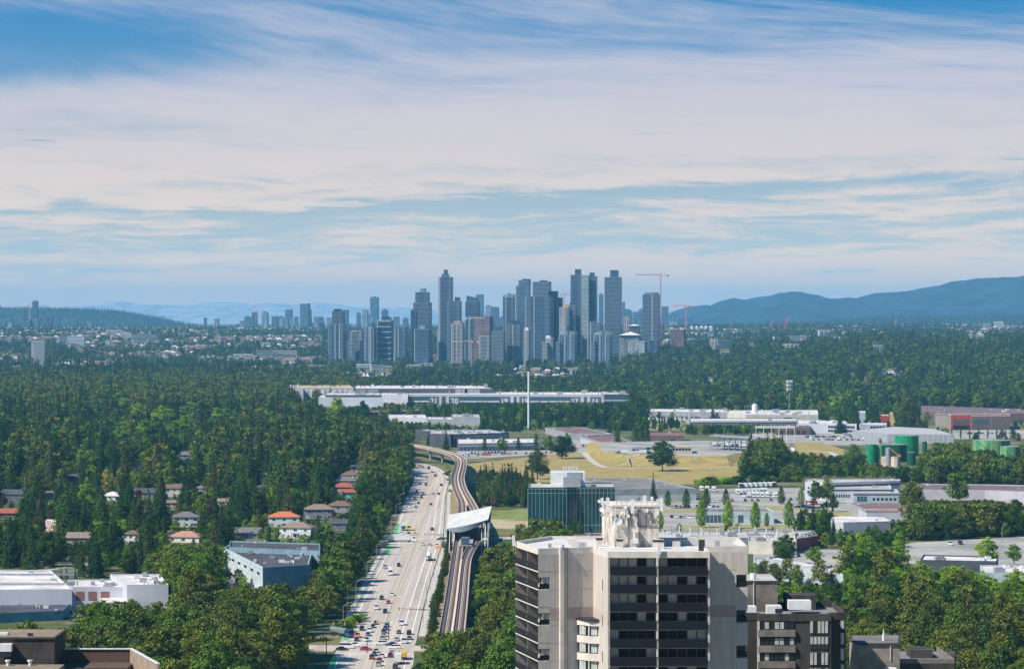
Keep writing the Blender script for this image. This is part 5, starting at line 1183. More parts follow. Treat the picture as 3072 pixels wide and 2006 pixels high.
MB().box(fx(2853), fx(2913), yD-.5, yD-.1, .1, 15.4).build('red_frame', w_red, t)
for i in range(7): MB().box(fx(2859)+i*(fx(2908)-fx(2859))/7+.2, fx(2859)+(i+1)*(fx(2908)-fx(2859))/7-.2, yD-.7, yD-.52, 6.2, 11.2).build('window', glass_b, t)
MB().box(fx(2859), fx(2908), yD-.68, yD-.52, .4, 4.8).build('window', glass, t); MB().box(fx(2914), fx(3028), yD-.42, yD-.1, .1, 14.6).build('brown_wall', w_brown, t)
for i in range(10): MB().box(fx(2920)+i*(fx(2968)-fx(2920))/10+.2, fx(2920)+(i+1)*(fx(2968)-fx(2920))/10-.2, yD-.6, yD-.44, 6.2, 11.2).build('window', glass_b, t)
flat('low_building', 'small yellow walled building beside the dark tree', [(2669, 1240), (2684, 1240), (2684, 1236), (2669, 1236)], 14, mat('yellow wall', (.60, .48, .18), .8, .05, .3), white_r, nunits=0)
flat('low_building', 'small red walled store with white roof', [(2642, 1246), (2667, 1246), (2667, 1242), (2642, 1242)], 9, w_red, white_r, nunits=2)
flat('low_building', 'narrow white building with columns between trees', [(2578, 1237), (2596, 1237), (2596, 1232), (2578, 1232)], 12, w_white, white_r, nunits=1)
# white tank on a roof
X_, D_ = G(2268, 1238, 9); t = wthing('water_tank', 'white domed tank standing on the cream warehouse roof', 'tank', (X_, D_+20, 8.8)); MB().cyl(X_, D_+20, 8.8, 8.8+22/F*D_, 3.4, 20).build('tank_shell', metal_w, t); MB().cyl(X_, D_+20, 8.8+22/F*D_, 8.8+27/F*D_, 3.5, 20, 0, 1.2).build('dome', w_cream, t); g = MB()
for i in range(4): g.tube((X_-12+i*3, D_+20, 8.8), (X_-12+i*3, D_+20, 17), .2, 4)
g.box(X_-13, X_-2, D_+19.8, D_+20.2, 16.8, 17.2); g.build('pipe_rack', metal_g, t)
# cell tower
X_, D_ = G(2368, 1236); t = wthing('cell_tower', 'tall lattice cell tower with three tiers of white panels', 'mast', (X_, D_, 0)); hm = (1236-1142)/F*D_
MB().cyl(X_, D_, 0, hm, .55, 10, 0, .3).build('pole', metal_g, t)
for z in (hm-1.5, hm-6.5, hm-11.5):
    MB().cyl(X_, D_, z, z+.3, 3.2, 12).build('platform', metal_g, t)
    for i in range(9):
        q = i*.698; MB().obox(X_+4.0*math.cos(q), D_+4.0*math.sin(q), q, .5, .9, z-1.2, z+2.4).build('panel', metal_w, t)
keep(2355, 1138, 2382, 1226, D_)
# truck loading rack
lr = wthing('loading_rack', 'open truck loading rack under a wide grey canopy', 'canopy', (*G(2200, 1340, 7), 7)); y0 = G(2200, 1350, 7)[1]
a = [G(2127, 1306, 19), G(2270, 1316, 19), G(2290, 1312, 19), G(2150, 1303, 19)]
MB().prism(ccw(a), 18.6, 19.2).build('canopy_roof', metal_g, lr)
for i in range(8):
    for r_ in (0, 1):
        p = Vector(a[0]).lerp(Vector(a[1]), (i+.3)/8) if r_ == 0 else Vector(a[3]).lerp(Vector(a[2]), (i+.3)/8); MB().box(p.x-.3, p.x+.3, p.y-.3, p.y+.3, 7, 18.6).build('column', metal_g, lr)
p, q = Vector(a[0]), Vector(a[1]); g = MB()
for z in (11, 14.5): box_line(g, p+Vector((0, 4)), q+Vector((0, 4)), 1.0, z, z+.3)
g.build('catwalk', metal_d, lr)
pr = wthing('pipe_rack', 'pale pipe gantry running right from the loading rack', 'pipes', (*G(2330, 1320, 7), 7)); g = MB(); D_ = 2950
for k in range(3): g.tube((cx_(2265, D_), D_, 14+k*.9), (cx_(2385, D_), D_, 14+k*.9), .3, 5)
for i in range(6): g.tube((cx_(2268+i*23, D_), D_, 0), (cx_(2268+i*23, D_), D_, 16), .3, 5)
g.build('pipes', metal_w, pr)
tw2 = wthing('pipe_tower', 'grey steel stair tower with conveyor beside the yellow field', 'tower', (*G(2375, 1385), 0)); D_ = G(2375, 1385)[1]
MB().box(cx_(2367, D_), cx_(2383, D_), D_-2, D_+2, 0, 16).build('stair_tower', metal_g, tw2); MB().add([(cx_(2371, D_), D_-2, 12), (cx_(2381, D_), D_-2, 12), (cx_(2402, D_-70), D_-70, .4), (cx_(2386, D_-70), D_-70, .4), (cx_(2371, D_), D_-2, 11.4), (cx_(2381, D_), D_-2, 11.4), (cx_(2402, D_-70), D_-70, .0), (cx_(2386, D_-70), D_-70, .0)], [(0,3,2,1),(4,5,6,7),(0,1,5,4),(1,2,6,5),(2,3,7,6),(3,0,4,7)]).build('conveyor', metal_w, tw2)
pxsheet('field', [(2340, 1328), (2460, 1325), (2540, 1350), (2530, 1385), (2420, 1385), (2345, 1365)], .02, field_m, 'small dry yellow slope behind the conveyor'); foot([G(x, y) for x, y in ((2345, 1328), (2460, 1325), (2540, 1350), (2530, 1385), (2420, 1385), (2360, 1365))]); keep(2350, 1330, 2520, 1383, 2400)
dp = MB(); strip(dp, [G(x, y) for x, y in ((2350, 1352), (2440, 1352), (2490, 1356), (2525, 1375))], .03, 3); structure(dp.build('path', MATS['gravel path']))
# green tanks
def tank(px, pb, wpx, pt, label, col, nm='storage_tank', dome=.3):
    X, D = G(px, pb); r = wpx/2/F*D; D += r; X = (px-CX)/F*D; h = H-(pt-HY)/F*(D-r)
    t = wthing(nm, label, 'tank', (X, D, 0)); MB().cyl(X, D, 0, h, r, 36, top=False).build('tank_shell', col, t, smooth=True)
    MB().cyl(X, D, h, h+dome*r*.2+.1, r+.05, 36, 0, r*.25 if dome else r).build('tank_roof', mat('grey green tank roof', (.22, .30, .25), .7, .15, .3), t)
    if r > 4:
        g = MB()
        for i in range(24):
            q = i*math.pi/12; g.cyl(X+r*math.cos(q), D+r*math.sin(q), h, h+1.1, .05, 4)
        g.build('guard_rail', metal_g, t)
        g = MB(); pts_ = [(X+(r+.4)*math.cos(-2.6+i*.09), D+(r+.4)*math.sin(-2.6+i*.09), h*(1-i/20)) for i in range(20)]
        for a2, b2 in zip(pts_, pts_[1:]): g.tube(a2, b2, .22, 4)
        g.build('spiral_stair', mat('dark green stair', (.01, .10, .05), .6, .1, 1), t)
    foot([(X-r-1, D-r-1), (X+r+1, D-r-1), (X+r+1, D+r+1), (X-r-1, D+r+1)]); keep(px-wpx/2, pt, px+wpx/2, pb-4 if px < 2750 else pt+22, D-r); return t
grn = mat('green tank paint', (.012, .27, .10), .5, .12, .25, detail=5, stretch=(1, 1, .2)); grd = mat('deep green tank paint', (.012, .105, .060), .5, .2, .25, detail=5, stretch=(1, 1, .2)); gry = mat('faded green tank paint', (.20, .34, .13), .6, .2, .25, detail=5, stretch=(1, 1, .2), col2=(.02, .20, .09))
rust = mat('white tank with rust', (.62, .58, .54), .6, .25, .5, detail=6, stretch=(2, 2, .3), col2=(.40, .22, .14))
tank(2614, 1388, 34, 1333, 'narrow bright green tank at the left of the tank group', grn)
tank(2680, 1386, 84, 1334, 'wide dark green tank behind the white silos', grd)
tank(2720, 1368, 72, 1307, 'tallest green tank with rusty rim behind the others', grn)
tank(2734, 1397, 26, 1357, 'small deep green tank at the right of the silos', grd)
tank(2640, 1387.5, 24, 1336, 'faded green tank between the bright and dark ones', gry)
tank(2974, 1385, 112, 1322, 'huge faded green tank among trees near the right edge', gry); tank(3030, 1392, 60, 1340, 'cream and green tank partly hidden by trees at the right edge', gry)
tank(2774, 1368, 14, 1324, 'small green drum behind the trees right of the tallest tank', grd, 'storage_tank')
tank(2656, 1399, 24, 1369, 'low white silo with rust streaks in front of the green tanks', rust, 'silo'); tank(2687, 1401, 29, 1370, 'wider white silo with brown rust streaks', rust, 'silo'); tank(2665, 1399.5, 16, 1345, 'tall grey corrugated silo between the two white ones', metal_g, 'silo', 1.5)
D_ = G(2690, 1395)[1]; t = wthing('conveyor', 'orange inclined conveyor beside the tall grey silo', 'conveyor', (cx_(2685, D_), D_, 0)); MB().tube((cx_(2672, D_), D_, H-(1346-HY)/F*D_), (cx_(2698, D_), D_, H-(1368-HY)/F*D_), .7, 4).build('boom', mat('orange paint', (.62, .25, .05), .6, .1, 1), t); MB().box(cx_(2692, D_), cx_(2702, D_), D_-1, D_+1, H-(1370-HY)/F*D_, H-(1362-HY)/F*D_).build('head_box', MATS['orange paint'], t)
# ---- white stepped factory and brown roofs
kk = (0, 0, 1, 4.6, 5.4, 1, 0, metal_d, 'dark_band')
blk = mat('black stripe', (.03, .035, .045), .7, .05, 1)
flat('factory', 'rear part of the stepped white factory with dark stripes', [(2415, 1444), (2480, 1447), (2701, 1441), (2700, 1436), (2417, 1437)], 12, w_white, pale_r, nunits=8, ua=(.7, 1.1), wins=[(0, 0, 1, 9.2, 10.2, 1, 0, blk, 'stripe'), (1, 0, 1, 9.2, 10.2, 1, 0, blk, 'stripe')])
flat('factory', 'middle part of the stepped white factory', [(2498, 1462), (2675, 1462), (2668, 1452), (2470, 1452)], 9.5, w_white, pale_r, nunits=4, ua=(.7, 1.1), wins=[(0, 0, 1, 7.2, 8.2, 1, 0, blk, 'stripe'), WIN(0, .05, .3, 3, 5, 6, .4)])
flat('factory', 'low front part of the stepped white factory with blue windows', [(2560, 1477), (2698, 1477), (2690, 1466), (2555, 1466)], 7.5, mat('light blue grey wall', (.42, .47, .53), .8, .05, .2), pale_r, nunits=2, wins=[(0, 0, 1, 5.8, 6.6, 1, 0, blk, 'stripe'), WIN(0, .08, .3, 1.6, 5.2, 3, .1, glass_b), WIN(0, .4, .95, 2.4, 4, 6, .4)])
flat('warehouse', 'long purple brown roofed warehouse at the right edge', [(2762, 1467), (2955, 1469), (3150, 1476), (3150, 1456), (2960, 1452), (2765, 1450)], 7, mat('lavender grey wall', (.44, .42, .46), .8, .05, .15), purple_r, nunits=5, wins=[(0, .2, .9, 2, 4.5, 3, .7, w_grey, 'window')])
flat('warehouse', 'rear half of the red brown twin roofed shed', [(2590, 1524), (2722, 1524), (2722, 1508), (2549, 1508)], 6, w_grey, brown_r, nunits=3, ua=(.6, .9)); flat('warehouse', 'front half of the red brown twin roofed shed', [(2600, 1538), (2722, 1538), (2722, 1526), (2575, 1526)], 5.6, w_white, brown_r, nunits=2, ua=(.6, .9))
flat('shed', 'white roofed shed half hidden by green trees', [(2492, 1560), (2530, 1566), (2672, 1562), (2650, 1550), (2500, 1547)], 7, w_white, white_r, par=.1, nunits=1)
flat('office_building', 'pale blue office with dark glass bays behind three bright trees', [(2114, 1534), (2322, 1534), (2302, 1522), (2120, 1522)], 7, w_blue, grey_r, nunits=6, ua=(.6, 1), wins=[WIN(0, .02, .35, .5, 5, 6, .15, w_dark), WIN(0, .48, .56, .5, 5, 1, 0, w_dark)])
flat('industrial_building', 'long low roof crowded with tall white flues behind the beige tower', [(1950, 1612), (2110, 1614), (2455, 1606), (2440, 1590), (1960, 1592)], 6, w_grey, pale_r, nunits=30, ua=(.8, 1.3), sel=(0, 1, 2, 2))
for i in range(22):
    px = 1990+i*19+(i % 3)*5; X_, D_ = G(px, 1600, 6); t = wthing('roof_flue', 'tall flue in the row on the low roof', 'flue', (X_, D_, 5.3), 'flues on the low roof'); MB().cyl(X_, D_, 5.3, 8.4+(i*7 % 5)*.5, .32, 8).build('flue_pipe', metal_g if i % 2 else metal_w, t); MB().cyl(X_, D_, 8.4+(i*7 % 5)*.5, 8.7+(i*7 % 5)*.5, .5, 8).build('flue_cap', metal_g, t)
flat('industrial_building', 'white walled block with red brick end behind the beige tower', [(2245, 1622), (2318, 1624), (2390, 1622), (2385, 1606), (2246, 1606)], 6.5, w_cream, pale_r, nunits=6, wins=[WIN(0, .4, .55, 3, 4.4, 1)])
flat('industrial_building', 'dark red brick building beside the round dark tree', [(2386, 1616), (2455, 1606), (2450, 1598), (2385, 1600)], 6.5, mat('red brick', (.20, .06, .05), .85, .1, .5), grey_r, nunits=6)
flat('industrial_building', 'pale roof scattered with square white vents, lower right', [(2270, 1700), (2420, 1716), (2530, 1722), (2500, 1704), (2330, 1672), (2262, 1674)], 5, w_blue, pale_r, nunits=22, ua=(.7, 1.1), sel=(0, 3, 0))
flat('low_building', 'white roof between bright trees at the far right', [(2760, 1678), (2990, 1682), (2995, 1668), (2770, 1662)], 5, w_dark, white_r, nunits=5)
flat('low_building', 'second white roof lower at the right edge', [(2950, 1716), (3140, 1716), (3140, 1694), (2940, 1694)], 5, w_blue, white_r, nunits=8)
flat('low_building', 'brown flat roof strip behind the tower parapet', [(1630, 1608), (1905, 1612), (1905, 1600), (1635, 1600)], 5, w_brown, brown_r, nunits=8, ua=(.7, 1), kp=False)

# ------------------------------------------------------------------ houses
HS = [(850, 1580, 104, 'orange', 'white', 'two storey house with bright orange tiled roof', 'hip', 2), (892, 1614, 104, 'tan', 'white', 'big white two storey house with balcony and brown hip roof', 'hip', 2),
 (955, 1556, 96, 'tan', 'grey', 'grey house with broad brown roof right of the orange roofed one', 'hip', 2), (1020, 1545, 80, 'brown', 'grey', 'brown roofed house behind the grey house', 'hip', 2), (1016, 1600, 56, 'slate', 'dgrey', 'dark slate blue gabled house with three white windows', 'gable', 2),
 (1030, 1486, 70, 'brick', 'pinkw', 'house with brick red hip roof above the teal gable', 'hip', 2), (1048, 1502, 44, 'brick', 'teal', 'house with turquoise gable wall and red brown roof', 'gable', 2), (1035, 1466, 78, 'grey', 'grey', 'grey roofed house above the brick red one', 'hip', 2), (1050, 1448, 60, 'brown', 'white', 'brown roofed bungalow near the red plum tree', 'hip', 2),
 (1072, 1424, 34, 'slate', 'white', 'small house with white gable and slate roof', 'gable', 2), (1062, 1395, 30, 'grey', 'grey', 'small dull roof just above the white gabled house', 'gable', 1), (788, 1474, 36, 'slate', 'dgrey', 'small dark gabled house beside the big cedar', 'gable', 1), (742, 1614, 76, 'grey', 'blue', 'low grey blue bungalow with orange shrubs', 'gable', 1),
 (396, 1634, 52, 'brown', 'white', 'square white house with brown pyramid roof behind the fir', 'hip', 2), (556, 1626, 110, 'pink', 'white', 'white house with long pink tiled roof', 'hip', 1), (555, 1580, 78, 'grey', 'white', 'white two storey house with grey roof between conifers', 'hip', 2), (526, 1489, 58, 'brown', 'cream', 'cream house with brown gable and long white balcony', 'gable', 2), (602, 1476, 38, 'grey', 'white', 'white house with grey roof, right of the brown gable', 'hip', 1),
 (335, 1500, 58, 'white', 'white', 'white flat looking bungalow near the red shrub', 'hip', 1), (436, 1490, 80, 'slate', 'grey', 'long dark slate roofed house behind the red shrub', 'gable', 1), (220, 1452, 36, 'slate', 'dgrey', 'slate grey gabled house alone in the dark forest', 'gable', 2), (44, 1508, 80, 'slate', 'dgrey', 'large dark grey house with three gables at the left edge', 'gable', 2), (146, 1492, 28, 'tan', 'white', 'small tan roof in a forest gap at the left', 'gable', 1),
 (407, 1418, 40, 'grey', 'white', 'white roofed house deep in the forest', 'hip', 2), (554, 1384, 58, 'grey', 'blue', 'grey house with pale shingled roof deep in the forest', 'gable', 2), (236, 1628, 72, 'tan', 'brownw', 'low tan roofed garage behind the hedge', 'gable', 1), (514, 1520, 30, 'tan', 'pinkw', 'pinkish house half hidden behind a fir', 'gable', 1), (672, 1516, 38, 'tan', 'white', 'pale roof right of the blue spruce', 'gable', 1), (790, 1432, 26, 'white', 'white', 'small white roof high in the forest gap', 'hip', 1), (20, 1552, 60, 'brick', 'brownw', 'red roof edge by the driveway at the left', 'gable', 1)]
for i, (x, y, w, r, wc, lab, kd, stn) in enumerate(HS):
    house(x, y, w, r, wc, lab, kd, stn, rz=random.Random(i).uniform(-.25, .12), seed=i, balcony=(i == 1))
bh = flat('box_house', 'small pinkish cube shaped house with flat roof', [(136, 1560), (168, 1565), (168, 1558), (140, 1556)], 7, WM if False else mat('house wall pinkw', WALLC['pinkw'], .85, .07, .4), white_r, nunits=0, par=.2)
# a few roofs on the wooded slope at the right
for i, (x, y, w, r, wc, lab) in enumerate([(2672, 1118, 22, 'tan', 'white', 'tan roofed hillside house in the middle of the cluster'), (2650, 1122, 18, 'slate', 'blue', 'slate roofed hillside house left of the cluster'), (2692, 1124, 24, 'tan', 'white', 'white hillside house with two tan roofs'), (2710, 1128, 20, 'pink', 'pinkw', 'pink roofed hillside house right of the cluster'), (2555, 1130, 22, 'brick', 'pinkw', 'dull red roofed hillside house above the green trees'), (2594, 1140, 16, 'tan', 'cream', 'small cream house low on the hillside'), (2776, 1136, 18, 'tan', 'cream', 'yellowish house alone in the hillside trees'), (2130, 1144, 24, 'grey', 'white', 'white gabled house alone on the wooded slope')]):
    D = 5300; X = (x-CX)/F*D; z = H-(y-HY)/F*D; t = thing('house', lab, 'house', (X, D, z), .2*(i % 3)-.2, 'houses on the wooded slope'); house_parts(t, w/F*D, 9, 5.5, r, wc, 'hip' if i % 2 else 'gable', 2, i); foot([(X-10, D-10), (X+10, D-10), (X+10, D+14), (X-10, D+14)]); KEEP.append((x-w/2, y-9, x+w/2, y-2, D))
SLOPEH = True
# ------------------------------------------------------------------ the far skyline
tg = {}
def tmat(nm, col, rough=.25, var=.25, sc=.06): return mat('tower '+nm, col, rough, var, sc, spec=.4, stretch=(1, 1, .4))
TM = {'dark': tmat('dark glass', (.012, .045, .088)), 'navy': tmat('navy glass', (.020, .058, .115)), 'blue': tmat('blue glass', (.04, .10, .16)), 'teal': tmat('teal glass', (.07, .21, .23)), 'grey': tmat('grey glass', (.075, .095, .11)), 'pale': tmat('pale glass', (.22, .29, .33)), 'brown': tmat('brown grey', (.10, .095, .10)), 'core': tmat('raw concrete', (.16, .135, .135), .8)}
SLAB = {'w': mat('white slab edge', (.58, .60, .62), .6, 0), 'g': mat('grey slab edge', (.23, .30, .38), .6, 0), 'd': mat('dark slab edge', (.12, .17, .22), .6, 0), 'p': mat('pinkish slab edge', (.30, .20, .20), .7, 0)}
def tower(x0, x1, yt, yb, D, label, body='dark', slab='g', every=1, fins=(), pent=None, rot=-.22, strip_=None, podium=None, step=None, over=.7, name='tower_block', group='towers on the skyline', crown=None, balc='sides', pentm=None):
    zb = terrain((x0+x1)/2-CX, D) if D > 5000 else 0; zb = terrain(((x0+x1)/2-CX)/F*D, D)-4
    W = (x1-x0)/F*D; X = ((x0+x1)/2-CX)/F*D; zt = H-(yt-HY)/F*D
    c, s = math.cos(rot), abs(math.sin(rot)); w = (W-2*over*0)/(c+.9*s); d = w*.9
    t = thing(name, label, 'tower', (X, D, zb), rot, group); h = zt-zb
    bm, sm = TM[body], SLAB[slab]
    MB().box(-w/2+over, w/2-over, -d/2+over, d/2-over, 0, h).build('facade', bm, t)
    g = MB(); n = int(h/3.1); 
    for i in range(0, n, every):
        z = h-(i+1)*3.1+.6
        if z < 2: break
        if balc == 'sides':
            g.box(-w/2, -w/2+w*.22, -d/2, d/2, z, z+.9); g.box(w/2-w*.22, w/2, -d/2, d/2, z, z+.9)
            g.box(-w/2+w*.22, w/2-w*.22, -d/2+over-.12, -d/2+over+.05, z, z+.45)
        elif balc == 'grid': g.box(-w/2+.1, w/2-.1, -d/2+.1, d/2-.1, z, z+(1.1 if every > 1 else .5))
        else: g.box(-w/2, w/2, -d/2, d/2, z, z+.9)
    o = g.build('balcony_slabs', sm, t); o['kind'] = 'stuff'
    for f in fins: MB().box(-w/2+w*f-.55, -w/2+w*f+.55, -d/2-.25, -d/2+over+.04, 0, h+1).build('fin', SLAB['w'], t)
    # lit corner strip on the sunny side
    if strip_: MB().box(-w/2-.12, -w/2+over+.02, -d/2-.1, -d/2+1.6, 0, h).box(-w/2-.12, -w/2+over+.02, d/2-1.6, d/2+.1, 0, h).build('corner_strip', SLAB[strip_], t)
    if pent:
        a, b, ph = pent; MB().box(-w/2+w*a, -w/2+w*b, -d*.28, d*.28, h+.01, h+ph).build('penthouse', pentm or TM['navy'], t)
    MB().box(-w/2-.2, w/2+.2, -d/2-.2, d/2+.2, h+.012, h+.7).build('roof_edge', sm, t)
    if crown == 'hip': g = MB(); e = w/2+1.5; g.add([(-e,-e,h+.72),(e,-e,h+.72),(e,e,h+.72),(-e,e,h+.72),(0,0,h+w*.2)], [(0,1,4),(1,2,4),(2,3,4),(3,0,4),(3,2,1,0)]); g.build('pyramid_roof', mat('pale metal roof', (.66, .62, .58), .6, .05, .2), t)
    if crown == 'slope': g = MB(); q = d*.3; g.add([(-w*.42,-q,h+.72),(w*.4,-q,h+.72),(w*.4,q,h+.72),(-w*.42,q,h+.72),(-w*.42,-q,h+14),(w*.4,-q,h+9),(w*.4,q,h+9),(-w*.42,q,h+14)], [(0,3,2,1),(4,5,6,7),(0,1,5,4),(1,2,6,5),(2,3,7,6),(3,0,4,7)]); g.build('sloped_crown', TM['blue'], t)
    if crown == 'wing': g = MB(); q = d*.4; g.add([(-w*.5,-q,h+.72),(w*.05,-q,h+.72),(w*.05,q,h+.72),(-w*.5,q,h+.72),(-w*.5,-q,h+4),(w*.05,-q,h+10),(w*.05,q,h+10),(-w*.5,q,h+4)], [(0,3,2,1),(4,5,6,7),(0,1,5,4),(1,2,6,5),(2,3,7,6),(3,0,4,7)]); g.build('wing_crown', TM['pale'], t); MB().box(w*.12, w*.5, -q, q, h+.72, h+8).build('wing_crown', TM['pale'], t)
    if podium: a, b, hh = podium; MB().box(-w/2+w*a, -w/2+w*b, -d*.62, d*.62, 0, hh).build('lower_block', bm, t); g = MB(); [g.box(-w/2+w*a-.5, -w/2+w*b+.5, -d*.62-.5, d*.62+.5, z, z+.8) for z in np.arange(3, hh, 3.1)]; o = g.build('balcony_slabs', sm, t); o['kind'] = 'stuff'
    if step: a, b, hh = step; MB().box(-w/2+w*a, -w/2+w*b, -d*.4, d*.4, h+.01, h+hh).build('upper_block', bm, t); g = MB(); [g.box(-w/2+w*a-.5, -w/2+w*b+.5, -d*.4-.5, d*.4+.5, h+z, h+z+.7) for z in np.arange(3, hh, 3.1)]; o = g.build('balcony_slabs', sm, t); o['kind'] = 'stuff'
    return t
BD = 7000
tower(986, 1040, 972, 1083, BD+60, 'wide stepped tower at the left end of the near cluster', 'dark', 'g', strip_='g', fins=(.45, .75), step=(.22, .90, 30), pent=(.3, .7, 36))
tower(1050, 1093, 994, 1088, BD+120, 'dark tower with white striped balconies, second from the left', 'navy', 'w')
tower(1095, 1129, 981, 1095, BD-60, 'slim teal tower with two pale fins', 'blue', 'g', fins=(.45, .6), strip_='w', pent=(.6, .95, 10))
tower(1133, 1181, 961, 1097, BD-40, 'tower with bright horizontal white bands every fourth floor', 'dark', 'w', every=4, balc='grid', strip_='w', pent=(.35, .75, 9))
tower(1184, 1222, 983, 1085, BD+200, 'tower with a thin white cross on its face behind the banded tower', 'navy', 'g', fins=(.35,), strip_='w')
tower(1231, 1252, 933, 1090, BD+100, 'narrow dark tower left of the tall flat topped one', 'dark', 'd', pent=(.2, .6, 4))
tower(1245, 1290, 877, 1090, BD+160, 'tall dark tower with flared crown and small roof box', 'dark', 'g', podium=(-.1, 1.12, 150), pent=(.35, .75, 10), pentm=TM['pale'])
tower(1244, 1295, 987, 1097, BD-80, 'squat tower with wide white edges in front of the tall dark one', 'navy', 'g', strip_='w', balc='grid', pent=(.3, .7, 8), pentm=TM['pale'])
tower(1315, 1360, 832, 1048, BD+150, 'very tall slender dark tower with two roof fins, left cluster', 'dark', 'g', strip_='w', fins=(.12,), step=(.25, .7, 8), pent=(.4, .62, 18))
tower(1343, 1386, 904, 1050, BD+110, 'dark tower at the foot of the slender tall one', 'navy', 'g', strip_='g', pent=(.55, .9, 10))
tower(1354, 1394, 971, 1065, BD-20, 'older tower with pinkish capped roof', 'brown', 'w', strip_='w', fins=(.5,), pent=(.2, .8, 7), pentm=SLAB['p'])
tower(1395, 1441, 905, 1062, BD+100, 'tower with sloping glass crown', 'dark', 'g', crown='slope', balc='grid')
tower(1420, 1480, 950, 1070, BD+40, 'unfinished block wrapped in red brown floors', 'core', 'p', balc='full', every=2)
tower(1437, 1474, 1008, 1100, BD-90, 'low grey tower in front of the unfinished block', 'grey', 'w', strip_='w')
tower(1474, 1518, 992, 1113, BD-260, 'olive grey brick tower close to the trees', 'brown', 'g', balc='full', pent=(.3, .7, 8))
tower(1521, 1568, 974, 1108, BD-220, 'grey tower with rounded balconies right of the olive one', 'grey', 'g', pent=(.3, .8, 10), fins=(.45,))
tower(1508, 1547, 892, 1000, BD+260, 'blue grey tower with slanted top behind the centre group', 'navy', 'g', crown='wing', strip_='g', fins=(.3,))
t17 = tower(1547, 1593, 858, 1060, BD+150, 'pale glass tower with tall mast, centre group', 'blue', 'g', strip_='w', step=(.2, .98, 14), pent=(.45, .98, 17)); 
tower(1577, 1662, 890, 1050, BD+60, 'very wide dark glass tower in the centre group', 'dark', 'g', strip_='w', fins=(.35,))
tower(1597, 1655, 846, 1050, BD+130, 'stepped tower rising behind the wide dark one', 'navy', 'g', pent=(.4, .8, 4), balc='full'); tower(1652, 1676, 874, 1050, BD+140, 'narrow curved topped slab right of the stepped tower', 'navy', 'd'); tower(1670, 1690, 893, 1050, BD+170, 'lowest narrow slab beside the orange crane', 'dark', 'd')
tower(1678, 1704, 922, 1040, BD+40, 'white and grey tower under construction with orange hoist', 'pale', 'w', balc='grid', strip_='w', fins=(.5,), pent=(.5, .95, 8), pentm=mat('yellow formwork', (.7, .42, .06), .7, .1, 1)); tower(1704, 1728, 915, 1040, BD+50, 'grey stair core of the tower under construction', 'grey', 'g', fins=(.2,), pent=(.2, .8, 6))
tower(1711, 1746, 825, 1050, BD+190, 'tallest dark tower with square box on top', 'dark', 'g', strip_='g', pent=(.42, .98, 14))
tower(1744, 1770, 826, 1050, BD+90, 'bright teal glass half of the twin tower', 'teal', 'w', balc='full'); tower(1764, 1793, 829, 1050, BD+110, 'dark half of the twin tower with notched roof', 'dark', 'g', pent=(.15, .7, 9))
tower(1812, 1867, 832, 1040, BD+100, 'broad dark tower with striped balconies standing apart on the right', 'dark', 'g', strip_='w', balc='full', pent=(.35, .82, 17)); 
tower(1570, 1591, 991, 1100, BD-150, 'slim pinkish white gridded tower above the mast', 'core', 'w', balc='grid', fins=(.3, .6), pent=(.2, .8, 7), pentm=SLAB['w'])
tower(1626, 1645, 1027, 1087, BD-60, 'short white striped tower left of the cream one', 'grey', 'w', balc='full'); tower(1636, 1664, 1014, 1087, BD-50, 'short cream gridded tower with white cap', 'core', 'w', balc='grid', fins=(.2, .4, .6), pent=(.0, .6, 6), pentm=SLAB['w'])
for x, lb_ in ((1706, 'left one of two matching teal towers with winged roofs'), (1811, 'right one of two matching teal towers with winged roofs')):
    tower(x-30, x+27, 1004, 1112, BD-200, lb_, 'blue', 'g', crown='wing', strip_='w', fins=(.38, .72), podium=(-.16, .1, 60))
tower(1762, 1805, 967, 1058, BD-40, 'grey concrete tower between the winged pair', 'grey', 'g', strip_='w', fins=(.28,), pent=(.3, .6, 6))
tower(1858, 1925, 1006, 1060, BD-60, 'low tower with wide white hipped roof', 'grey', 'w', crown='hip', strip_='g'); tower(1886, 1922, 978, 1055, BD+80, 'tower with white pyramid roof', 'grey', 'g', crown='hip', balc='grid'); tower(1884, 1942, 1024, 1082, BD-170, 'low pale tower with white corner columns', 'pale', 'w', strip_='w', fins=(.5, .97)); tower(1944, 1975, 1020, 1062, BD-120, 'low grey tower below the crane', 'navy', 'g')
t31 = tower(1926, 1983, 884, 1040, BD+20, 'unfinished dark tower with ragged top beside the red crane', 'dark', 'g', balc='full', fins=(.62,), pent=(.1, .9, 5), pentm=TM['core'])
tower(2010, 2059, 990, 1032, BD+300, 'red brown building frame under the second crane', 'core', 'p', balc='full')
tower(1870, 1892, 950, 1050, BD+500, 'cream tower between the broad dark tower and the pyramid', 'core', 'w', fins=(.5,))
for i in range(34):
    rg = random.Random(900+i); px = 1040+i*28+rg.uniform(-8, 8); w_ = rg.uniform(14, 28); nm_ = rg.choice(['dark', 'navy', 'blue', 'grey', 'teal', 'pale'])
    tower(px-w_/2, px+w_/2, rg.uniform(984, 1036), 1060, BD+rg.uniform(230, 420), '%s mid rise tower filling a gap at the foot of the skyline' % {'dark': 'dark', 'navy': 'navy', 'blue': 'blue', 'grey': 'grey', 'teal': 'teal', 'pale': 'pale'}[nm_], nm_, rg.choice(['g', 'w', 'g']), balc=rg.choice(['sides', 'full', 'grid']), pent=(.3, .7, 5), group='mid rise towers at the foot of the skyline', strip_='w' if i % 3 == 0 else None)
# mast and rebar details
D = BD+150; X = (1592-CX)/F*D; t = wthing('roof_mast', 'thin mast on top of the pale glass centre tower', 'mast', (X, D, 150)); MB().cyl(X, D, H-(856-HY)/F*D, H-(820-HY)/F*D, .5, 6).build('pole', metal_g, t)
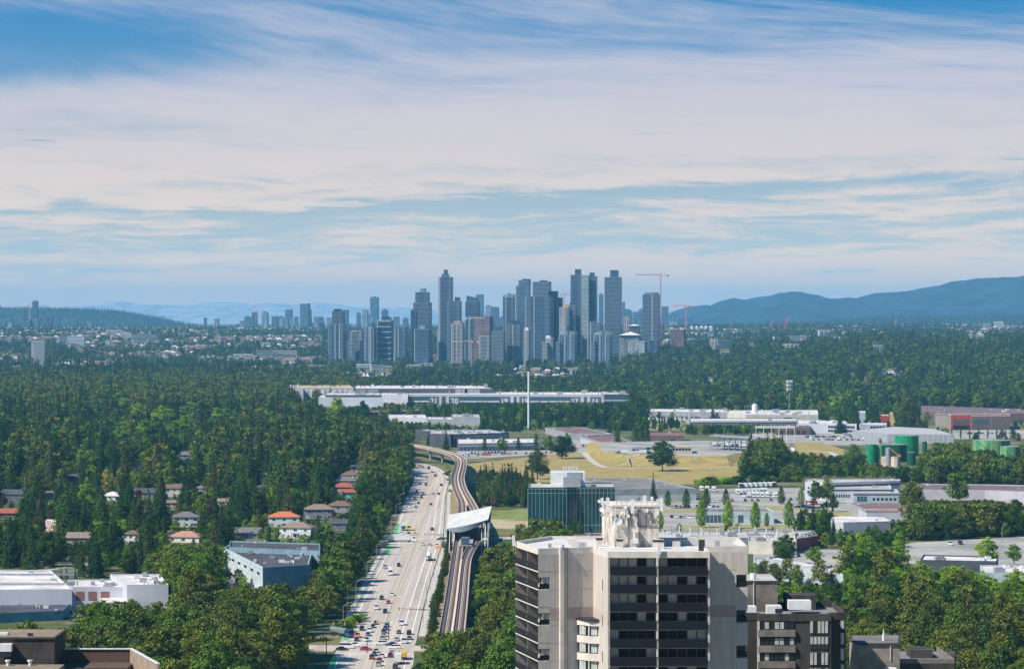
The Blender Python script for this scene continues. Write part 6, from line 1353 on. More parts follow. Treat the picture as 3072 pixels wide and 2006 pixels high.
# cranes
def crane(px, ytop, ybase, xl, xr, D, label, col, tilt=0):
    X = (px-CX)/F*D; zt = H-(ytop-HY)/F*D; zb = H-(ybase-HY)/F*D; t = wthing('tower_crane', label, 'crane', (X, D, zb), 'tower cranes'); g = MB(); s = 1.1
    for dx, dy in ((-s, -s), (s, -s), (s, s), (-s, s)): g.box(X+dx-.35, X+dx+.35, D+dy-.35, D+dy+.35, zb, zt)
    z = zb; k = 0
    while z < zt-3: g.tube((X-s if k % 2 else X+s, D-s, z), (X+s if k % 2 else X-s, D-s, z+3), .25, 4); z += 3; k += 1
    g.build('mast', col, t); g = MB(); x0, x1 = (xl-CX)/F*D, (xr-CX)/F*D; zz = lambda x: zt+(x-X)*-tilt
    g.tube((x0, D, zz(x0)), (x1, D, zz(x1)), .5, 4); g.tube((x0, D, zz(x0)+.8), (X, D, zt+2.6), .4, 4)
    n = 14
    for i in range(n): a = x0+(X-x0)*i/n; b = x0+(X-x0)*(i+1)/n; f0, f1 = .8+1.8*i/n, .8+1.8*(i+1)/n; g.tube((a, D, zz(a)), ((a+b)/2, D, zz(a)+f1), .25, 4); g.tube(((a+b)/2, D, zz(a)+f1), (b, D, zz(b)), .25, 4)
    g.build('jib', col, t); MB().tube((X, D, zt), (X, D, zt+6), .6, 4).tube((X, D, zt+6), (x1, D, zt+.5), .2, 4).build('tower_head', col, t); MB().box(x1-(4 if x1 > X else 0), x1+(0 if x1 > X else 4), D-1.4, D+1.4, zt-3, zt+1.2).build('counterweight', col, t); MB().box(X+1.3, X+3.6, D-1, D+1, zt-3, zt-.2).build('cab', metal_w, t); return t
cred = mat('red crane paint', (.45, .09, .13), .5, .05, 1); cor = mat('orange crane paint', (.72, .22, .12), .5, .05, 1); cyl_ = mat('pale yellow crane paint', (.62, .42, .30), .5, .05, 1); cw = mat('white crane paint', (.62, .60, .58), .5, .05, 1)
crane(1982, 826, 1040, 1907, 2006, BD-10, 'red tower crane above the unfinished dark tower', cred, .02)
crane(2057, 918, 1030, 2018, 2072, BD+310, 'orange tower crane over the red brown frame', cor)
crane(1693, 884, 1000, 1712, 1680, BD+20, 'orange tower crane in front of the white and grey tower', cor)
crane(1408, 954, 1080, 1455, 1396, BD-30, 'pale crane in front of the unfinished red brown block', cw); crane(1414, 1024, 1105, 1357, 1436, BD-300, 'lower pale crane with long jib to the left', cyl_); crane(1391, 1000, 1105, 1392, 1400, BD-280, 'thin pinkish hoist mast near the lower pale crane', cor) if False else None
# farther, paler towers
FD = 13000
far = [(900, 931, 911, 'blue'), (916, 935, 928, 'pale'), (1028, 1047, 929, 'blue'), (1069, 1083, 939, 'blue'), (1085, 1106, 929, 'pale'), (1110, 1137, 892, 'blue'), (1104, 1137, 944, 'blue'), (1144, 1165, 930, 'navy'), (1180, 1199, 950, 'brown'), (1208, 1226, 955, 'blue'), (1428, 1452, 883, 'blue'), (1455, 1476, 918, 'pale'), (1474, 1498, 921, 'navy'), (1796, 1811, 883, 'navy'), (1866, 1876, 906, 'navy'), (1868, 1896, 930, 'blue'), (1984, 2006, 919, 'blue'), (2005, 2028, 941, 'teal'), (2035, 2054, 953, 'blue'), (2063, 2081, 957, 'blue'), (2092, 2104, 978, 'pale'), (2122, 2138, 975, 'pale'), (2006, 2036, 965, 'pale'), (1880, 1893, 948, 'core'), (1896, 1925, 936, 'blue'), (1915, 1940, 928, 'blue'),
 (707, 730, 971, 'navy'), (733, 754, 951, 'blue'), (755, 773, 936, 'navy'), (785, 806, 938, 'pale'), (815, 836, 949, 'blue'), (834, 853, 951, 'pale'), (855, 878, 928, 'blue'), (852, 868, 958, 'teal'), (882, 896, 950, 'teal'), (940, 955, 952, 'pale'), (955, 971, 950, 'blue'), (1400, 1410, 908, 'blue')]
for i in range(46):
    rg = random.Random(500+i); px = rg.choice([rg.uniform(840, 1240), rg.uniform(1380, 1500), rg.uniform(1860, 2080), rg.uniform(560, 760) if i % 3 == 0 else rg.uniform(900, 1150)]); far.append((px, px+rg.uniform(8, 18), rg.uniform(950, 978), rg.choice(['blue', 'pale', 'navy', 'pale'])))
wds = ['narrow', 'broad', 'short', 'squat', 'slim']
for i, (a, b, yt, bm) in enumerate(far):
    D = FD+(i*137 % 900); loc = 'left of the near cluster' if a < 990 else ('behind the near cluster' if a < 1900 else 'right of the near cluster')
    tower(a, b, yt, 1000, D, ('hazy %s glass tower downtown %s' % ({'blue': 'blue', 'pale': 'pale', 'navy': 'dark blue', 'teal': 'teal', 'core': 'cream', 'brown': 'brown'}[bm], loc)), bm, 'g', every=2, balc='grid', over=.5, name='distant_tower', group='hazy downtown towers '+loc, pent=(.3, .7, 5) if i % 2 else None)
D = 12100
for i, (a, b, yt, bm, lb_) in enumerate([(97, 115, 904, 'navy', 'lone tall dark tower on the far left'), (67, 76, 928, 'navy', 'thin tower left of the lone tall tower'), (77, 86, 926, 'navy', 'second thin tower left of the lone tall tower'), (134, 146, 946, 'navy', 'left one of a dark stepped pair, far left'), (147, 160, 952, 'navy', 'right one of the dark stepped pair, far left'), (166, 181, 950, 'blue', 'blue tower with small peak right of the stepped pair'), (216, 235, 958, 'blue', 'hazy blue block on the far left slope'), (0, 20, 966, 'blue', 'grey blue block cut by the left frame edge'), (22, 40, 966, 'pale', 'pale block near the left edge with white roof'), (66, 98, 962, 'navy', 'wide dark block with white dome roof, far left'), (100, 120, 958, 'brown', 'brown block at the foot of the lone tall tower'), (240, 252, 968, 'blue', 'small hazy blue block'), (262, 276, 966, 'pale', 'small pale block on the far left slope')]):
    tower(a, b, yt, 990, D, lb_, bm, 'g', every=2, balc='grid', over=.5, name='distant_tower', group='far left towers', pent=(.2, .8, 4) if i in (0, 9) else None)
crane(88, 905, 960, 96, 84, D-50, 'thin crane beside the two thin far left towers', cw, 1.2); crane(768, 918, 960, 760, 782, FD, 'thin crane over the hazy downtown', cor)
# round crowned white hotel and other pale middle distance buildings
D = 6000; X = (114-CX)/F*D; zb = terrain(X, D)-3; t = thing('hotel_tower', 'white hotel tower with round crowned roof on the left', 'building', (X, D, zb), .15); hh = H-(1017-HY)/F*D-zb; w = 40/F*D
MB().box(-w/2, w/2, -9, 9, 0, hh).build('wall', w_white, t)
for i in range(13): MB().box(-w/2-.1, -w/2+4.2, -9.2, -9.02, 3+i*3.1, 5+i*3.1).build('window', glass, t)
for i in range(11): MB().box(-w/2+5+i*2, -w/2+5.3+i*2, -9.3, -9.02, 2, hh-5).build('pier', w_cream, t)
MB().box(-w/2-.8, w/2+.8, -9.8, 9.8, hh+.01, hh+1.2).build('roof_edge', w_cream, t); MB().cyl(0, 0, hh+1.2, hh+4.4, 8.5, 20).cyl(0, 0, hh+4.4, hh+5.2, 9.4, 20).build('round_crown', w_cream, t)
keep(91, 1003, 138, 1062, 6000)
fb = [(175, 205, 1010, 1025, 'w'), (205, 255, 1008, 1040, 'w'), (215, 275, 998, 1013, 'g'), (320, 368, 990, 1004, 'w'), (366, 395, 998, 1010, 'w'), (395, 470, 1004, 1020, 'g'), (440, 465, 1012, 1018, 'w'), (0, 60, 1113, 1122, 'r'), (553, 588, 1037, 1044, 'w'), (490, 540, 1055, 1066, 'w'), (700, 760, 1062, 1078, 'w'), (770, 890, 1052, 1066, 'w'), (820, 880, 1062, 1072, 'g'), (755, 850, 1100, 1106, 't'), (850, 880, 1080, 1088, 'w'), (905, 925, 1075, 1080, 'r'), (895, 980, 1098, 1102, 'g'), (780, 812, 1028, 1034, 'w'), (830, 865, 1020, 1026, 'g'), (897, 940, 1026, 1036, 'g'), (520, 550, 1110, 1122, 't'), (2130, 2147, 1018, 1048, 'p'), (2148, 2192, 1020, 1046, 'g'), (2158, 2192, 1057, 1063, 'w'), (2320, 2335, 1010, 1022, 'w'), (2370, 2402, 1008, 1024, 'g'), (2400, 2430, 1012, 1020, 'w'), (2455, 2490, 990, 1010, 'w'), (2347, 2400, 1032, 1045, 'w'), (2246, 2270, 1030, 1042, 'w'), (2905, 2950, 1006, 1016, 'w'), (2948, 2972, 970, 990, 'g'), (2982, 3010, 965, 986, 'w'), (2760, 2777, 1013, 1018, 'r'), (2500, 2530, 1010, 1020, 'w'), (2620, 2650, 1036, 1052, 'w'), (1070, 1115, 1092, 1104, 'w'), (1112, 1150, 1096, 1110, 'w'), (1145, 1172, 1098, 1104, 'w'), (1220, 1260, 1096, 1100, 'w'), (1300, 1420, 1064, 1080, 'r'), (1350, 1430, 1090, 1096, 'r'), (1560, 1575, 1096, 1104, 'w'), (1990, 2005, 1020, 1030, 'w'), (950, 970, 1110, 1118, 'w'), (1260, 1300, 1090, 1098, 't'), (975, 1010, 1115, 1120, 'w'), (1160, 1175, 1118, 1126, 'w'), (1600, 1622, 1104, 1112, 'w')]
cm = {'w': w_white, 'g': w_grey, 'r': mat('dull pink wall', (.42, .17, .16), .8, .1, .2), 't': w_cream, 'p': mat('pink white wall', (.55, .42, .40), .8, .1, .2)}
cn = {'w': 'white', 'g': 'grey', 'r': 'dull red', 't': 'cream', 'p': 'pinkish'}
for i, (a, b, yt, yb, c) in enumerate(fb):
    py = yb; D = 5400
    while D < 12500 and H-(py-HY)/F*D > terrain(((a+b)/2-CX)/F*D, D)-1: D += 100
    D -= 100
    if D < 5500: D = 6200
    X = ((a+b)/2-CX)/F*D; zb = terrain(X, D)-1; w = (b-a)/F*D; h = max(5, H-(yt-HY)/F*D-zb); rg = random.Random(i)
    loc = 'left of the skyline' if a < 980 else ('at the foot of the towers' if a < 2050 else 'right of the skyline')
    t = thing('distant_building', '%s %s building %s' % (['long', 'low', 'wide', 'plain', 'small'][i % 5], cn[c], loc), 'building', (X, D, zb), rg.uniform(-.2, .3), 'pale low buildings '+loc)
    MB().box(-w/2, w/2, -9, 9, 0, h).build('wall', cm[c], t); MB().box(-w/2-.4, w/2+.4, -9.4, 9.4, h+.01, h+.8).build('roof', white_r if c != 'g' else pale_r, t)
    for s in range(max(1, int(h/4))):
        MB().box(-w/2+1.5, w/2-1.5, -9.15, -9.02, 1.5+s*4, 3.4+s*4).build('window_band', glass_b, t)
    keep(a, yt, b, yb-3, D)
# far viaduct stretches
for pts_, D0, lb_ in (([(760, 1056), (790, 1052), (815, 1058), (850, 1070), (890, 1078)], 7600, 'distant curving viaduct with pinkish deck left of the towers'), ([(235, 1040), (250, 1046), (285, 1056), (305, 1062)], 7300, 'distant pale viaduct near the white hotel'), ([(1655, 1104), (1710, 1094), (1760, 1100), (1790, 1106)], 6700, 'thin pale viaduct between the teal towers')):
    P_ = [WP(x, y-6, D0+i*20) for i, (x, y) in enumerate(pts_)]; t = wthing('distant_viaduct', lb_, 'viaduct', tuple(P_[0])); g = MB()
    for p, q in zip(P_, P_[1:]):
        n = Vector((0, 5, 0)); u = Vector((0, 0, 1.8)); g.add([p-n, q-n, q+n, p+n, p-n-u, q-n-u, q+n-u, p+n-u], [(0,1,2,3),(7,6,5,4),(0,4,5,1),(1,5,6,2),(2,6,7,3),(3,7,4,0)])
    g.build('deck', mat('pinkish deck', (.48, .32, .28), .8, .1, .2), t); g = MB()
    for i in range(len(P_)*4-3):
        p = P_[i//4].lerp(P_[min(i//4+1, len(P_)-1)], (i % 4)/4); g.box(p.x-1, p.x+1, p.y-1, p.y+1, p.z-16, p.z-1.9)
    g.build('piers', conc, t)
# red harbour cranes and a cable bridge
pk = mat('harbour crane red', (.60, .06, .17), .5, .05, .3)
def hcrane(px, yb, yt, lean, D, label, sc=1.0):
    X = (px-CX)/F*D; zb = H-(yb-HY)/F*D; zt = H-(yt-HY)/F*D; t = wthing('harbour_crane', label, 'crane', (X, D, zb-25), 'red harbour cranes'); hl = (zt-zb)*.42; g = MB()
    for dx in (-10*sc, 8*sc):
        for dy in (-8, 8): g.tube((X+dx, D+dy, zb-25), (X+dx*.6, D+dy, zb+hl), 1.5, 4)
    g.tube((X-12*sc, D, zb+hl*.5), (X+10*sc, D, zb+hl*.5), 1.3, 4); g.build('portal_legs', pk, t); MB().tube((X-34*sc, D, zb+hl*.7), (X+8*sc, D, zb+hl), 2.0, 4).build('rear_boom', pk, t)
    MB().tube((X+6*sc, D-2, zb+hl), (X+6*sc+lean, D-2, zt), 2.4, 4).tube((X+6*sc, D+2, zb+hl), (X+6*sc+lean, D+2, zt), 2.0, 4).build('raised_boom', pk, t); MB().tube((X, D, zb+hl), (X+2, D, zb+hl*1.7), 1.3, 4).tube((X+2, D, zb+hl*1.7), (X+6*sc+lean*.7, D, zb+(zt-zb)*.8), .7, 4).build('stay', pk, t)
hcrane(2352, 1000, 945, 18, 11800, 'largest red harbour crane with raised boom'); hcrane(2308, 1000, 962, 8, 11700, 'smaller red harbour crane left of the largest', .7); hcrane(2330, 1000, 974, 6, 11900, 'low red harbour crane between the other two', .6)
D = 12200; X = (2680-CX)/F*D; t = wthing('cable_bridge', 'distant cable bridge with red crane boom behind white stays', 'bridge', (X, D, 40)); z0_ = H-(994-HY)/F*D
MB().tube((X-4, D, z0_-20), (X+12, D, H-(955-HY)/F*D), 2.6, 4).build('raised_boom', pk, t); g = MB()
for i in range(6): g.tube((X-6, D, H-(978-HY)/F*D), (X-6-12*(i+1), D, z0_), .7, 4); g.tube((X+8, D, H-(980-HY)/F*D), (X+8+9*(i+1), D, z0_), .5, 4)
g.build('stays', metal_w, t); MB().box(X-85, X+80, D-6, D+6, z0_-3, z0_).build('deck', w_white, t); MB().tube((X-7, D, z0_-20), (X-7, D, H-(976-HY)/F*D), 1.6, 4).build('pylon', metal_w, t)
D = 9000; X = (2196-CX)/F*D; t = wthing('radio_mast', 'very thin red radio mast right of downtown', 'mast', (X, D, 60)); MB().tube((X, D, 50), (X, D, H-(950-HY)/F*D), .8, 4).build('lattice', cred, t)
D = 11500
for i, px in enumerate((2075, 2090, 2105, 2118, 2133)):
    X = (px-CX)/F*D; t = thing('fuel_tank', 'white dome roof in the row right of downtown', 'tank', (X, D, terrain(X, D)), 0, 'white roofs by the harbour'); MB().box(-6, 6, -6, 6, 0, 20).build('wall', w_white, t); MB().cyl(0, 0, 20.1, 25, 6.5, 8, 0, 2).build('roof', metal_w, t)
# suburb houses
rg = random.Random(99); hm_ = []
def mini(roof, wallc):
    key = (roof, wallc)
    g = MB(); g.box(-6, 6, -4.5, 4.5, -2, 5.2, 0); W, D_ = 6.6, 5.1; g.add([(-W,-D_,5.2),(W,-D_,5.2),(W,D_,5.2),(-W,D_,5.2),(-2.2,0,8.2),(2.2,0,8.2)], [(0,1,5,4),(1,2,5),(2,3,4,5),(3,0,4),(3,2,1,0)], 1)
    for x in (-4, 0, 3.6): g.box(x-.8, x+.8, -4.56, -4.5, 1, 2.4, 2).box(x-.8, x+.8, -4.56, -4.5, 3.2, 4.6, 2)
    o = g.build('house', [mat('house wall '+wallc, WALLC[wallc], .85, .07, .4), shingle(roof, ROOFC[roof]), glass]); me = o.data; bpy.data.objects.remove(o); return me
MINI = [mini(*k) for k in (('grey', 'white'), ('brown', 'cream'), ('slate', 'grey'), ('tan', 'grey'), ('brown', 'pinkw'), ('tan', 'white'), ('tan', 'cream'), ('white', 'grey'))]
HN = ['grey roofed white', 'brown roofed cream', 'slate roofed grey', 'tan roofed grey', 'brown roofed pinkish', 'tan roofed white', 'tan roofed cream', 'white roofed grey']
cand = []
for i in range(9000):
    D = 5400+7200*rg.random()**.9; px = rg.uniform(-150, 3220); X = (px-CX)/F*D
    zone = mn.noise(Vector((X/260, D/420, 8.2)))
    if zone < (.0 if px < 1100 else .08 if px < 2050 else .14) or (px > 2050 and D < 7600): continue
    if px > 960 and px < 2000 and D > 6400: continue
    zz = terrain(X, D); slope_vis = 1
    cand.append((D, px, X, zz, rg.uniform(-.4, .4), rg.randrange(8)))
cand.sort(); HOUSE_PTS = []
for i, (D, px, X, zz, r_, v) in enumerate(cand):
    if i < 300:
        o = bpy.data.objects.new('house', MINI[v]); COL.objects.link(o); o.location = (X, D, zz+.5); o.rotation_euler.z = r_; o.scale = (1.3, 1.3, 1.2)
        loc = 'on the far left slope' if px < 800 else ('near the towers' if px < 2000 else 'on the wooded far right')
        tag(o, HN[v]+' suburban house '+loc, 'house', 'suburban houses '+loc); HOUSE_PTS.append((X, D))
    else: HOUSE_PTS.append((X, D))
rest = [(X, D, zz+.6, 1.4, r_, v) for D, px, X, zz, r_, v in cand[300:]]
o = scatter('suburb_houses', 'distant suburban houses too small to count', rest, MINI)
# ------------------------------------------------------------------ vehicles
def paint(nm, c): return mat('paint '+nm, c, .3, 0, spec=.5, coat=.5)
PC = {'white': (.78, .78, .78), 'black': (.012, .012, .014), 'silver': (.42, .43, .45), 'grey': (.14, .145, .155), 'dark grey': (.04, .042, .047), 'red': (.45, .02, .02), 'dark red': (.16, .012, .018), 'blue': (.03, .08, .22), 'navy': (.02, .035, .08), 'light blue': (.20, .48, .62), 'yellow': (.75, .58, .04), 'orange': (.70, .20, .02), 'teal': (.03, .25, .28), 'brown': (.14, .09, .06)}
tyre = mat('tyre rubber', (.015, .015, .016), .9, 0); head = mat('headlamp', (.7, .7, .68), .2, 0, spec=.8); tail = mat('tail lamp', (.35, .01, .01), .3, 0)
VK = {}
def shell(secs):
    """loft a body through side-profile sections: (x along, half width bottom, half width top, z0, z1)"""
    g = MB(); vs = []
    for y, wb, wt, z0, z1 in secs: vs += [(-wb, y, z0), (-wb*1.02, y, (z0+z1)/2), (-wt, y, z1), (wt, y, z1), (wb*1.02, y, (z0+z1)/2), (wb, y, z0)]
    fs = []
    for i in range(len(secs)-1):
        for j in range(6): fs.append((i*6+j, i*6+(j+1) % 6, (i+1)*6+(j+1) % 6, (i+1)*6+j))
    fs += [tuple(range(5, -1, -1)), tuple((len(secs)-1)*6+j for j in range(6))]; return g.add(vs, fs)
def vk(kind_, body, glassm, wheels, lights, extra=()): VK[kind_] = (body, glassm, wheels, lights, extra)
def mk_(g, nm, m):
    o = g.build(nm, m); me = o.data; bpy.data.objects.remove(o); return me
P0_ = paint('base', PC['white'])
WH = mk_(MB().tube((-.11, 0, 0), (.11, 0, 0), .33, 14), 'wheel', tyre); WHB = mk_(MB().tube((-.15, 0, 0), (.15, 0, 0), .52, 14), 'big_wheel', tyre); HUB = mk_(MB().tube((-.125, 0, 0), (.125, 0, 0), .19, 10), 'rim', metal_g)
HL = mk_(MB().box(-.16, .16, -.03, .03, -.08, .08), 'headlight', head); TL = mk_(MB().box(-.16, .16, -.03, .03, -.09, .09), 'tail_light', tail)
def car_kind(kind_, L, W, secs, cab, glass_z):
    body = mk_(shell(secs), kind_+'_body', P0_)
    (y0, y1, y2, y3, zb, zt, wb, wt) = cab       # windscreen foot, top front, top rear, rear foot
    g = MB(); vs = [(-wb, y0, zb), (wb, y0, zb), (wt, y1, zt), (-wt, y1, zt), (wt, y2, zt), (-wt, y2, zt), (wb, y3, zb), (-wb, y3, zb)]
    g.add(vs, [(0, 1, 2, 3), (6, 7, 5, 4), (1, 6, 4, 2), (7, 0, 3, 5), (0, 7, 6, 1)]); gm_ = mk_(g, kind_+'_windows', glass)
    rf = mk_(MB().add([(-wt-.02, y1-.05, zt), (wt+.02, y1-.05, zt), (wt+.02, y2+.05, zt), (-wt-.02, y2+.05, zt), (-wt*.9, y1, zt+.07), (wt*.9, y1, zt+.07), (wt*.9, y2, zt+.07), (-wt*.9, y2, zt+.07)], [(0,1,5,4),(1,2,6,5),(2,3,7,6),(3,0,4,7),(4,5,6,7),(3,2,1,0)]), kind_+'_roof', P0_)
    VK[kind_] = dict(body=body, glass=gm_, roof=rf, wx=W/2-.12, wy=(L*.30, -L*.31), r=.33, wheel=WH, front=-L/2, back=L/2, lz=.68, hw=W/2-.28, extra=[])
car_kind('sedan', 4.6, 1.84, [(-2.3, .72, .66, .30, .62), (-2.15, .88, .82, .22, .72), (-.9, .92, .86, .2, .90), (1.25, .92, .86, .2, .94), (2.1, .88, .80, .24, .92), (2.3, .78, .72, .34, .78)], (-1.0, -.25, 1.0, 1.75, .88, 1.40, .82, .62), 0)
car_kind('suv', 4.75, 1.92, [(-2.35, .78, .72, .34, .85), (-2.2, .92, .88, .26, .98), (-1.0, .96, .92, .24, 1.08), (2.1, .96, .92, .24, 1.12), (2.36, .88, .84, .34, 1.04)], (-1.1, -.5, 1.75, 2.25, 1.06, 1.66, .88, .74), 0)
car_kind('van', 5.6, 2.0, [(-2.8, .8, .75, .34, .9), (-2.6, .97, .93, .28, 1.15), (-1.7, 1.0, .97, .26, 1.3), (2.6, 1.0, .97, .26, 1.4), (2.8, .95, .92, .34, 1.35)], (-1.85, -1.0, 2.5, 2.78, 1.28, 2.1, .95, .86), 0)
car_kind('pickup', 5.6, 1.98, [(-2.8, .82, .78, .4, 1.0), (-2.65, .96, .92, .32, 1.12), (-1.2, .98, .94, .3, 1.2), (.85, .98, .94, .3, 1.2), (.9, .98, .96, .3, 1.12), (2.8, .98, .96, .36, 1.12)], (-1.25, -.6, .55, .8, 1.16, 1.82, .90, .78), 0)
VK['pickup']['extra'] = [('truck_bed', mk_(MB().box(-.82, .82, 1.0, 2.68, 1.13, 1.16), 'bed', mat('dark bed liner', (.03, .03, .03), .9, 0)), (0, 0, 0))]
def big(kind_, L, W, cabw, boxes, cabh=2.7, wys=None, extra=()):
    body = mk_(MB().box(-W/2, W/2, -L/2, -L/2+cabw, .55, cabh*.56).add([(-W/2, -L/2+.02, cabh*.56), (W/2, -L/2+.02, cabh*.56), (W/2, -L/2+cabw, cabh*.56), (-W/2, -L/2+cabw, cabh*.56), (-W/2+.12, -L/2+.45, cabh), (W/2-.12, -L/2+.45, cabh), (W/2-.12, -L/2+cabw, cabh), (-W/2+.12, -L/2+cabw, cabh)], [(4,5,6,7),(1,2,6,5),(2,3,7,6),(3,0,4,7),(0,1,5,4)]), kind_+'_cab', P0_)
    gm_ = mk_(MB().add([(-W/2+.15, -L/2-.01+.06, cabh*.6), (W/2-.15, -L/2+.05, cabh*.6), (W/2-.3, -L/2+.36, cabh*.93), (-W/2+.3, -L/2+.36, cabh*.93)], [(0,1,2,3)]).box(-W/2-.02, W/2+.02, -L/2+.6, -L/2+cabw*.75, cabh*.62, cabh*.88), kind_+'_windows', glass)
    ch = mk_(MB().box(-.5, .5, -L/2+.3, L/2, .5, .85), 'chassis', metal_d)
    ex = [('chassis', ch, (0, 0, 0))]+[(nm, mk_(g, nm, m), (0, 0, 0)) for nm, g, m in boxes]
    VK[kind_] = dict(body=body, glass=gm_, roof=None, wx=W/2-.2, wy=wys or (-L/2+1.2, L/2-1.6), r=.5, wheel=WHB, front=-L/2, back=L/2, lz=.9, hw=W/2-.35, extra=ex)
big('box_truck', 8.2, 2.4, 1.9, [('cargo_box', MB().box(-1.22, 1.22, -2.0, 4.1, .95, 3.6), metal_w)])
big('semi_truck', 15.5, 2.5, 2.4, [('cargo_box', MB().box(-1.28, 1.28, -4.9, 7.75, 1.05, 4.0), metal_w)], 3.2, (-6.4, -4.0, 5.2, 6.5))
g = MB(); n = 14; vs = [(1.2*math.cos(2*math.pi*i/n), y, 2.15+1.2*math.sin(2*math.pi*i/n)) for y in (-3.6, 6.6) for i in range(n)]; g.add(vs, [(i, (i+1) % n, n+(i+1) % n, n+i) for i in range(n)]+[tuple(range(n-1, -1, -1)), tuple(range(n, 2*n))])
big('tanker_truck', 14, 2.5, 2.6, [('tank', g, mat('polished tank', (.55, .56, .58), .22, .05, .5, metal=.7))], 3.0, (-5.6, -3.4, 4.6, 5.9))
big('bus', 11.5, 2.6, .6, [('bus_body', MB().box(-1.3, 1.3, -5.1, 5.75, .45, 3.1), metal_w), ('window_band', MB().box(-1.32, 1.32, -4.8, 5.5, 1.5, 2.5), glass)], 3.05, (-3.6, 3.4))
big('dump_truck', 8.0, 2.4, 2.0, [('tipper', MB().obox(0, 1.2, 0, 2.2, 5.0, 1.1, 2.7, 0, 1.1, 1.05), mat('tipper paint', (.75, .45, .05), .5, .05, 1))], 2.8)
big('car_carrier', 16, 2.5, 2.2, [('carrier_frame', MB().box(-1.25, 1.25, -5, 8, 1.0, 1.15).box(-1.25, 1.25, -5.4, 8, 2.6, 2.72).box(-1.25, -1.15, -5, -4.9, 1.1, 3.4).box(1.15, 1.25, -5, -4.9, 1.1, 3.4).box(-1.25, -1.15, 1, 1.1, 1.1, 3.2).box(1.15, 1.25, 1, 1.1, 1.1, 3.2).box(-1.25, -1.15, 7.8, 7.9, 1.1, 3.2).box(1.15, 1.25, 7.8, 7.9, 1.1, 3.2), metal_g), ('carried_cars', MB().obox(0, -2, 0, 1.8, 4.3, 1.2, 2.2, 0, .85, .7).obox(0, 3.4, 0, 1.8, 4.3, 1.2, 2.2, 0, .85, .7).obox(0, -2, 0, 1.8, 4.3, 2.75, 3.9, 0, .8, .6).obox(0, 3.6, 0, 1.8, 4.3, 2.75, 3.9, 0, .8, .6), paint('white', PC['white']))], 3.0, (-6.6, -4.2, 5.2, 6.4))
VN = {'sedan': ('car', 'car'), 'suv': ('suv', 'car'), 'van': ('van', 'van'), 'pickup': ('pickup_truck', 'pickup'), 'box_truck': ('box_truck', 'truck'), 'semi_truck': ('semi_truck', 'truck'), 'tanker_truck': ('tanker_truck', 'truck'), 'bus': ('bus', 'bus'), 'dump_truck': ('dump_truck', 'truck'), 'car_carrier': ('car_carrier', 'truck')}
def vehicle(kind_, col, x, y, heading, label, group=None, z=.03, detail=True):
    """heading 0 faces the camera (travels towards -y)"""
    k = VK[kind_]; nm, cat = VN[kind_]; t = thing(nm, label, cat, (x, y, z), heading, group); pm = paint(col, PC[col])
    def part(n, me, loc, m=None, par=None):
        o = bpy.data.objects.new(n, me); COL.objects.link(o); o.parent = par or t; o.location = loc
        if m: o.material_slots[0].link = 'OBJECT'; o.material_slots[0].material = m
        return o
    part('body', k['body'], (0, 0, 0), pm); part('windows', k['glass'], (0, 0, .004))
    if k['roof']: part('roof', k['roof'], (0, 0, 0), pm)
    for wy in k['wy']:
        for s in (-1, 1):
            w = part('wheel', k['wheel'], (s*k['wx'], wy, k['r']))
            if detail: part('rim', HUB, (s*.02, 0, 0), None, w)
    if detail:
        for s in (-1, 1): part('headlight', HL, (s*k['hw'], k['front'], k['lz'])); part('tail_light', TL, (s*k['hw'], k['back'], k['lz']+.1))
    for n, me, loc in k['extra']: part(n, me, loc, None)
    return t
def Z2(x, y): return (700+x/2.2012, 1300+y/2.2012)
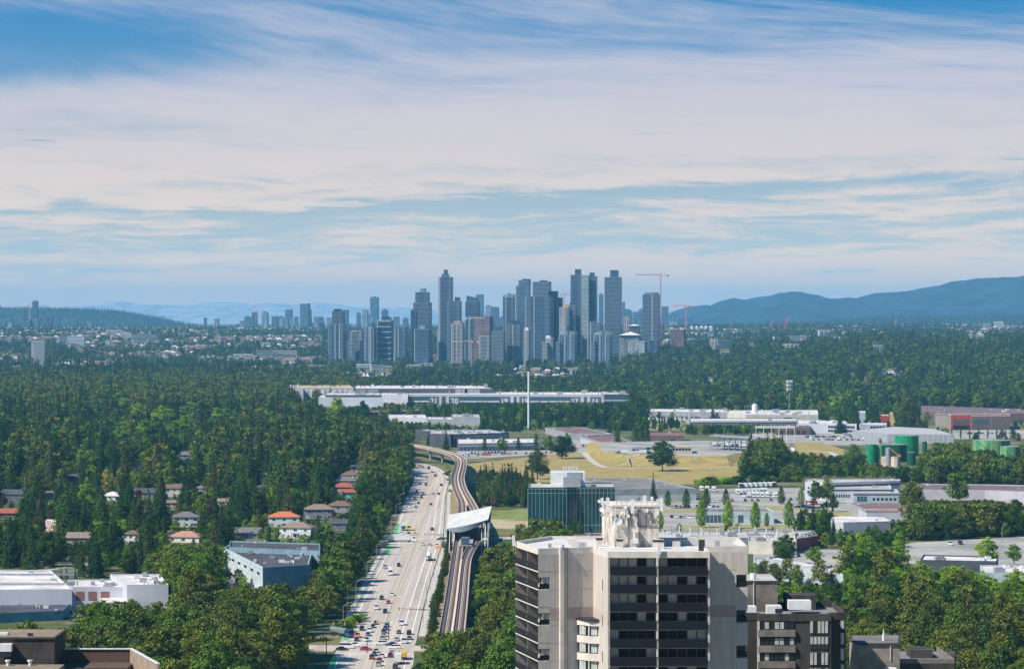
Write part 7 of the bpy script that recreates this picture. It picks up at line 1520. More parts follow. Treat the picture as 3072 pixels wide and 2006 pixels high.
VL = [(1165,490,'pickup','white','leading its lane below the two stopped dark cars near the bend shadows'),(1205,492,'sedan','grey','beside the white pickup at the shaded kerb lane'),(1222,464,'sedan','dark grey','just behind the white pickup in the second lane'),(1242,428,'suv','black','middle lane, ahead of the white suv in the far queue'),(1197,438,'sedan','dark grey','in tree shade left of the black suv'),
(1252,400,'suv','white','bright white in the middle lane of the far queue'),(1210,388,'sedan','navy','in shade left of the bright white suv'),(1272,343,'suv','dark grey','above the bright white suv in the far queue'),(1232,338,'sedan','grey','in shade at the kerb in the far queue'),(1274,318,'sedan','white','second above the white suv, far queue'),(1273,295,'suv','silver','near the top of the far queue, middle lane'),(1232,300,'sedan','white','near the top of the far queue, kerb lane'),
(1249,225,'sedan','teal','just below the viaduct bend'),(1230,217,'sedan','red','leftmost at the far bend under the viaduct'),(1290,235,'van','dark grey','beside the red truck at the far bend'),(1311,258,'box_truck','red','just coming round the far bend'),(1334,283,'suv','black','right behind the red box truck'),(1373,346,'suv','black','alone in the right lane below the far bend'),(1356,403,'sedan','black','driving away in the right lane, middle distance'),(1320,403,'sedan','silver','driving away beside the black one, middle distance'),
(1305,473,'sedan','dark grey','driving away alone above the upper traffic lights'),(1313,640,'suv','black','waiting under the upper traffic lights near the station'),(1160,640,'dump_truck','yellow','waiting behind the upper crossing'),(1122,642,'box_truck','teal','beside the yellow tipper at the upper crossing'),(1112,666,'sedan','white','first in the kerb lane at the upper crossing'),(1158,670,'suv','grey','in front of the yellow tipper'),(1199,670,'sedan','yellow','first in its lane at the upper crossing'),
(1250,738,'sedan','white','left lane just below the upper crossing'),(1297,742,'sedan','silver','behind the car carrier'),(1344,748,'suv','white','by the white kerb marks below the upper crossing'),(1286,842,'car_carrier','blue','loaded with white vehicles, driving away'),(1091,878,'suv','black','alone left of the median below the upper crossing'),(1037,937,'box_truck','white','in the kerb side lanes, middle of the boulevard'),(1001,893,'pickup','silver','half hidden by trees at the kerb behind the white box truck'),
(1047,1073,'sedan','white','above the red one in the middle of the boulevard'),(978,1098,'suv','dark grey','in the shaded kerb lane level with the red one'),(1023,1125,'sedan','red','alone in the second lane, middle of the boulevard'),(945,1162,'pickup','white','large, just above the lone white sedan'),(1001,1187,'suv','black','below the red sedan, second lane'),(871,1220,'suv','white','alone in the kerb lane above the stopped queue'),
(938,1262,'sedan','blue','at the back of the stopped queue'),(847,1301,'suv','black','in the kerb lane beside the tanker truck'),(1110,1266,'van','white','driving away under the lower mast arm'),(1013,1278,'sedan','navy','last in the dark turning lane queue'),(1005,1299,'suv','blue','fourth from the front of the turning lane queue'),(993,1319,'suv','dark grey','third from the front of the turning lane queue'),(990,1343,'sedan','silver','second in the turning lane queue'),(983,1364,'suv','silver','first in the turning lane queue'),
(920,1284,'sedan','dark grey','behind the white suv in the through lane queue'),(898,1313,'suv','white','third in the through lane queue'),(888,1338,'sedan','blue','second in the through lane queue'),(875,1373,'suv','white','first in the through lane queue'),(817,1348,'pickup','orange','second in the kerb lane queue'),(812,1372,'sedan','black','first in the kerb lane queue at the lower crossing'),(1092,1323,'sedan','grey','driving away just past the lower crossing, left lane'),(1160,1328,'suv','black','driving away just past the lower crossing, right lane'),
(1077,1371,'sedan','silver','leaving the lower crossing in the left lane'),(1126,1386,'van','white','leaving the lower crossing, largest white one'),(1162,1362,'sedan','grey','right of the white van at the lower crossing'),(1036,1478,'suv','dark red','approaching the lower crossing in the middle lane'),(1045,1457,'sedan','white','in front of the dark red suv at the lower stop line'),(1107,1458,'sedan','white','at the lower stop line in the right lane'),(913,1492,'suv','dark red','leftmost of the group below the lower crossing'),(940,1448,'sedan','silver','first across the lower crossing coming nearer'),(978,1483,'suv','white','with dark roof, centre of the group below the crossing'),(963,1508,'sedan','dark red','below the white suv in the nearest group'),(957,1537,'suv','silver','nearest to the camera in the left half of the road'),(1085,1525,'box_truck','light blue','nearest to the camera in the right half of the road'),(930,1468,'sedan','black','squeezed between two red ones below the crossing'),(1068,1553,'suv','navy','at the bottom edge behind the light blue truck'),(1120,1495,'dump_truck','yellow','half hidden by the big tree at the bottom right of the road'),
(925,1492-22,'sedan','grey','just left of the white suv below the crossing')]
CN = {'sedan': 'car', 'suv': 'SUV', 'van': 'van', 'pickup': 'pickup truck', 'box_truck': 'box truck', 'semi_truck': 'semi truck', 'tanker_truck': 'tanker truck', 'dump_truck': 'tipper truck', 'car_carrier': 'car carrier truck'}
for x, y, kd, c, place in VL[:-1]:
    X, D = G(*Z2(x, y)); o_ = X-smooth_rc(D); L = {'car_carrier': 8, 'dump_truck': 4, 'box_truck': 4}.get(kd, 2.3)
    away = o_ > 1.0
    hd = math.pi if away else 0.0
    sl = math.atan2(smooth_rc(D+20)-smooth_rc(D-20), 40)
    vehicle(kd, c, X, D+L, hd-sl, '%s %s %s' % (c, CN[kd], place), 'vehicles on the boulevard')
for x, y, kd, c, hd, lab in [(1113,716,'semi_truck','white',1.57,'long white semi trailer crossing the boulevard at the upper crossing'),(1367,702,'sedan','black',-1.57,'black car turning out beside the station'),(974,1396,'suv','white',-1.5,'white SUV crossing from the right, first of three in a row'),(1042,1401,'sedan','navy',-1.57,'dark blue car crossing in the middle of the junction'),(1062,1422,'suv','white',-1.57,'white SUV crossing nearest at the lower junction'),(718,1432,'sedan','black',1.57,'black car waiting on the side street at the lower junction'),(748,1420,'van','white',1.57,'white van on the side street beside the black car'),(798,1410,'pickup','white',1.57,'white pickup ahead of the white van on the side street'),(875,1432,'sedan','red',1.57,'red car crossing in front of the stopped queue'),
    (715,1340,'tanker_truck','blue',.62,'tanker truck with shiny tank turning at the lower junction'),(420,1432,'suv','dark grey',1.5,'dark car under the trees on the side street'),(480,1438,'sedan','silver',1.5,'silver car under the trees on the side street'),(530,692,'bus','dark grey',1.57,'dark parked minibus by the house driveway'),(672,715,'suv','black',1.57,'black car parked below the slate blue house')]:
    X, D = G(*Z2(x, y)); vehicle(kd, c, X, D+1.2, hd, lab, 'vehicles at the crossings')
Z1 = lambda x, y: (x/2.2012, 1300+y/2.2012)
for x, y, kd, c, hd, lab in [(540,832,'sedan','dark red',-1.4,'dark red car on the pale street above the white warehouses'),(450,838,'pickup','white',-1.45,'white work truck with ladder rack on the pale street'),(174,494,'van','white',0,'white van parked at the end of the pale driveway'),(80,512,'sedan','silver',.2,'silver car on the pale driveway at the left'),(90,535,'sedan','dark red',.2,'dark red car half hidden by shrubs at the left'),(185,692,'suv','white',0,'white car parked between bungalow and hedge')]:
    X, D = G(*Z1(x, y)); vehicle(kd, c, X, D+1, hd, lab)
# lots full of parked vehicles
def row(n, a, b, kinds, cols, label, group, hd=0, z=0.02, seed=1, detail=False, skip=.12, zz=0.0):
    rg = random.Random(seed); A_, B_ = Vector(G(*a, zz)), Vector(G(*b, zz))
    for i in range(n):
        if rg.random() < skip: continue
        p = A_.lerp(B_, (i+.5)/n); kd = rg.choice(kinds); c = rg.choice(cols)
        vehicle(kd, c, p.x+rg.uniform(-.3, .3), p.y+rg.uniform(-.4, .4), hd+rg.choice((0, math.pi)), '%s %s %s' % (c, CN.get(kd, kd), label), group, z+zz, detail)
MC = ['white', 'white', 'silver', 'grey', 'black', 'dark grey', 'red', 'blue']
row(20, (1385, 1368), (1560, 1361), ['sedan', 'suv'], MC, 'parked along the dealership front', 'cars parked at the dealership', seed=1); row(14, (1390, 1362), (1530, 1357), ['sedan', 'suv', 'pickup'], MC, 'in the second row by the dealership', 'cars parked at the dealership', seed=2); row(8, (1570, 1362), (1690, 1357), ['suv', 'sedan'], MC, 'parked near the two street trees', 'cars parked at the dealership', seed=3)
row(9, (2208, 1482), (2300, 1478), ['box_truck'], ['white'], 'in the yard of delivery trucks', 'white box trucks in the yard', seed=4, skip=0); row(8, (2225, 1490), (2335, 1492), ['box_truck', 'box_truck', 'van'], ['white'], 'in the front row of the truck yard', 'white box trucks in the yard', seed=5, skip=.1); row(8, (2214, 1462), (2330, 1458), ['bus'], ['dark grey'], 'in the row of dark coaches at the yard edge', 'coaches at the yard edge', seed=6, skip=0)
row(3, (2095, 1472), (2150, 1474), ['box_truck'], ['white'], 'beside the long grey warehouse corner', 'trailers by the warehouse', seed=7, skip=0)
row(12, (2010, 1524), (2160, 1522), ['sedan', 'suv', 'van'], MC, 'parked by the row of cone shaped trees', 'cars parked by the cone shaped trees', seed=8); row(8, (2010, 1552), (2110, 1556), ['sedan', 'suv', 'pickup'], MC, 'in the lot behind the penthouse', 'cars parked behind the penthouse', seed=9)
row(9, (2360, 1520), (2480, 1528), ['suv', 'van', 'sedan'], MC, 'along the street by the twin lamp', 'cars on the street by the twin lamp', hd=1.57, seed=10); row(7, (2420, 1512), (2450, 1512), ['van'], ['white', 'red'], 'beside the white factory', 'vans by the factory', seed=11, skip=.3)
row(8, (2700, 1500), (2725, 1496), ['suv', 'van'], MC, 'between factory and purple roof', 'cars between factory and purple roof', seed=12, skip=.3); row(26, (2415, 1312), (2600, 1312), ['sedan', 'suv', 'van', 'pickup'], MC, 'in the crowded yard left of the big shed', 'vehicles in the crowded yard', seed=13); row(24, (2420, 1320), (2620, 1321), ['van', 'box_truck', 'pickup', 'suv'], ['white', 'red', 'white', 'silver', 'blue'], 'in the nearer row of the crowded yard', 'vehicles in the crowded yard', seed=14)
row(9, (2540, 1308), (2620, 1312), ['bus', 'semi_truck', 'tanker_truck'], ['white', 'red', 'white'], 'among coaches left of the big shed', 'coaches left of the big shed', hd=1.57, seed=15); row(18, (2900, 1302), (3060, 1298), ['sedan', 'suv', 'pickup'], MC, 'parked in front of the showroom', 'cars parked in front of the showroom', seed=16); row(10, (3010, 1520), (3080, 1530), ['sedan', 'suv'], MC, 'in the lot at the right edge', 'cars in the right edge lot', seed=17)
row(16, (2090, 1506), (2400, 1500), ['sedan', 'suv', 'pickup'], MC, 'in the long row by the truck yard', 'cars in the long row', seed=31, skip=.3); row(10, (2740, 1638), (3050, 1627), ['sedan', 'van'], MC, 'in the pale lot at the right', 'cars in the pale lot', seed=32, skip=.7)
row(9, (2310, 1680), (2400, 1668), ['sedan', 'suv'], MC, 'under the trees by the vented roof', 'cars by the vented roof', seed=18); row(10, (1925, 1262), (2060, 1266), ['box_truck', 'semi_truck'], ['white'], 'at the docks of the long grey warehouse', 'trailers at the loading docks', seed=19, skip=.1); row(14, (1455, 1262), (1520, 1268), ['sedan', 'suv'], MC, 'in the lot between studio and white mast', 'cars near the white mast', seed=20)
row(10, (1745, 1339), (1830, 1346), ['sedan', 'suv', 'van', 'van'], MC, 'in front of the white garage doors', 'cars in front of the garage doors', seed=21); row(10, (2010, 1328), (2100, 1330), ['sedan', 'pickup'], MC, 'behind the ribbon window office', 'cars behind the ribbon window office', seed=22, zz=0)
row(6, (2150, 1338), (2240, 1342), ['tanker_truck', 'semi_truck'], ['white', 'silver', 'blue'], 'under the truck loading rack', 'tankers under the loading rack', hd=1.45, seed=23, zz=7, skip=0)
for x, y, kd, c, lab in ((1920, 1352, 'tanker_truck', 'teal', 'white tanker with turquoise cab on the raised yard'), (1878, 1362, 'box_truck', 'white', 'white box trailer at the edge of the bank'), (1933, 1362, 'box_truck', 'navy', 'dark blue container truck at the edge of the bank'), (1856, 1360, 'pickup', 'black', 'black pickup beside the white box trailer')):
    X, D = G(x, y, 7); vehicle(kd, c, X, D+2, 1.57, lab, None, 7.02)
pl_ = MB()
for (a, b, n) in (((2100, 1508), (2400, 1500), 40), ((2010, 1546), (2160, 1548), 22), ((2130, 1484), (2400, 1482), 36), ((1390, 1365), (1690, 1358), 40), ((2420, 1322), (2620, 1320), 34), ((2740, 1640), (3060, 1628), 34), ((2900, 1304), (3060, 1300), 26), ((2290, 1690), (2460, 1676), 20)):
    A_, B_ = Vector(G(*a)), Vector(G(*b)); dd_ = (B_-A_).normalized(); nn2 = Vector((-dd_.y, dd_.x))
    for i in range(n): p = A_.lerp(B_, i/n); strip(pl_, [tuple(p-nn2*2.6), tuple(p+nn2*2.6)], .05, .09)
structure(pl_.build('parking_marking', paint_w))
# ------------------------------------------------------------------ street furniture
def lamp(px, pb, h, label, arm=-2.4, group='street lamps', X=None, D=None, z=0, twin=False):
    if X is None: X, D = G(px, pb, z)
    t = thing('street_lamp', label, 'street lamp', (X, D, z), 0, group); MB().cyl(0, 0, 0, h*.88, .13, 8, 0, .09).build('pole', metal_g, t); pv = (0, 0, h*.88); g = MB()
    for s in ((1, -1) if twin else (1,)):
        pv = (0, 0, h*.88)
        for i in range(1, 6):
            q = (s*arm*math.sin(i/5*1.45), 0, h*.88+h*.12*math.sin(i/5*1.57)); g.tube(pv, q, .07, 5); pv = q
    g.build('arm', metal_g, t); MB().box(min(pv[0], pv[0]+arm*.35), max(pv[0], pv[0]+arm*.35), -.16, .16, pv[2]-.14, pv[2]+.06).build('lamp_head', metal_g, t)
k = 0
for D in np.arange(1160, 2260, 105.0):
    if 1600 < D < 1665: continue
    lamp(0, 0, 11, 'curved street lamp on the tree side of the boulevard', 2.6, 'street lamps on the tree side', off(D, -rw(D)-1.0), D); k += 1
for D in np.arange(1190, 2260, 70.0):
    if 1600 < D < 1665: continue
    lamp(0, 0, 10, 'street lamp on the viaduct side of the boulevard', -2.4, 'street lamps on the viaduct side', off(D, rw(D)+1.4), D)
def sig(par, x, y, z, hd=0):
    o = MB().box(x-.26, x+.26, y-.2, y+.2, z-1.15, z).build('signal_head', orange, par)
    for i, c in enumerate(((.25, .01, .01), (.35, .15, .0), (.01, .12, .05))): MB().tube((x, y-.21, z-.24-i*.34), (x, y-.24, z-.24-i*.34), .13, 8).build('lens', mat('lens%d' % i, c, .3, 0), o)
def mast_arm(px, pb, h, L, label, heads, D=None, X=None):
    if X is None: X, D = G(px, pb)
    t = thing('traffic_light', label, 'traffic light', (X, D, 0), 0, 'traffic lights'); MB().cyl(0, 0, 0, h, .16, 8).build('pole', metal_d, t); MB().tube((0, 0, h-.8), (L, 0, h-.2), .13, 6, 0, .07).build('mast_arm', metal_d, t)
    for f in heads: sig(t, L*f, -.2, h+.25)
    MB().box(L*.22-.9, L*.22+.9, -.1, -.05, h-.9, h-.45).build('street_sign', mat('green sign', (.02, .20, .10), .6, 0), t)
mast_arm(1292, 1880, 7.5, -13, 'traffic light mast arm reaching left over the lanes at the lower crossing', (.32, .62, .95)); mast_arm(1166, 1917, 6.8, -4.6, 'traffic light on the median of the lower crossing', (.98,)); mast_arm(970, 1925, 7.2, 13, 'traffic light mast arm over the stopped queue', (.3, .62, .98))
mast_arm(1101, 1958, 6, -1.4, 'short traffic light on the near median tip', (.5,)); mast_arm(1330, 1640, 7.2, -10, 'traffic light mast arm at the upper crossing beside the station', (.6, .98)); mast_arm(0, 0, 6.5, -2.2, 'tall corner traffic light at the side street mouth', (.2, .9), 1075, -66.5)
for x, y, lab, h in ((755, 1240, 'grey wooden power pole standing left of the kerb line', 15), (788, 640, 'power pole beside the slate blue house', 17), (1706, 500, 'power pole right of the station roof', 17)):
    X, D = G(*Z2(x, y)); t = thing('power_pole', lab, 'pole', (X, D, 0), 0, 'power poles'); MB().cyl(0, 0, 0, h, .2, 8, 0, .12).build('pole', timber, t); MB().box(-1.3, 1.3, -.08, .08, h-1.2, h-1.0).build('crossarm', timber, t)
for x, y, lab, h in ((411, 835, 'power pole by the pale street, left of the conifers', 17), (852, 700, 'power pole in front of the brown roofed white house', 14), (1365, 760, 'power pole between hedge and pale blue building', 16), (912, 925, 'thin pole behind the boxy white warehouse', 11), (1028, 790, 'pole at the edge of the small lawn', 13), (222, 380, 'curved lamp post in the forest gap at the left', 13)):
    X, D = G(*Z1(x, y)); t = thing('power_pole', lab, 'pole', (X, D, 0), 0, 'power poles'); MB().cyl(0, 0, 0, h, .2, 8, 0, .12).build('pole', timber, t); MB().box(-1.3, 1.3, -.08, .08, h-1.2, h-1.0).build('crossarm', timber, t)
for px, pb, lab, h in ((2020, 1545, 'tall lamp post behind the cone shaped trees', 17), (2244, 1505, 'lamp post at the delivery truck yard', 17), (2402, 1540, 'twin headed floodlight post by the street', 17), (2182, 1345, 'floodlight post on the raised yard', 18), (2090, 1340, 'post right of the ribbon window office', 15), (1728, 1352, 'street lamp left of the garage doors', 16), (1788, 1348, 'street lamp in front of the garage doors', 16), (1822, 1352, 'second street lamp in front of the garage doors', 16), (1845, 1352, 'street lamp right of the garage doors', 14), (1875, 1352, 'bare post beside the tanker with turquoise cab', 16), (2862, 1605, 'lamp post in the pale lot at the right', 15), (3006, 1645, 'thin post between bright trees at the right', 13), (2973, 1300, 'tall post in front of the showroom', 22), (2784, 1292, 'thin post left of the showroom', 14), (1429, 1372, 'post with three white lamp heads at the dealership', 20), (1586, 1345, 'dark lamp post right below the white mast', 24), (1626, 1345, 'second dark lamp post right of the white mast', 24), (2468, 1490, 'lamp post by the white factory', 15)):
    lamp(px, pb, h, lab, -1.6 if px % 2 else 1.6, 'lamp posts in the industrial area', twin=(px in (2402, 1429)))
# coils of wire hung between two poles
for (a, b, lab) in (((60, 1966, 1000), (980, 1964, 1060), 'sagging power line in front of the big cottonwoods'), ((2520, 1905, 900), (3100, 1938, 820), 'sagging power line across the lower right woods')):
    p, q = WP(*a), WP(*b); t = wthing('power_line', lab, 'cable', tuple(p)); g = MB(); pv = p
    for i in range(1, 17): u = i/16; c = p.lerp(q, u); c.z -= 4*2*u*(1-u); g.tube(pv, c, .05, 4); pv = c
    g.build('cable', metal_d, t)
# fence by the lower left kerb
fn = wthing('fence', 'low grey rail fence beside the kerb below the trees', 'fence', (off(1250, -15), 1250, 0)); g = MB()
for D in np.arange(1130, 1330, 4.0): MB().box(off(D, -15.6)-.06, off(D, -15.6)+.06, D-.06, D+.06, 0, 1.2).build('post', metal_g, fn)
for D in np.arange(1130, 1326, 4.0): gq = MB(); box_line(gq, (off(D, -15.6), D+.08), (off(D+4, -15.6), D+3.92), .05, 1.0, 1.1); gq.build('rail', metal_g, fn)
# traffic cones and an orange work sign near the crossings
for i, (x, y) in enumerate(((1357, 770), (1330, 720), (528, 1430), (1230, 720), (1185, 665))):
    X, D = G(*Z2(x, y)); t = thing('road_sign' if i == 0 else 'traffic_cone', ('orange road work board at the kerb below the upper crossing', 'orange cone near the station kerb', 'orange cone on the corner island', 'orange marker left of the white car', 'orange marker beside the yellow car')[i], 'sign' if i == 0 else 'cone', (X, D, .1))
    if i == 0: MB().box(-1.6, 1.6, -.05, .05, .8, 2.2).build('board', orange, t); MB().box(-1.3, -1.2, -.05, .05, 0, .79).box(1.2, 1.3, -.05, .05, 0, .79).build('legs', metal_g, t)
    else: MB().cyl(0, 0, .05, 1.0, .28, 10, 0, .05).build('cone_body', orange, t); MB().box(-.3, .3, -.3, .3, 0, .05).build('base', metal_d, t)
# ------------------------------------------------------------------ planting
def TA(kd, px, pb, hpx, label, group=None, z=0.0, wide=1.0): tree_at(kd, px, pb, hpx, label, group, z, wide)
# single trees the photograph singles out
TA('oak', 1987, 1412, 92, 'big round tree standing alone on the dry lawn', wide=1.5); TA('oak', 1686, 1375, 70, 'dark round tree at the top of the dry lawn', wide=1.7)
TA('cotton', 1612, 1436, 96, 'loose open crowned tree at the left end of the dry lawn'); TA('fir', 1578, 1448, 66, 'dense dark conifer leaning against the loose tree'); TA('fir', 1960, 1508, 88, 'lone narrow fir beside the long grey warehouse', wide=.75)
TA('bright', 1012, 1275, 88, 'large bright green tree in front of the plain box stage', wide=1.25); TA('oak', 1088, 1268, 66, 'olive tree at the right of the plain box stage')
for x, y, h, lb_ in ((2003, 1518, 48, 'first cone shaped tree from the fir'), (2059, 1521, 56, 'second cone shaped tree from the fir'), (2120, 1519, 56, 'third cone shaped tree from the fir'), (2178, 1517, 52, 'fourth cone shaped tree from the fir'), (2344, 1512, 54, 'cone shaped tree behind the tall bright one'), (2403, 1516, 52, 'cone shaped tree left of the white factory')): TA('cone', x, y, h, lb_)
for x, y, h, lb_, kd in ((2184, 1586, 88, 'bright hornbeam in front of the pale blue office, second from left', 'hornbeam'), (2104, 1582, 84, 'broad bright hornbeam left of the pale blue office', 'hornbeam'), (2266, 1588, 84, 'tall bright hornbeam in front of the pale blue office', 'hornbeam'), (2300, 1580, 44, 'small bright tree right of the tall hornbeam', 'hornbeam'), (2366, 1582, 82, 'tallest rounded bright hornbeam at the end of the row', 'hornbeam'), (1980, 1590, 60, 'small bright tree just behind the penthouse edge', 'hornbeam')): TA(kd, x, y, h, lb_, wide=1.1)
for x in (1965, 1978, 1986, 1994, 2003, 2012): TA('poplar', x, 1290, 36+(x % 7), 'narrow poplar in the row below the loading docks', 'poplars below the loading docks')
for x, y, h in ((1454, 1352, 44), (1510, 1352, 42), (1555, 1350, 40), (1608, 1350, 50), (1650, 1348, 44)): TA('poplar', x, y, h, 'narrow dark tree in the street row by the dealership', 'street trees by the dealership', wide=1.5)
for x, y, h in ((1500, 1356, 44), (1516, 1356, 36), (1638, 1356, 46), (1702, 1345, 50)): TA('bright', x, y, h, 'bright green street tree by the dealership', 'bright street trees by the dealership', wide=.85)
TA('fir', 1338, 1358, 72, 'dark dense fir left of the dealership', wide=1.1); TA('fir', 1285, 1335, 40, 'dark fir in front of the teal windowed office'); TA('bright', 1232, 1330, 42, 'yellow green tree at the edge of the forest above the viaduct')
for x, y, h in ((1852, 1348, 66), (1905, 1345, 72), (1925, 1345, 70), (1942, 1342, 60)): TA('poplar', x, y, h, 'tall dark column tree beside the maroon roofed building', 'dark column trees by the maroon roof', wide=1.6)
for i in range(8): TA('poplar', 2828+i*27, 1318-(i % 3), 38-(i*5 % 9), 'slim poplar in the row above the huge faded tank', 'poplars above the huge tank', wide=.8)
TA('fir', 2520, 1300, 82, 'tall dark spruce in front of the white two storey office', wide=1.05); TA('oak', 2560, 1296, 68, 'dark tree right of the tall spruce'); TA('bright', 2446, 1297, 36, 'bright tree at the corner of the white office', wide=1.2)
TA('cotton', 2722, 1284, 92, 'wide olive tree between yellow building and brown warehouse', wide=1.15); TA('oak', 2700, 1280, 60, 'darker tree leaning on the wide olive tree')
TA('cotton', 2562, 1424, 96, 'round olive tree just left of the bright green tank', wide=1.05); TA('yellow', 320, 1465, 36+20, 'pale yellow willow in the dark forest'); TA('dusk', 642, 1500, 108, 'brown dying fir in the forest at the left'); TA('red', 416, 1500, 34, 'dark red plum tree by the slate roofed house'); TA('red', 1010, 1446, 42, 'purple plum tree above the brown roofs'); TA('red', 12, 1518, 30, 'red shrub at the left edge by the driveway'); TA('red', 10, 1338, 40, 'purple tree in the forest at the left edge'); TA('red', 1003, 1560, 28, 'dark red tree between the two grey houses')
TA('spruce', 183, 1737, 38, 'left one of two blue spruces by the white warehouse'); TA('spruce', 199, 1735, 38, 'right one of two blue spruces by the white warehouse'); TA('spruce', 226, 1735, 36, 'single blue spruce on the slope'); TA('spruce', 248, 1730, 26, 'smallest blue spruce on the slope'); TA('spruce', 308, 1445, 66, 'pale blue spruce beside the yellow willow')
TA('bright', 984, 1640, 76, 'bright green slender tree by the slate blue house', wide=.85); TA('bright', 527, 1612, 56, 'bright yellow green tree in front of the pink roof'); TA('bright', 830, 1622, 42, 'small bright tree between house and bungalow'); TA('brown', 632, 1570, 78, 'orange tinged narrow tree between conifers', wide=.7)
TA('oak', 150, 1360, 60, 'tree dummy') if False else None
for x, y, h, lb_ in ((370, 1245, 56, 'bright poplar high in the forest, leftmost of the group'), (290, 1262, 40, 'small bright crown in the left forest'), (340, 1285, 36, 'low bright crown in the left forest'), (412, 1258, 52, 'bright crown left of the tall bright pair'), (365, 1330, 58, 'brightest yellow green crown in the left forest'), (435, 1330, 76, 'bright crown in front of the tall bright pair'), (480, 1285, 70, 'tall bright crown, left of the pair'), (505, 1280, 60, 'bright crown, right of the pair'), (520, 1315, 54, 'small bright crown below the pair'), (560, 1300, 62, 'rounded bright crown right of the pair'), (655, 1280, 60, 'bright crown at the right end of the row'), (210, 1395, 60, 'bright broad crown on the left above the slate house'), (680, 1270, 48, 'small bright crown at the far right of the row'), (550, 1262, 46, 'deep green crown behind the rounded bright one')): TA('bright', x, y, h, lb_, wide=1.45)
for i, (x, y, h) in enumerate(((1040, 1900, 100), (1010, 1850, 90))): pass
# row of young trees between road and viaduct
rg = random.Random(3)
for D in np.arange(1110, 1600, 15.0):
    s = rg.uniform(.45, .8); TREES.append([1e9, rg.choice(['oak', 'cedar', 'brown']), off(D, 19.5)+rg.uniform(-.8, .8), D, 0, s*.62, 'young tree in the strip between boulevard and viaduct', 'young trees beside the viaduct', .85])
# bright and brown trees right of the viaduct and around
def Fl(phrase, poly, sp, mix, **kw):
    fill(poly, sp, mix, phrase, label=phrase, group=phrase, **kw)
# left forest, whole
for x, t_, b, kd, w in ((200, 1462, 1602, 'cedar', 1.25), (304, 1475, 1592, 'cedar', 1.1), (360, 1490, 1588, 'cedar', 1), (400, 1500, 1590, 'cedar', .9), (445, 1470, 1588, 'fir', 1.1), (490, 1463, 1586, 'fir', 1.1), (565, 1450, 1538, 'fir', 1.1), (735, 1458, 1578, 'fir', 1.5), (40, 1341, 1476, 'fir', 1.2), (152, 1336, 1469, 'fir', 1), (30, 1552, 1702, 'cedar', 1), (95, 1600, 1706, 'cedar', 1.1), (120, 1470, 1592, 'fir', 1.1), (140, 1590, 1700, 'oak', 1), (290, 1600, 1732, 'fir', 1.05), (420, 1588, 1716, 'fir', .8), (446, 1600, 1690, 'poplar', 1), (842, 1366, 1494, 'cedar', 1.5), (900, 1400, 1490, 'fir', 1.4), (262, 1430, 1540, 'bright', .8), (1090, 1480, 1560, 'oak', 1.3), (1120, 1450, 1540, 'oak', 1.2), (880, 1560, 1660, 'bright', .6) if 0 else (250, 1380, 1480, 'fir', 1)):
    TA(kd, x, b, b-t_, 'tall %s tree standing among the houses' % {'cedar': 'green conifer', 'fir': 'dark conifer', 'oak': 'leafy', 'poplar': 'slim', 'bright': 'fresh green'}[kd], 'tall trees among the houses', wide=w)
Fl('on the slope above the white warehouses', [(-100, 1650), (480, 1640), (540, 1712), (250, 1735), (160, 1704), (-100, 1704)], 10, [('fir', 2), ('cedar', 2), ('oak', 2)], hs=(.45, .8), seed=61, dens=.8)
WFL = [(-20, 1180), (900, 1180), (1236, 1300), (1236, 1400), (1210, 1470), (1180, 1540), (1130, 1640), (1090, 1700), (1075, 1780), (1000, 1880), (700, 1880), (500, 1800), (230, 1735), (-60, 1700)]
Fl('in the far rounded part of the left forest', [(-200, 1140), (1000, 1140), (1150, 1210), (1200, 1256), (-200, 1256)], 13, [('fir', .5), ('cedar', .7), ('oak', 4), ('cotton', 6), ('bright', .1)], hs=(.95, 1.6), seed=55)
Fl('in the large forest left of the boulevard', [(-200, 1256), (1200, 1256), (1240, 1300), (1236, 1400), (1206, 1500), (-200, 1500)], 13.5, [('fir', 2), ('cedar', 2.2), ('oak', 4.4), ('cotton', 3), ('bright', .35)], hs=(.8, 1.6), seed=5)
Fl('among the houses left of the boulevard', [(-200, 1500), (1206, 1500), (1165, 1600), (1165, 1655), (-200, 1700)], 11.0, [('fir', 2.2), ('cedar', 4.5), ('oak', 4), ('brown', .5), ('bright', .5)], hs=(.6, 1.25), seed=6, dens=.9)
Fl('along the left kerb of the boulevard', [(1135, 1400), (1236, 1400), (1206, 1500), (1160, 1600), (1128, 1700), (1080, 1800), (1040, 1860), (900, 1860), (930, 1700), (1020, 1560)], 10.5, [('oak', 5), ('cotton', 3), ('cedar', 1), ('bright', .5)], hs=(.85, 1.35), seed=7)
Fl('in front of the pale blue building', [(480, 1800), (640, 1740), (780, 1750), (930, 1710), (1070, 1740), (1020, 1890), (890, 1925), (560, 1900), (420, 1870)], 11.5, [('cotton', 6), ('oak', 2), ('bright', .4)], hs=(.85, 1.25), seed=8)
Fl('between street and pale blue building', [(330, 1700), (640, 1690), (660, 1760), (520, 1800), (430, 1720)], 9.5, [('cotton', 4), ('oak', 2)], hs=(.7, 1.0), seed=18)
Fl('in the tall cottonwood stand at the bottom left', [(-180, 1905), (400, 1890), (900, 1930), (935, 2000), (900, 2260), (-180, 2260)], 13, [('cotton', 7), ('oak', 1.5)], hs=(.95, 1.4), seed=9)
Fl('in the tall cottonwood stand at the bottom centre', [(1250, 1995), (1540, 1960), (1700, 2050), (1700, 2300), (1215, 2300), (1205, 2060)], 12.5, [('cotton', 7), ('oak', 1)], hs=(.95, 1.35), seed=10)
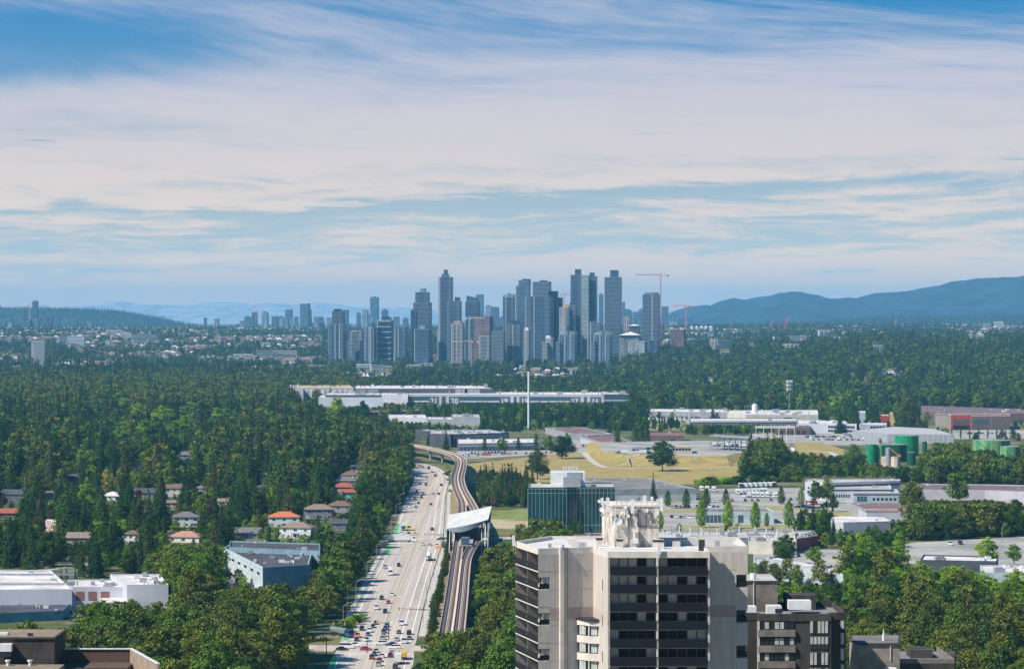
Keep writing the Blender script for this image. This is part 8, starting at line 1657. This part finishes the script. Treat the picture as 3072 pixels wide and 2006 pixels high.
Fl('in the green belt right of the viaduct', [(1462, 1628), (1700, 1640), (1700, 1960), (1390, 1960), (1408, 1800), (1440, 1700)], 8.2, [('cotton', 5), ('oak', 3), ('bright', .8)], hs=(.55, .95), seed=11)
Fl('in the dark clump between station and lawn', [(1436, 1446), (1600, 1448), (1588, 1524), (1440, 1520)], 7.4, [('fir', 2), ('brown', 5), ('cedar', 3), ('oak', 1.5)], hs=(.55, .8), seed=12)
Fl('at the foot of the glass office', [(1590, 1600), (1800, 1600), (1800, 1618), (1590, 1618)], 13, [('fir', 2), ('cedar', 2)], hs=(.55, .8), seed=13)
Fl('in the wood behind the white mast', [(1540, 1232), (1900, 1232), (1945, 1262), (1940, 1296), (1850, 1290), (1700, 1276), (1560, 1278), (1500, 1262)], 9.5, [('oak', 5), ('fir', 3.5), ('brown', 1)], hs=(.85, 1.3), seed=14)
Fl('scattered through the studio grounds', [(1180, 1222), (1700, 1222), (1700, 1292), (1550, 1300), (1180, 1320)], 17, [('oak', 4), ('fir', 1), ('bright', 1)], hs=(.5, .85), seed=15, dens=.8)
Fl('in the belt above the loading rack', [(2060, 1284), (2330, 1284), (2330, 1302), (2060, 1306)], 9, [('oak', 5), ('brown', 1), ('bright', .6)], hs=(.55, .85), seed=16)
Fl('between yards and roofs', [(1900, 1500), (2420, 1480), (2560, 1540), (2420, 1600), (1900, 1600)], 22, [('oak', 3), ('bright', 2), ('fir', 1)], hs=(.35, .6), seed=41, dens=.7)
Fl('in the middle industrial belt', [(2300, 1240), (3200, 1240), (3200, 1330), (2300, 1330)], 26, [('oak', 4), ('bright', 1), ('fir', 1.4), ('cotton', 2)], hs=(.5, 1.0), seed=42, dens=.75)
Fl('beside the long warehouses', [(1700, 1215), (2760, 1212), (2760, 1300), (1700, 1300)], 24, [('oak', 4), ('fir', 1), ('bright', .6)], hs=(.5, .9), seed=43, dens=.6)
Fl('in the clump right of the dry lawn', [(2226, 1386), (2352, 1384), (2368, 1440), (2240, 1448)], 8.6, [('oak', 3), ('cotton', 4), ('fir', 1)], hs=(.8, 1.25), seed=17)
Fl('in the thicket below the conveyor', [(2350, 1392), (2600, 1404), (2690, 1412), (2690, 1434), (2420, 1434), (2340, 1450)], 8.6, [('oak', 5), ('cotton', 1.5), ('bright', .3)], hs=(.45, .7), seed=19)
Fl('in the wood hiding the huge tank', [(2760, 1392), (3240, 1380), (3240, 1462), (2690, 1452), (2700, 1410)], 9.2, [('cotton', 4), ('oak', 5)], hs=(.8, 1.25), seed=20)
Fl('in the dark thicket below the purple roof', [(2730, 1520), (2900, 1500), (3010, 1570), (3200, 1560), (3200, 1608), (2720, 1640), (2600, 1640), (2560, 1590)], 9.0, [('cotton', 5), ('oak', 3), ('fir', .6)], hs=(.75, 1.15), seed=21)
Fl('around the white roofed shed', [(2400, 1580), (2560, 1585), (2700, 1600), (2700, 1665), (2560, 1700), (2440, 1660), (2390, 1640)], 11, [('oak', 3), ('bright', 3), ('fir', 1)], hs=(.6, .95), seed=22)
Fl('beside the beige tower on the right', [(2262, 1735), (2560, 1740), (2560, 1830), (2262, 1900)], 9.6, [('cotton', 4), ('bright', 1.4), ('oak', 2), ('cedar', .6)], hs=(.5, .95), seed=23)
Fl('along the right lots', [(2540, 1745), (3200, 1765), (3200, 1950), (2540, 1950)], 9.5, [('bright', 5), ('oak', 2.4), ('cotton', 2.4), ('cedar', .4)], hs=(.65, 1.0), seed=24)
Fl('in the broad wood at the bottom right', [(2300, 1900), (2540, 1955), (3240, 1955), (3240, 2400), (2300, 2400)], 12.5, [('cotton', 7), ('oak', 2), ('cedar', 1), ('bright', .5)], hs=(.85, 1.25), seed=25)
for x, y, h in ((2620, 1790, 92), (2700, 1810, 112), (2765, 1775, 96), (2862, 1795, 108), (2950, 1800, 88), (3052, 1795, 94), (2560, 1760, 70), (2820, 1830, 100)): TA('bright', x, y, h, 'big sunlit yellow green tree on the right', 'big sunlit trees on the right', wide=1.5)
for x, y, h, lb_ in ((2598, 1700, 90, 'big deep green maple in the middle of the lower right'), (2690, 1722, 96, 'big yellow green maple right of the deep green one'), (2960, 1700, 92, 'bright yellow green tree in the pale lot'), (3042, 1695, 66, 'small bright tree at the right of the pale lot'), (2445, 1700, 68, 'light green tree left of the deep green maple')): TA('bright', x, y, h, lb_, wide=1.35)
TA('oak', 2354, 1692, 92, 'round very dark tree in front of the red brick building', wide=1.1); TA('fir', 2494, 1775, 80, 'dark narrow fir by the vented roof'); TA('fir', 2500, 1612, 66, 'dark fir at the left of the white roofed shed')
for x, y, h in ((2446, 1512, 74), (2480, 1510, 78), (2500, 1534, 52)): TA('oak', x, y, h, 'dark tree in the clump in front of the white factory', 'dark trees before the factory', wide=.8)
for x in (2612, 2650, 2735): TA('oak', x, 1508, 30, 'small round green tree in front of the factory windows', 'small trees before the factory')
TA('cotton', 2752, 1604, 150, 'tallest dark tree rising over the purple roof', wide=.85)
# shrubs and hedges
rg = random.Random(8)
def shrubs(a, b, n, label, s=(1, 1.8)):
    A_, B_ = Vector(G(*a)), Vector(G(*b))
    for i in range(n):
        p = A_.lerp(B_, (i+rg.random())/n); TREES.append([1e9, 'shrub', p.x+rg.uniform(-2, 2), p.y+rg.uniform(-3, 3), 0, rg.uniform(*s), label, label, 1.3])
shrubs((2090, 1455), (2400, 1444), 34, 'bramble bush in the hedge along the lawn edge', (1, 1.7)); shrubs((800, 1520), (960, 1480), 30, 'green shrub in the overgrown plot above the orange roof', (1.2, 2.2)); shrubs((760, 1560), (840, 1540), 14, 'shrub left of the orange roof'); shrubs((2730, 1618), (3100, 1598), 40, 'bush in the bright hedge above the pale lot', (1, 1.8))
shrubs((1848, 1500), (1985, 1500), 12, 'low hedge bush at the grey warehouse foot', (.7, 1)); shrubs((1600, 1402), (1640, 1420), 4, 'bush by the loose tree'); shrubs((1340, 1400), (1352, 1480), 6, 'dry bush under the viaduct', (.5, .9)); shrubs((1080, 1860), (1020, 1900), 8, 'bush on the kerb slope by the fence', (.8, 1.3))
# the hills and everything farther off
def hilly(X, D): return terrain(X, D)-.5
far_pts = []
rg = random.Random(12)
n = 0
# dense belts (world coordinates) that close the view in front of the city
def belt(px0, px1, d0, d1, sp, mixk, hs, seed, dens=1.0, clear=None):
    r = random.Random(seed); D = d0
    while D < d1:
        X = (px0-CX)/F*D; X1 = (px1-CX)/F*D; X += r.uniform(0, sp)
        while X < X1:
            x, y = X+r.uniform(-.45, .45)*sp, D+r.uniform(-.45, .45)*sp; X += sp*(1 if D < 6500 else 1.25)
            q = r.random(); z = terrain(x, y)-.5; kd = r.choices(*mixk)[0]; s = r.uniform(*hs)*(1+.22*mn.noise(Vector((x/80, y/80, seed))))
            if q > dens: continue
            if clear and clear(x, y, r): continue
            px = CX+F*x/y; rp = 6*F/y*.7; pt = HY+F*(H-z-16*s)/y; pb = HY+F*(H-z)/y; bad = False
            for a, b, c, d, kD in KEEP:
                if y < kD and px+rp > a and px-rp < c and pb > b and pt < d: bad = True; break
            if bad: continue
            far_pts.append((x, y, z, s*(1.0 if kd < 3 or kd == 5 else .95), r.uniform(0, 6.28), kd))
        D += sp*.9
mixB = ([0, 1, 2, 3, 4], [4, 4, 3, 1.2, .8]); mixF = ([0, 1, 2, 3, 4], [2, 2, 2, 1.2, 1])
belt(-100, 990, 5150, 6000, 12, mixB, (1.0, 1.6), 31); belt(850, 2010, 4330, 5350, 12, mixB, (.9, 1.35), 32); belt(1880, 3200, 3980, 7600, 13, ([0, 1, 2, 3, 4, 5], [4, 4, 4, .9, .6, .5]), (.95, 1.6), 33)
def thin(x, y, r):
    v = mn.noise(Vector((x/260, y/420, 8.2)))
    return v > .0 and r.random() < .7
belt(-150, 3220, 6000, 9000, 21, mixF, (.75, 1.25), 34, .9, thin); belt(-150, 3220, 9000, 12600, 30, mixF, (.75, 1.2), 35, .85, thin)
# crowns along the ridge skylines
def on_ridge(obj, step, hs, seed, cap=9000):
    r = random.Random(seed); me = obj.data; k = 0
    for p in me.polygons:
        c = p.center
        if c.z < 55: continue
        m = max(1, int(p.area/step))
        for i in range(min(m, 7)):
            a, b = r.random(), r.random(); vs = [me.vertices[v].co for v in p.vertices]; q = vs[0].lerp(vs[1], a).lerp(vs[3].lerp(vs[2], a), b)
            far_pts.append((q.x, q.y, q.z-1, r.uniform(*hs), r.uniform(0, 6.28), r.choice((0, 1, 3, 4, 4)))); k += 1
        if k > cap: break
for o in [o for o in bpy.data.objects if o.type == 'MESH' and o.name.split('.')[0] == 'hill']: on_ridge(o, 3200, (.9, 1.5), 5, 14000)
mass = place_trees()
nb = [KN for KN in ()]
scatter('woodland', 'dense woodland trees too many to count, filling in behind the nearer ones', mass, MIDB+MIDC+MIDX)
scatter('distant_woods', 'hazy woods between the suburbs and on the far slopes', far_pts, FARB+FARC+[FARX])
LMK = [(90, 1800, 'the largest white warehouse'), (300, 1750, 'the shuttered warehouse'), (450, 1745, 'the boxy white warehouse'), (760, 1680, 'the pale blue building'), (850, 1570, 'the orange roofed house'), (892, 1600, 'the balcony house'), (1016, 1590, 'the slate blue house'), (1045, 1495, 'the turquoise gable'), (396, 1620, 'the pyramid roofed house'), (555, 1570, 'the grey roofed white house'), (526, 1480, 'the cream gabled house'), (335, 1495, 'the white bungalow'), (220, 1445, 'the lone slate house'), (44, 1500, 'the three gabled house'), (407, 1412, 'the deep forest white house'), (554, 1380, 'the pale shingled house'), (152, 1575, 'the pinkish cube house'), (642, 1450, 'the dying brown fir'), (320, 1440, 'the yellow willow'), (470, 1270, 'the bright maples'), (1012, 1250, 'the bright studio tree'), (1190, 1500, 'the upper boulevard'), (1130, 1720, 'the middle boulevard'), (1000, 1900, 'the lower crossing'), (1390, 1560, 'the station roof'), (1300, 1340, 'the viaduct bend'), (1390, 1780, 'the lower viaduct'), (1700, 1530, 'the glass office'), (1800, 1950, 'the beige tower'), (1612, 1400, 'the loose lawn tree'), (1987, 1390, 'the lone lawn tree'), (1586, 1250, 'the white mast'), (1780, 1300, 'the maroon roof'), (2200, 1330, 'the loading rack'), (2650, 1370, 'the green tanks'), (2974, 1360, 'the huge faded tank'), (2560, 1470, 'the stepped factory'), (2900, 1480, 'the purple roof'), (2580, 1570, 'the white roofed shed'), (2400, 1700, 'the vented roof'), (2354, 1650, 'the round dark tree'), (2390, 1900, 'the dark block'), (2620, 1950, 'the square grey block'), (2850, 1680, 'the pale right lot'), (2720, 1250, 'the wide olive tree'), (2950, 1260, 'the showroom'), (80, 1930, 'the brown corner rooftop'), (500, 1900, 'the bottom left cottonwoods'), (700, 1200, 'the far edge of the forest'), (150, 1250, 'the far left forest'), (2800, 1850, 'the lower right wood'), (3040, 1900, 'the right edge wood'), (1350, 1950, 'the bottom centre wood'), (1540, 1250, 'the studio'), (2640, 1120, 'the hillside houses')]
SHORT = {'cottonwood_tree': 'olive cottonwood', 'broadleaf_tree': 'dark leafy tree', 'fir_tree': 'dark pointed fir', 'cedar_tree': 'dense green cedar', 'maple_tree': 'bright green maple', 'drying_tree': 'brownish tree', 'shrub': 'low bush', 'hornbeam_tree': 'bright hornbeam'}
bpy.context.view_layer.update()
def pxo(o): w = o.location; return (CX+F*w.x/w.y, HY+F*(H-w.z)/w.y) if w.y > 1 else (0, 0)
for o in bpy.data.objects:
    if o.parent is None and o.get('category') in ('tree', 'shrub') and o.get('group'):
        x, y = pxo(o); hpx = (16*o.scale.z)*F/max(o.location.y, 1); y -= hpx*.5
        b = min(LMK, key=lambda l: (l[0]-x)**2+((l[1]-y)*1.4)**2); dx = x-b[0]; dy = y-b[1]
        w = ('left of' if dx < 0 else 'right of') if abs(dx) > abs(dy)*1.2 else ('above' if dy < 0 else 'below')
        if abs(dx)+abs(dy) > 160: w = {'left of': 'well left of', 'right of': 'well right of', 'above': 'far above', 'below': 'far below'}[w]
        g = 'woods' if 'wood' in b[2] or 'forest' in b[2] else 'trees'
        if o['label'] == o['group'] or o.name.startswith('shrub'): o['label'] = SHORT.get(o.name.split('.')[0], 'green tree')+' '+w+' '+b[2]; o['group'] = o['label']+', one of several'
ORD = ['leftmost', 'second from left', 'third from left', 'fourth from left', 'fifth from left', 'sixth from left', 'seventh from left', 'eighth from left', 'ninth from left', 'tenth from left', 'eleventh from left', 'twelfth from left']
same = {}
for o in bpy.data.objects:
    if o.parent is None and o.get('label') and o.get('category'): same.setdefault(o['label'], []).append(o)
for lab, L in same.items():
    if 1 < len(L):
        L.sort(key=lambda o: pxo(o)[0]); n = len(L)
        if n <= 12:
            for i, o in enumerate(L): o['label'] = (ORD[i] if i < n-1 else 'rightmost')+' '+lab
        else:   # thirds of the row, then places in it
            L.sort(key=lambda o: o.location.y); m = -(-n//12); RW = ['nearest', 'second', 'third', 'fourth', 'fifth', 'sixth', 'seventh', 'eighth']
            for r_ in range(m):
                part_ = sorted(L[r_*n//m:(r_+1)*n//m], key=lambda o: pxo(o)[0])
                for i, o in enumerate(part_): o['label'] = ORD[min(i, 11)]+' '+(lab+', '+(RW[min(r_, 7)] if r_ < m-1 or m > 8 else 'farthest')+' row')
        for o in L:
            if not o.get('group'): o['group'] = lab

print('TREES', len(TREES), 'mass', len(mass), 'far', len(far_pts), 'objects', len(bpy.data.objects))
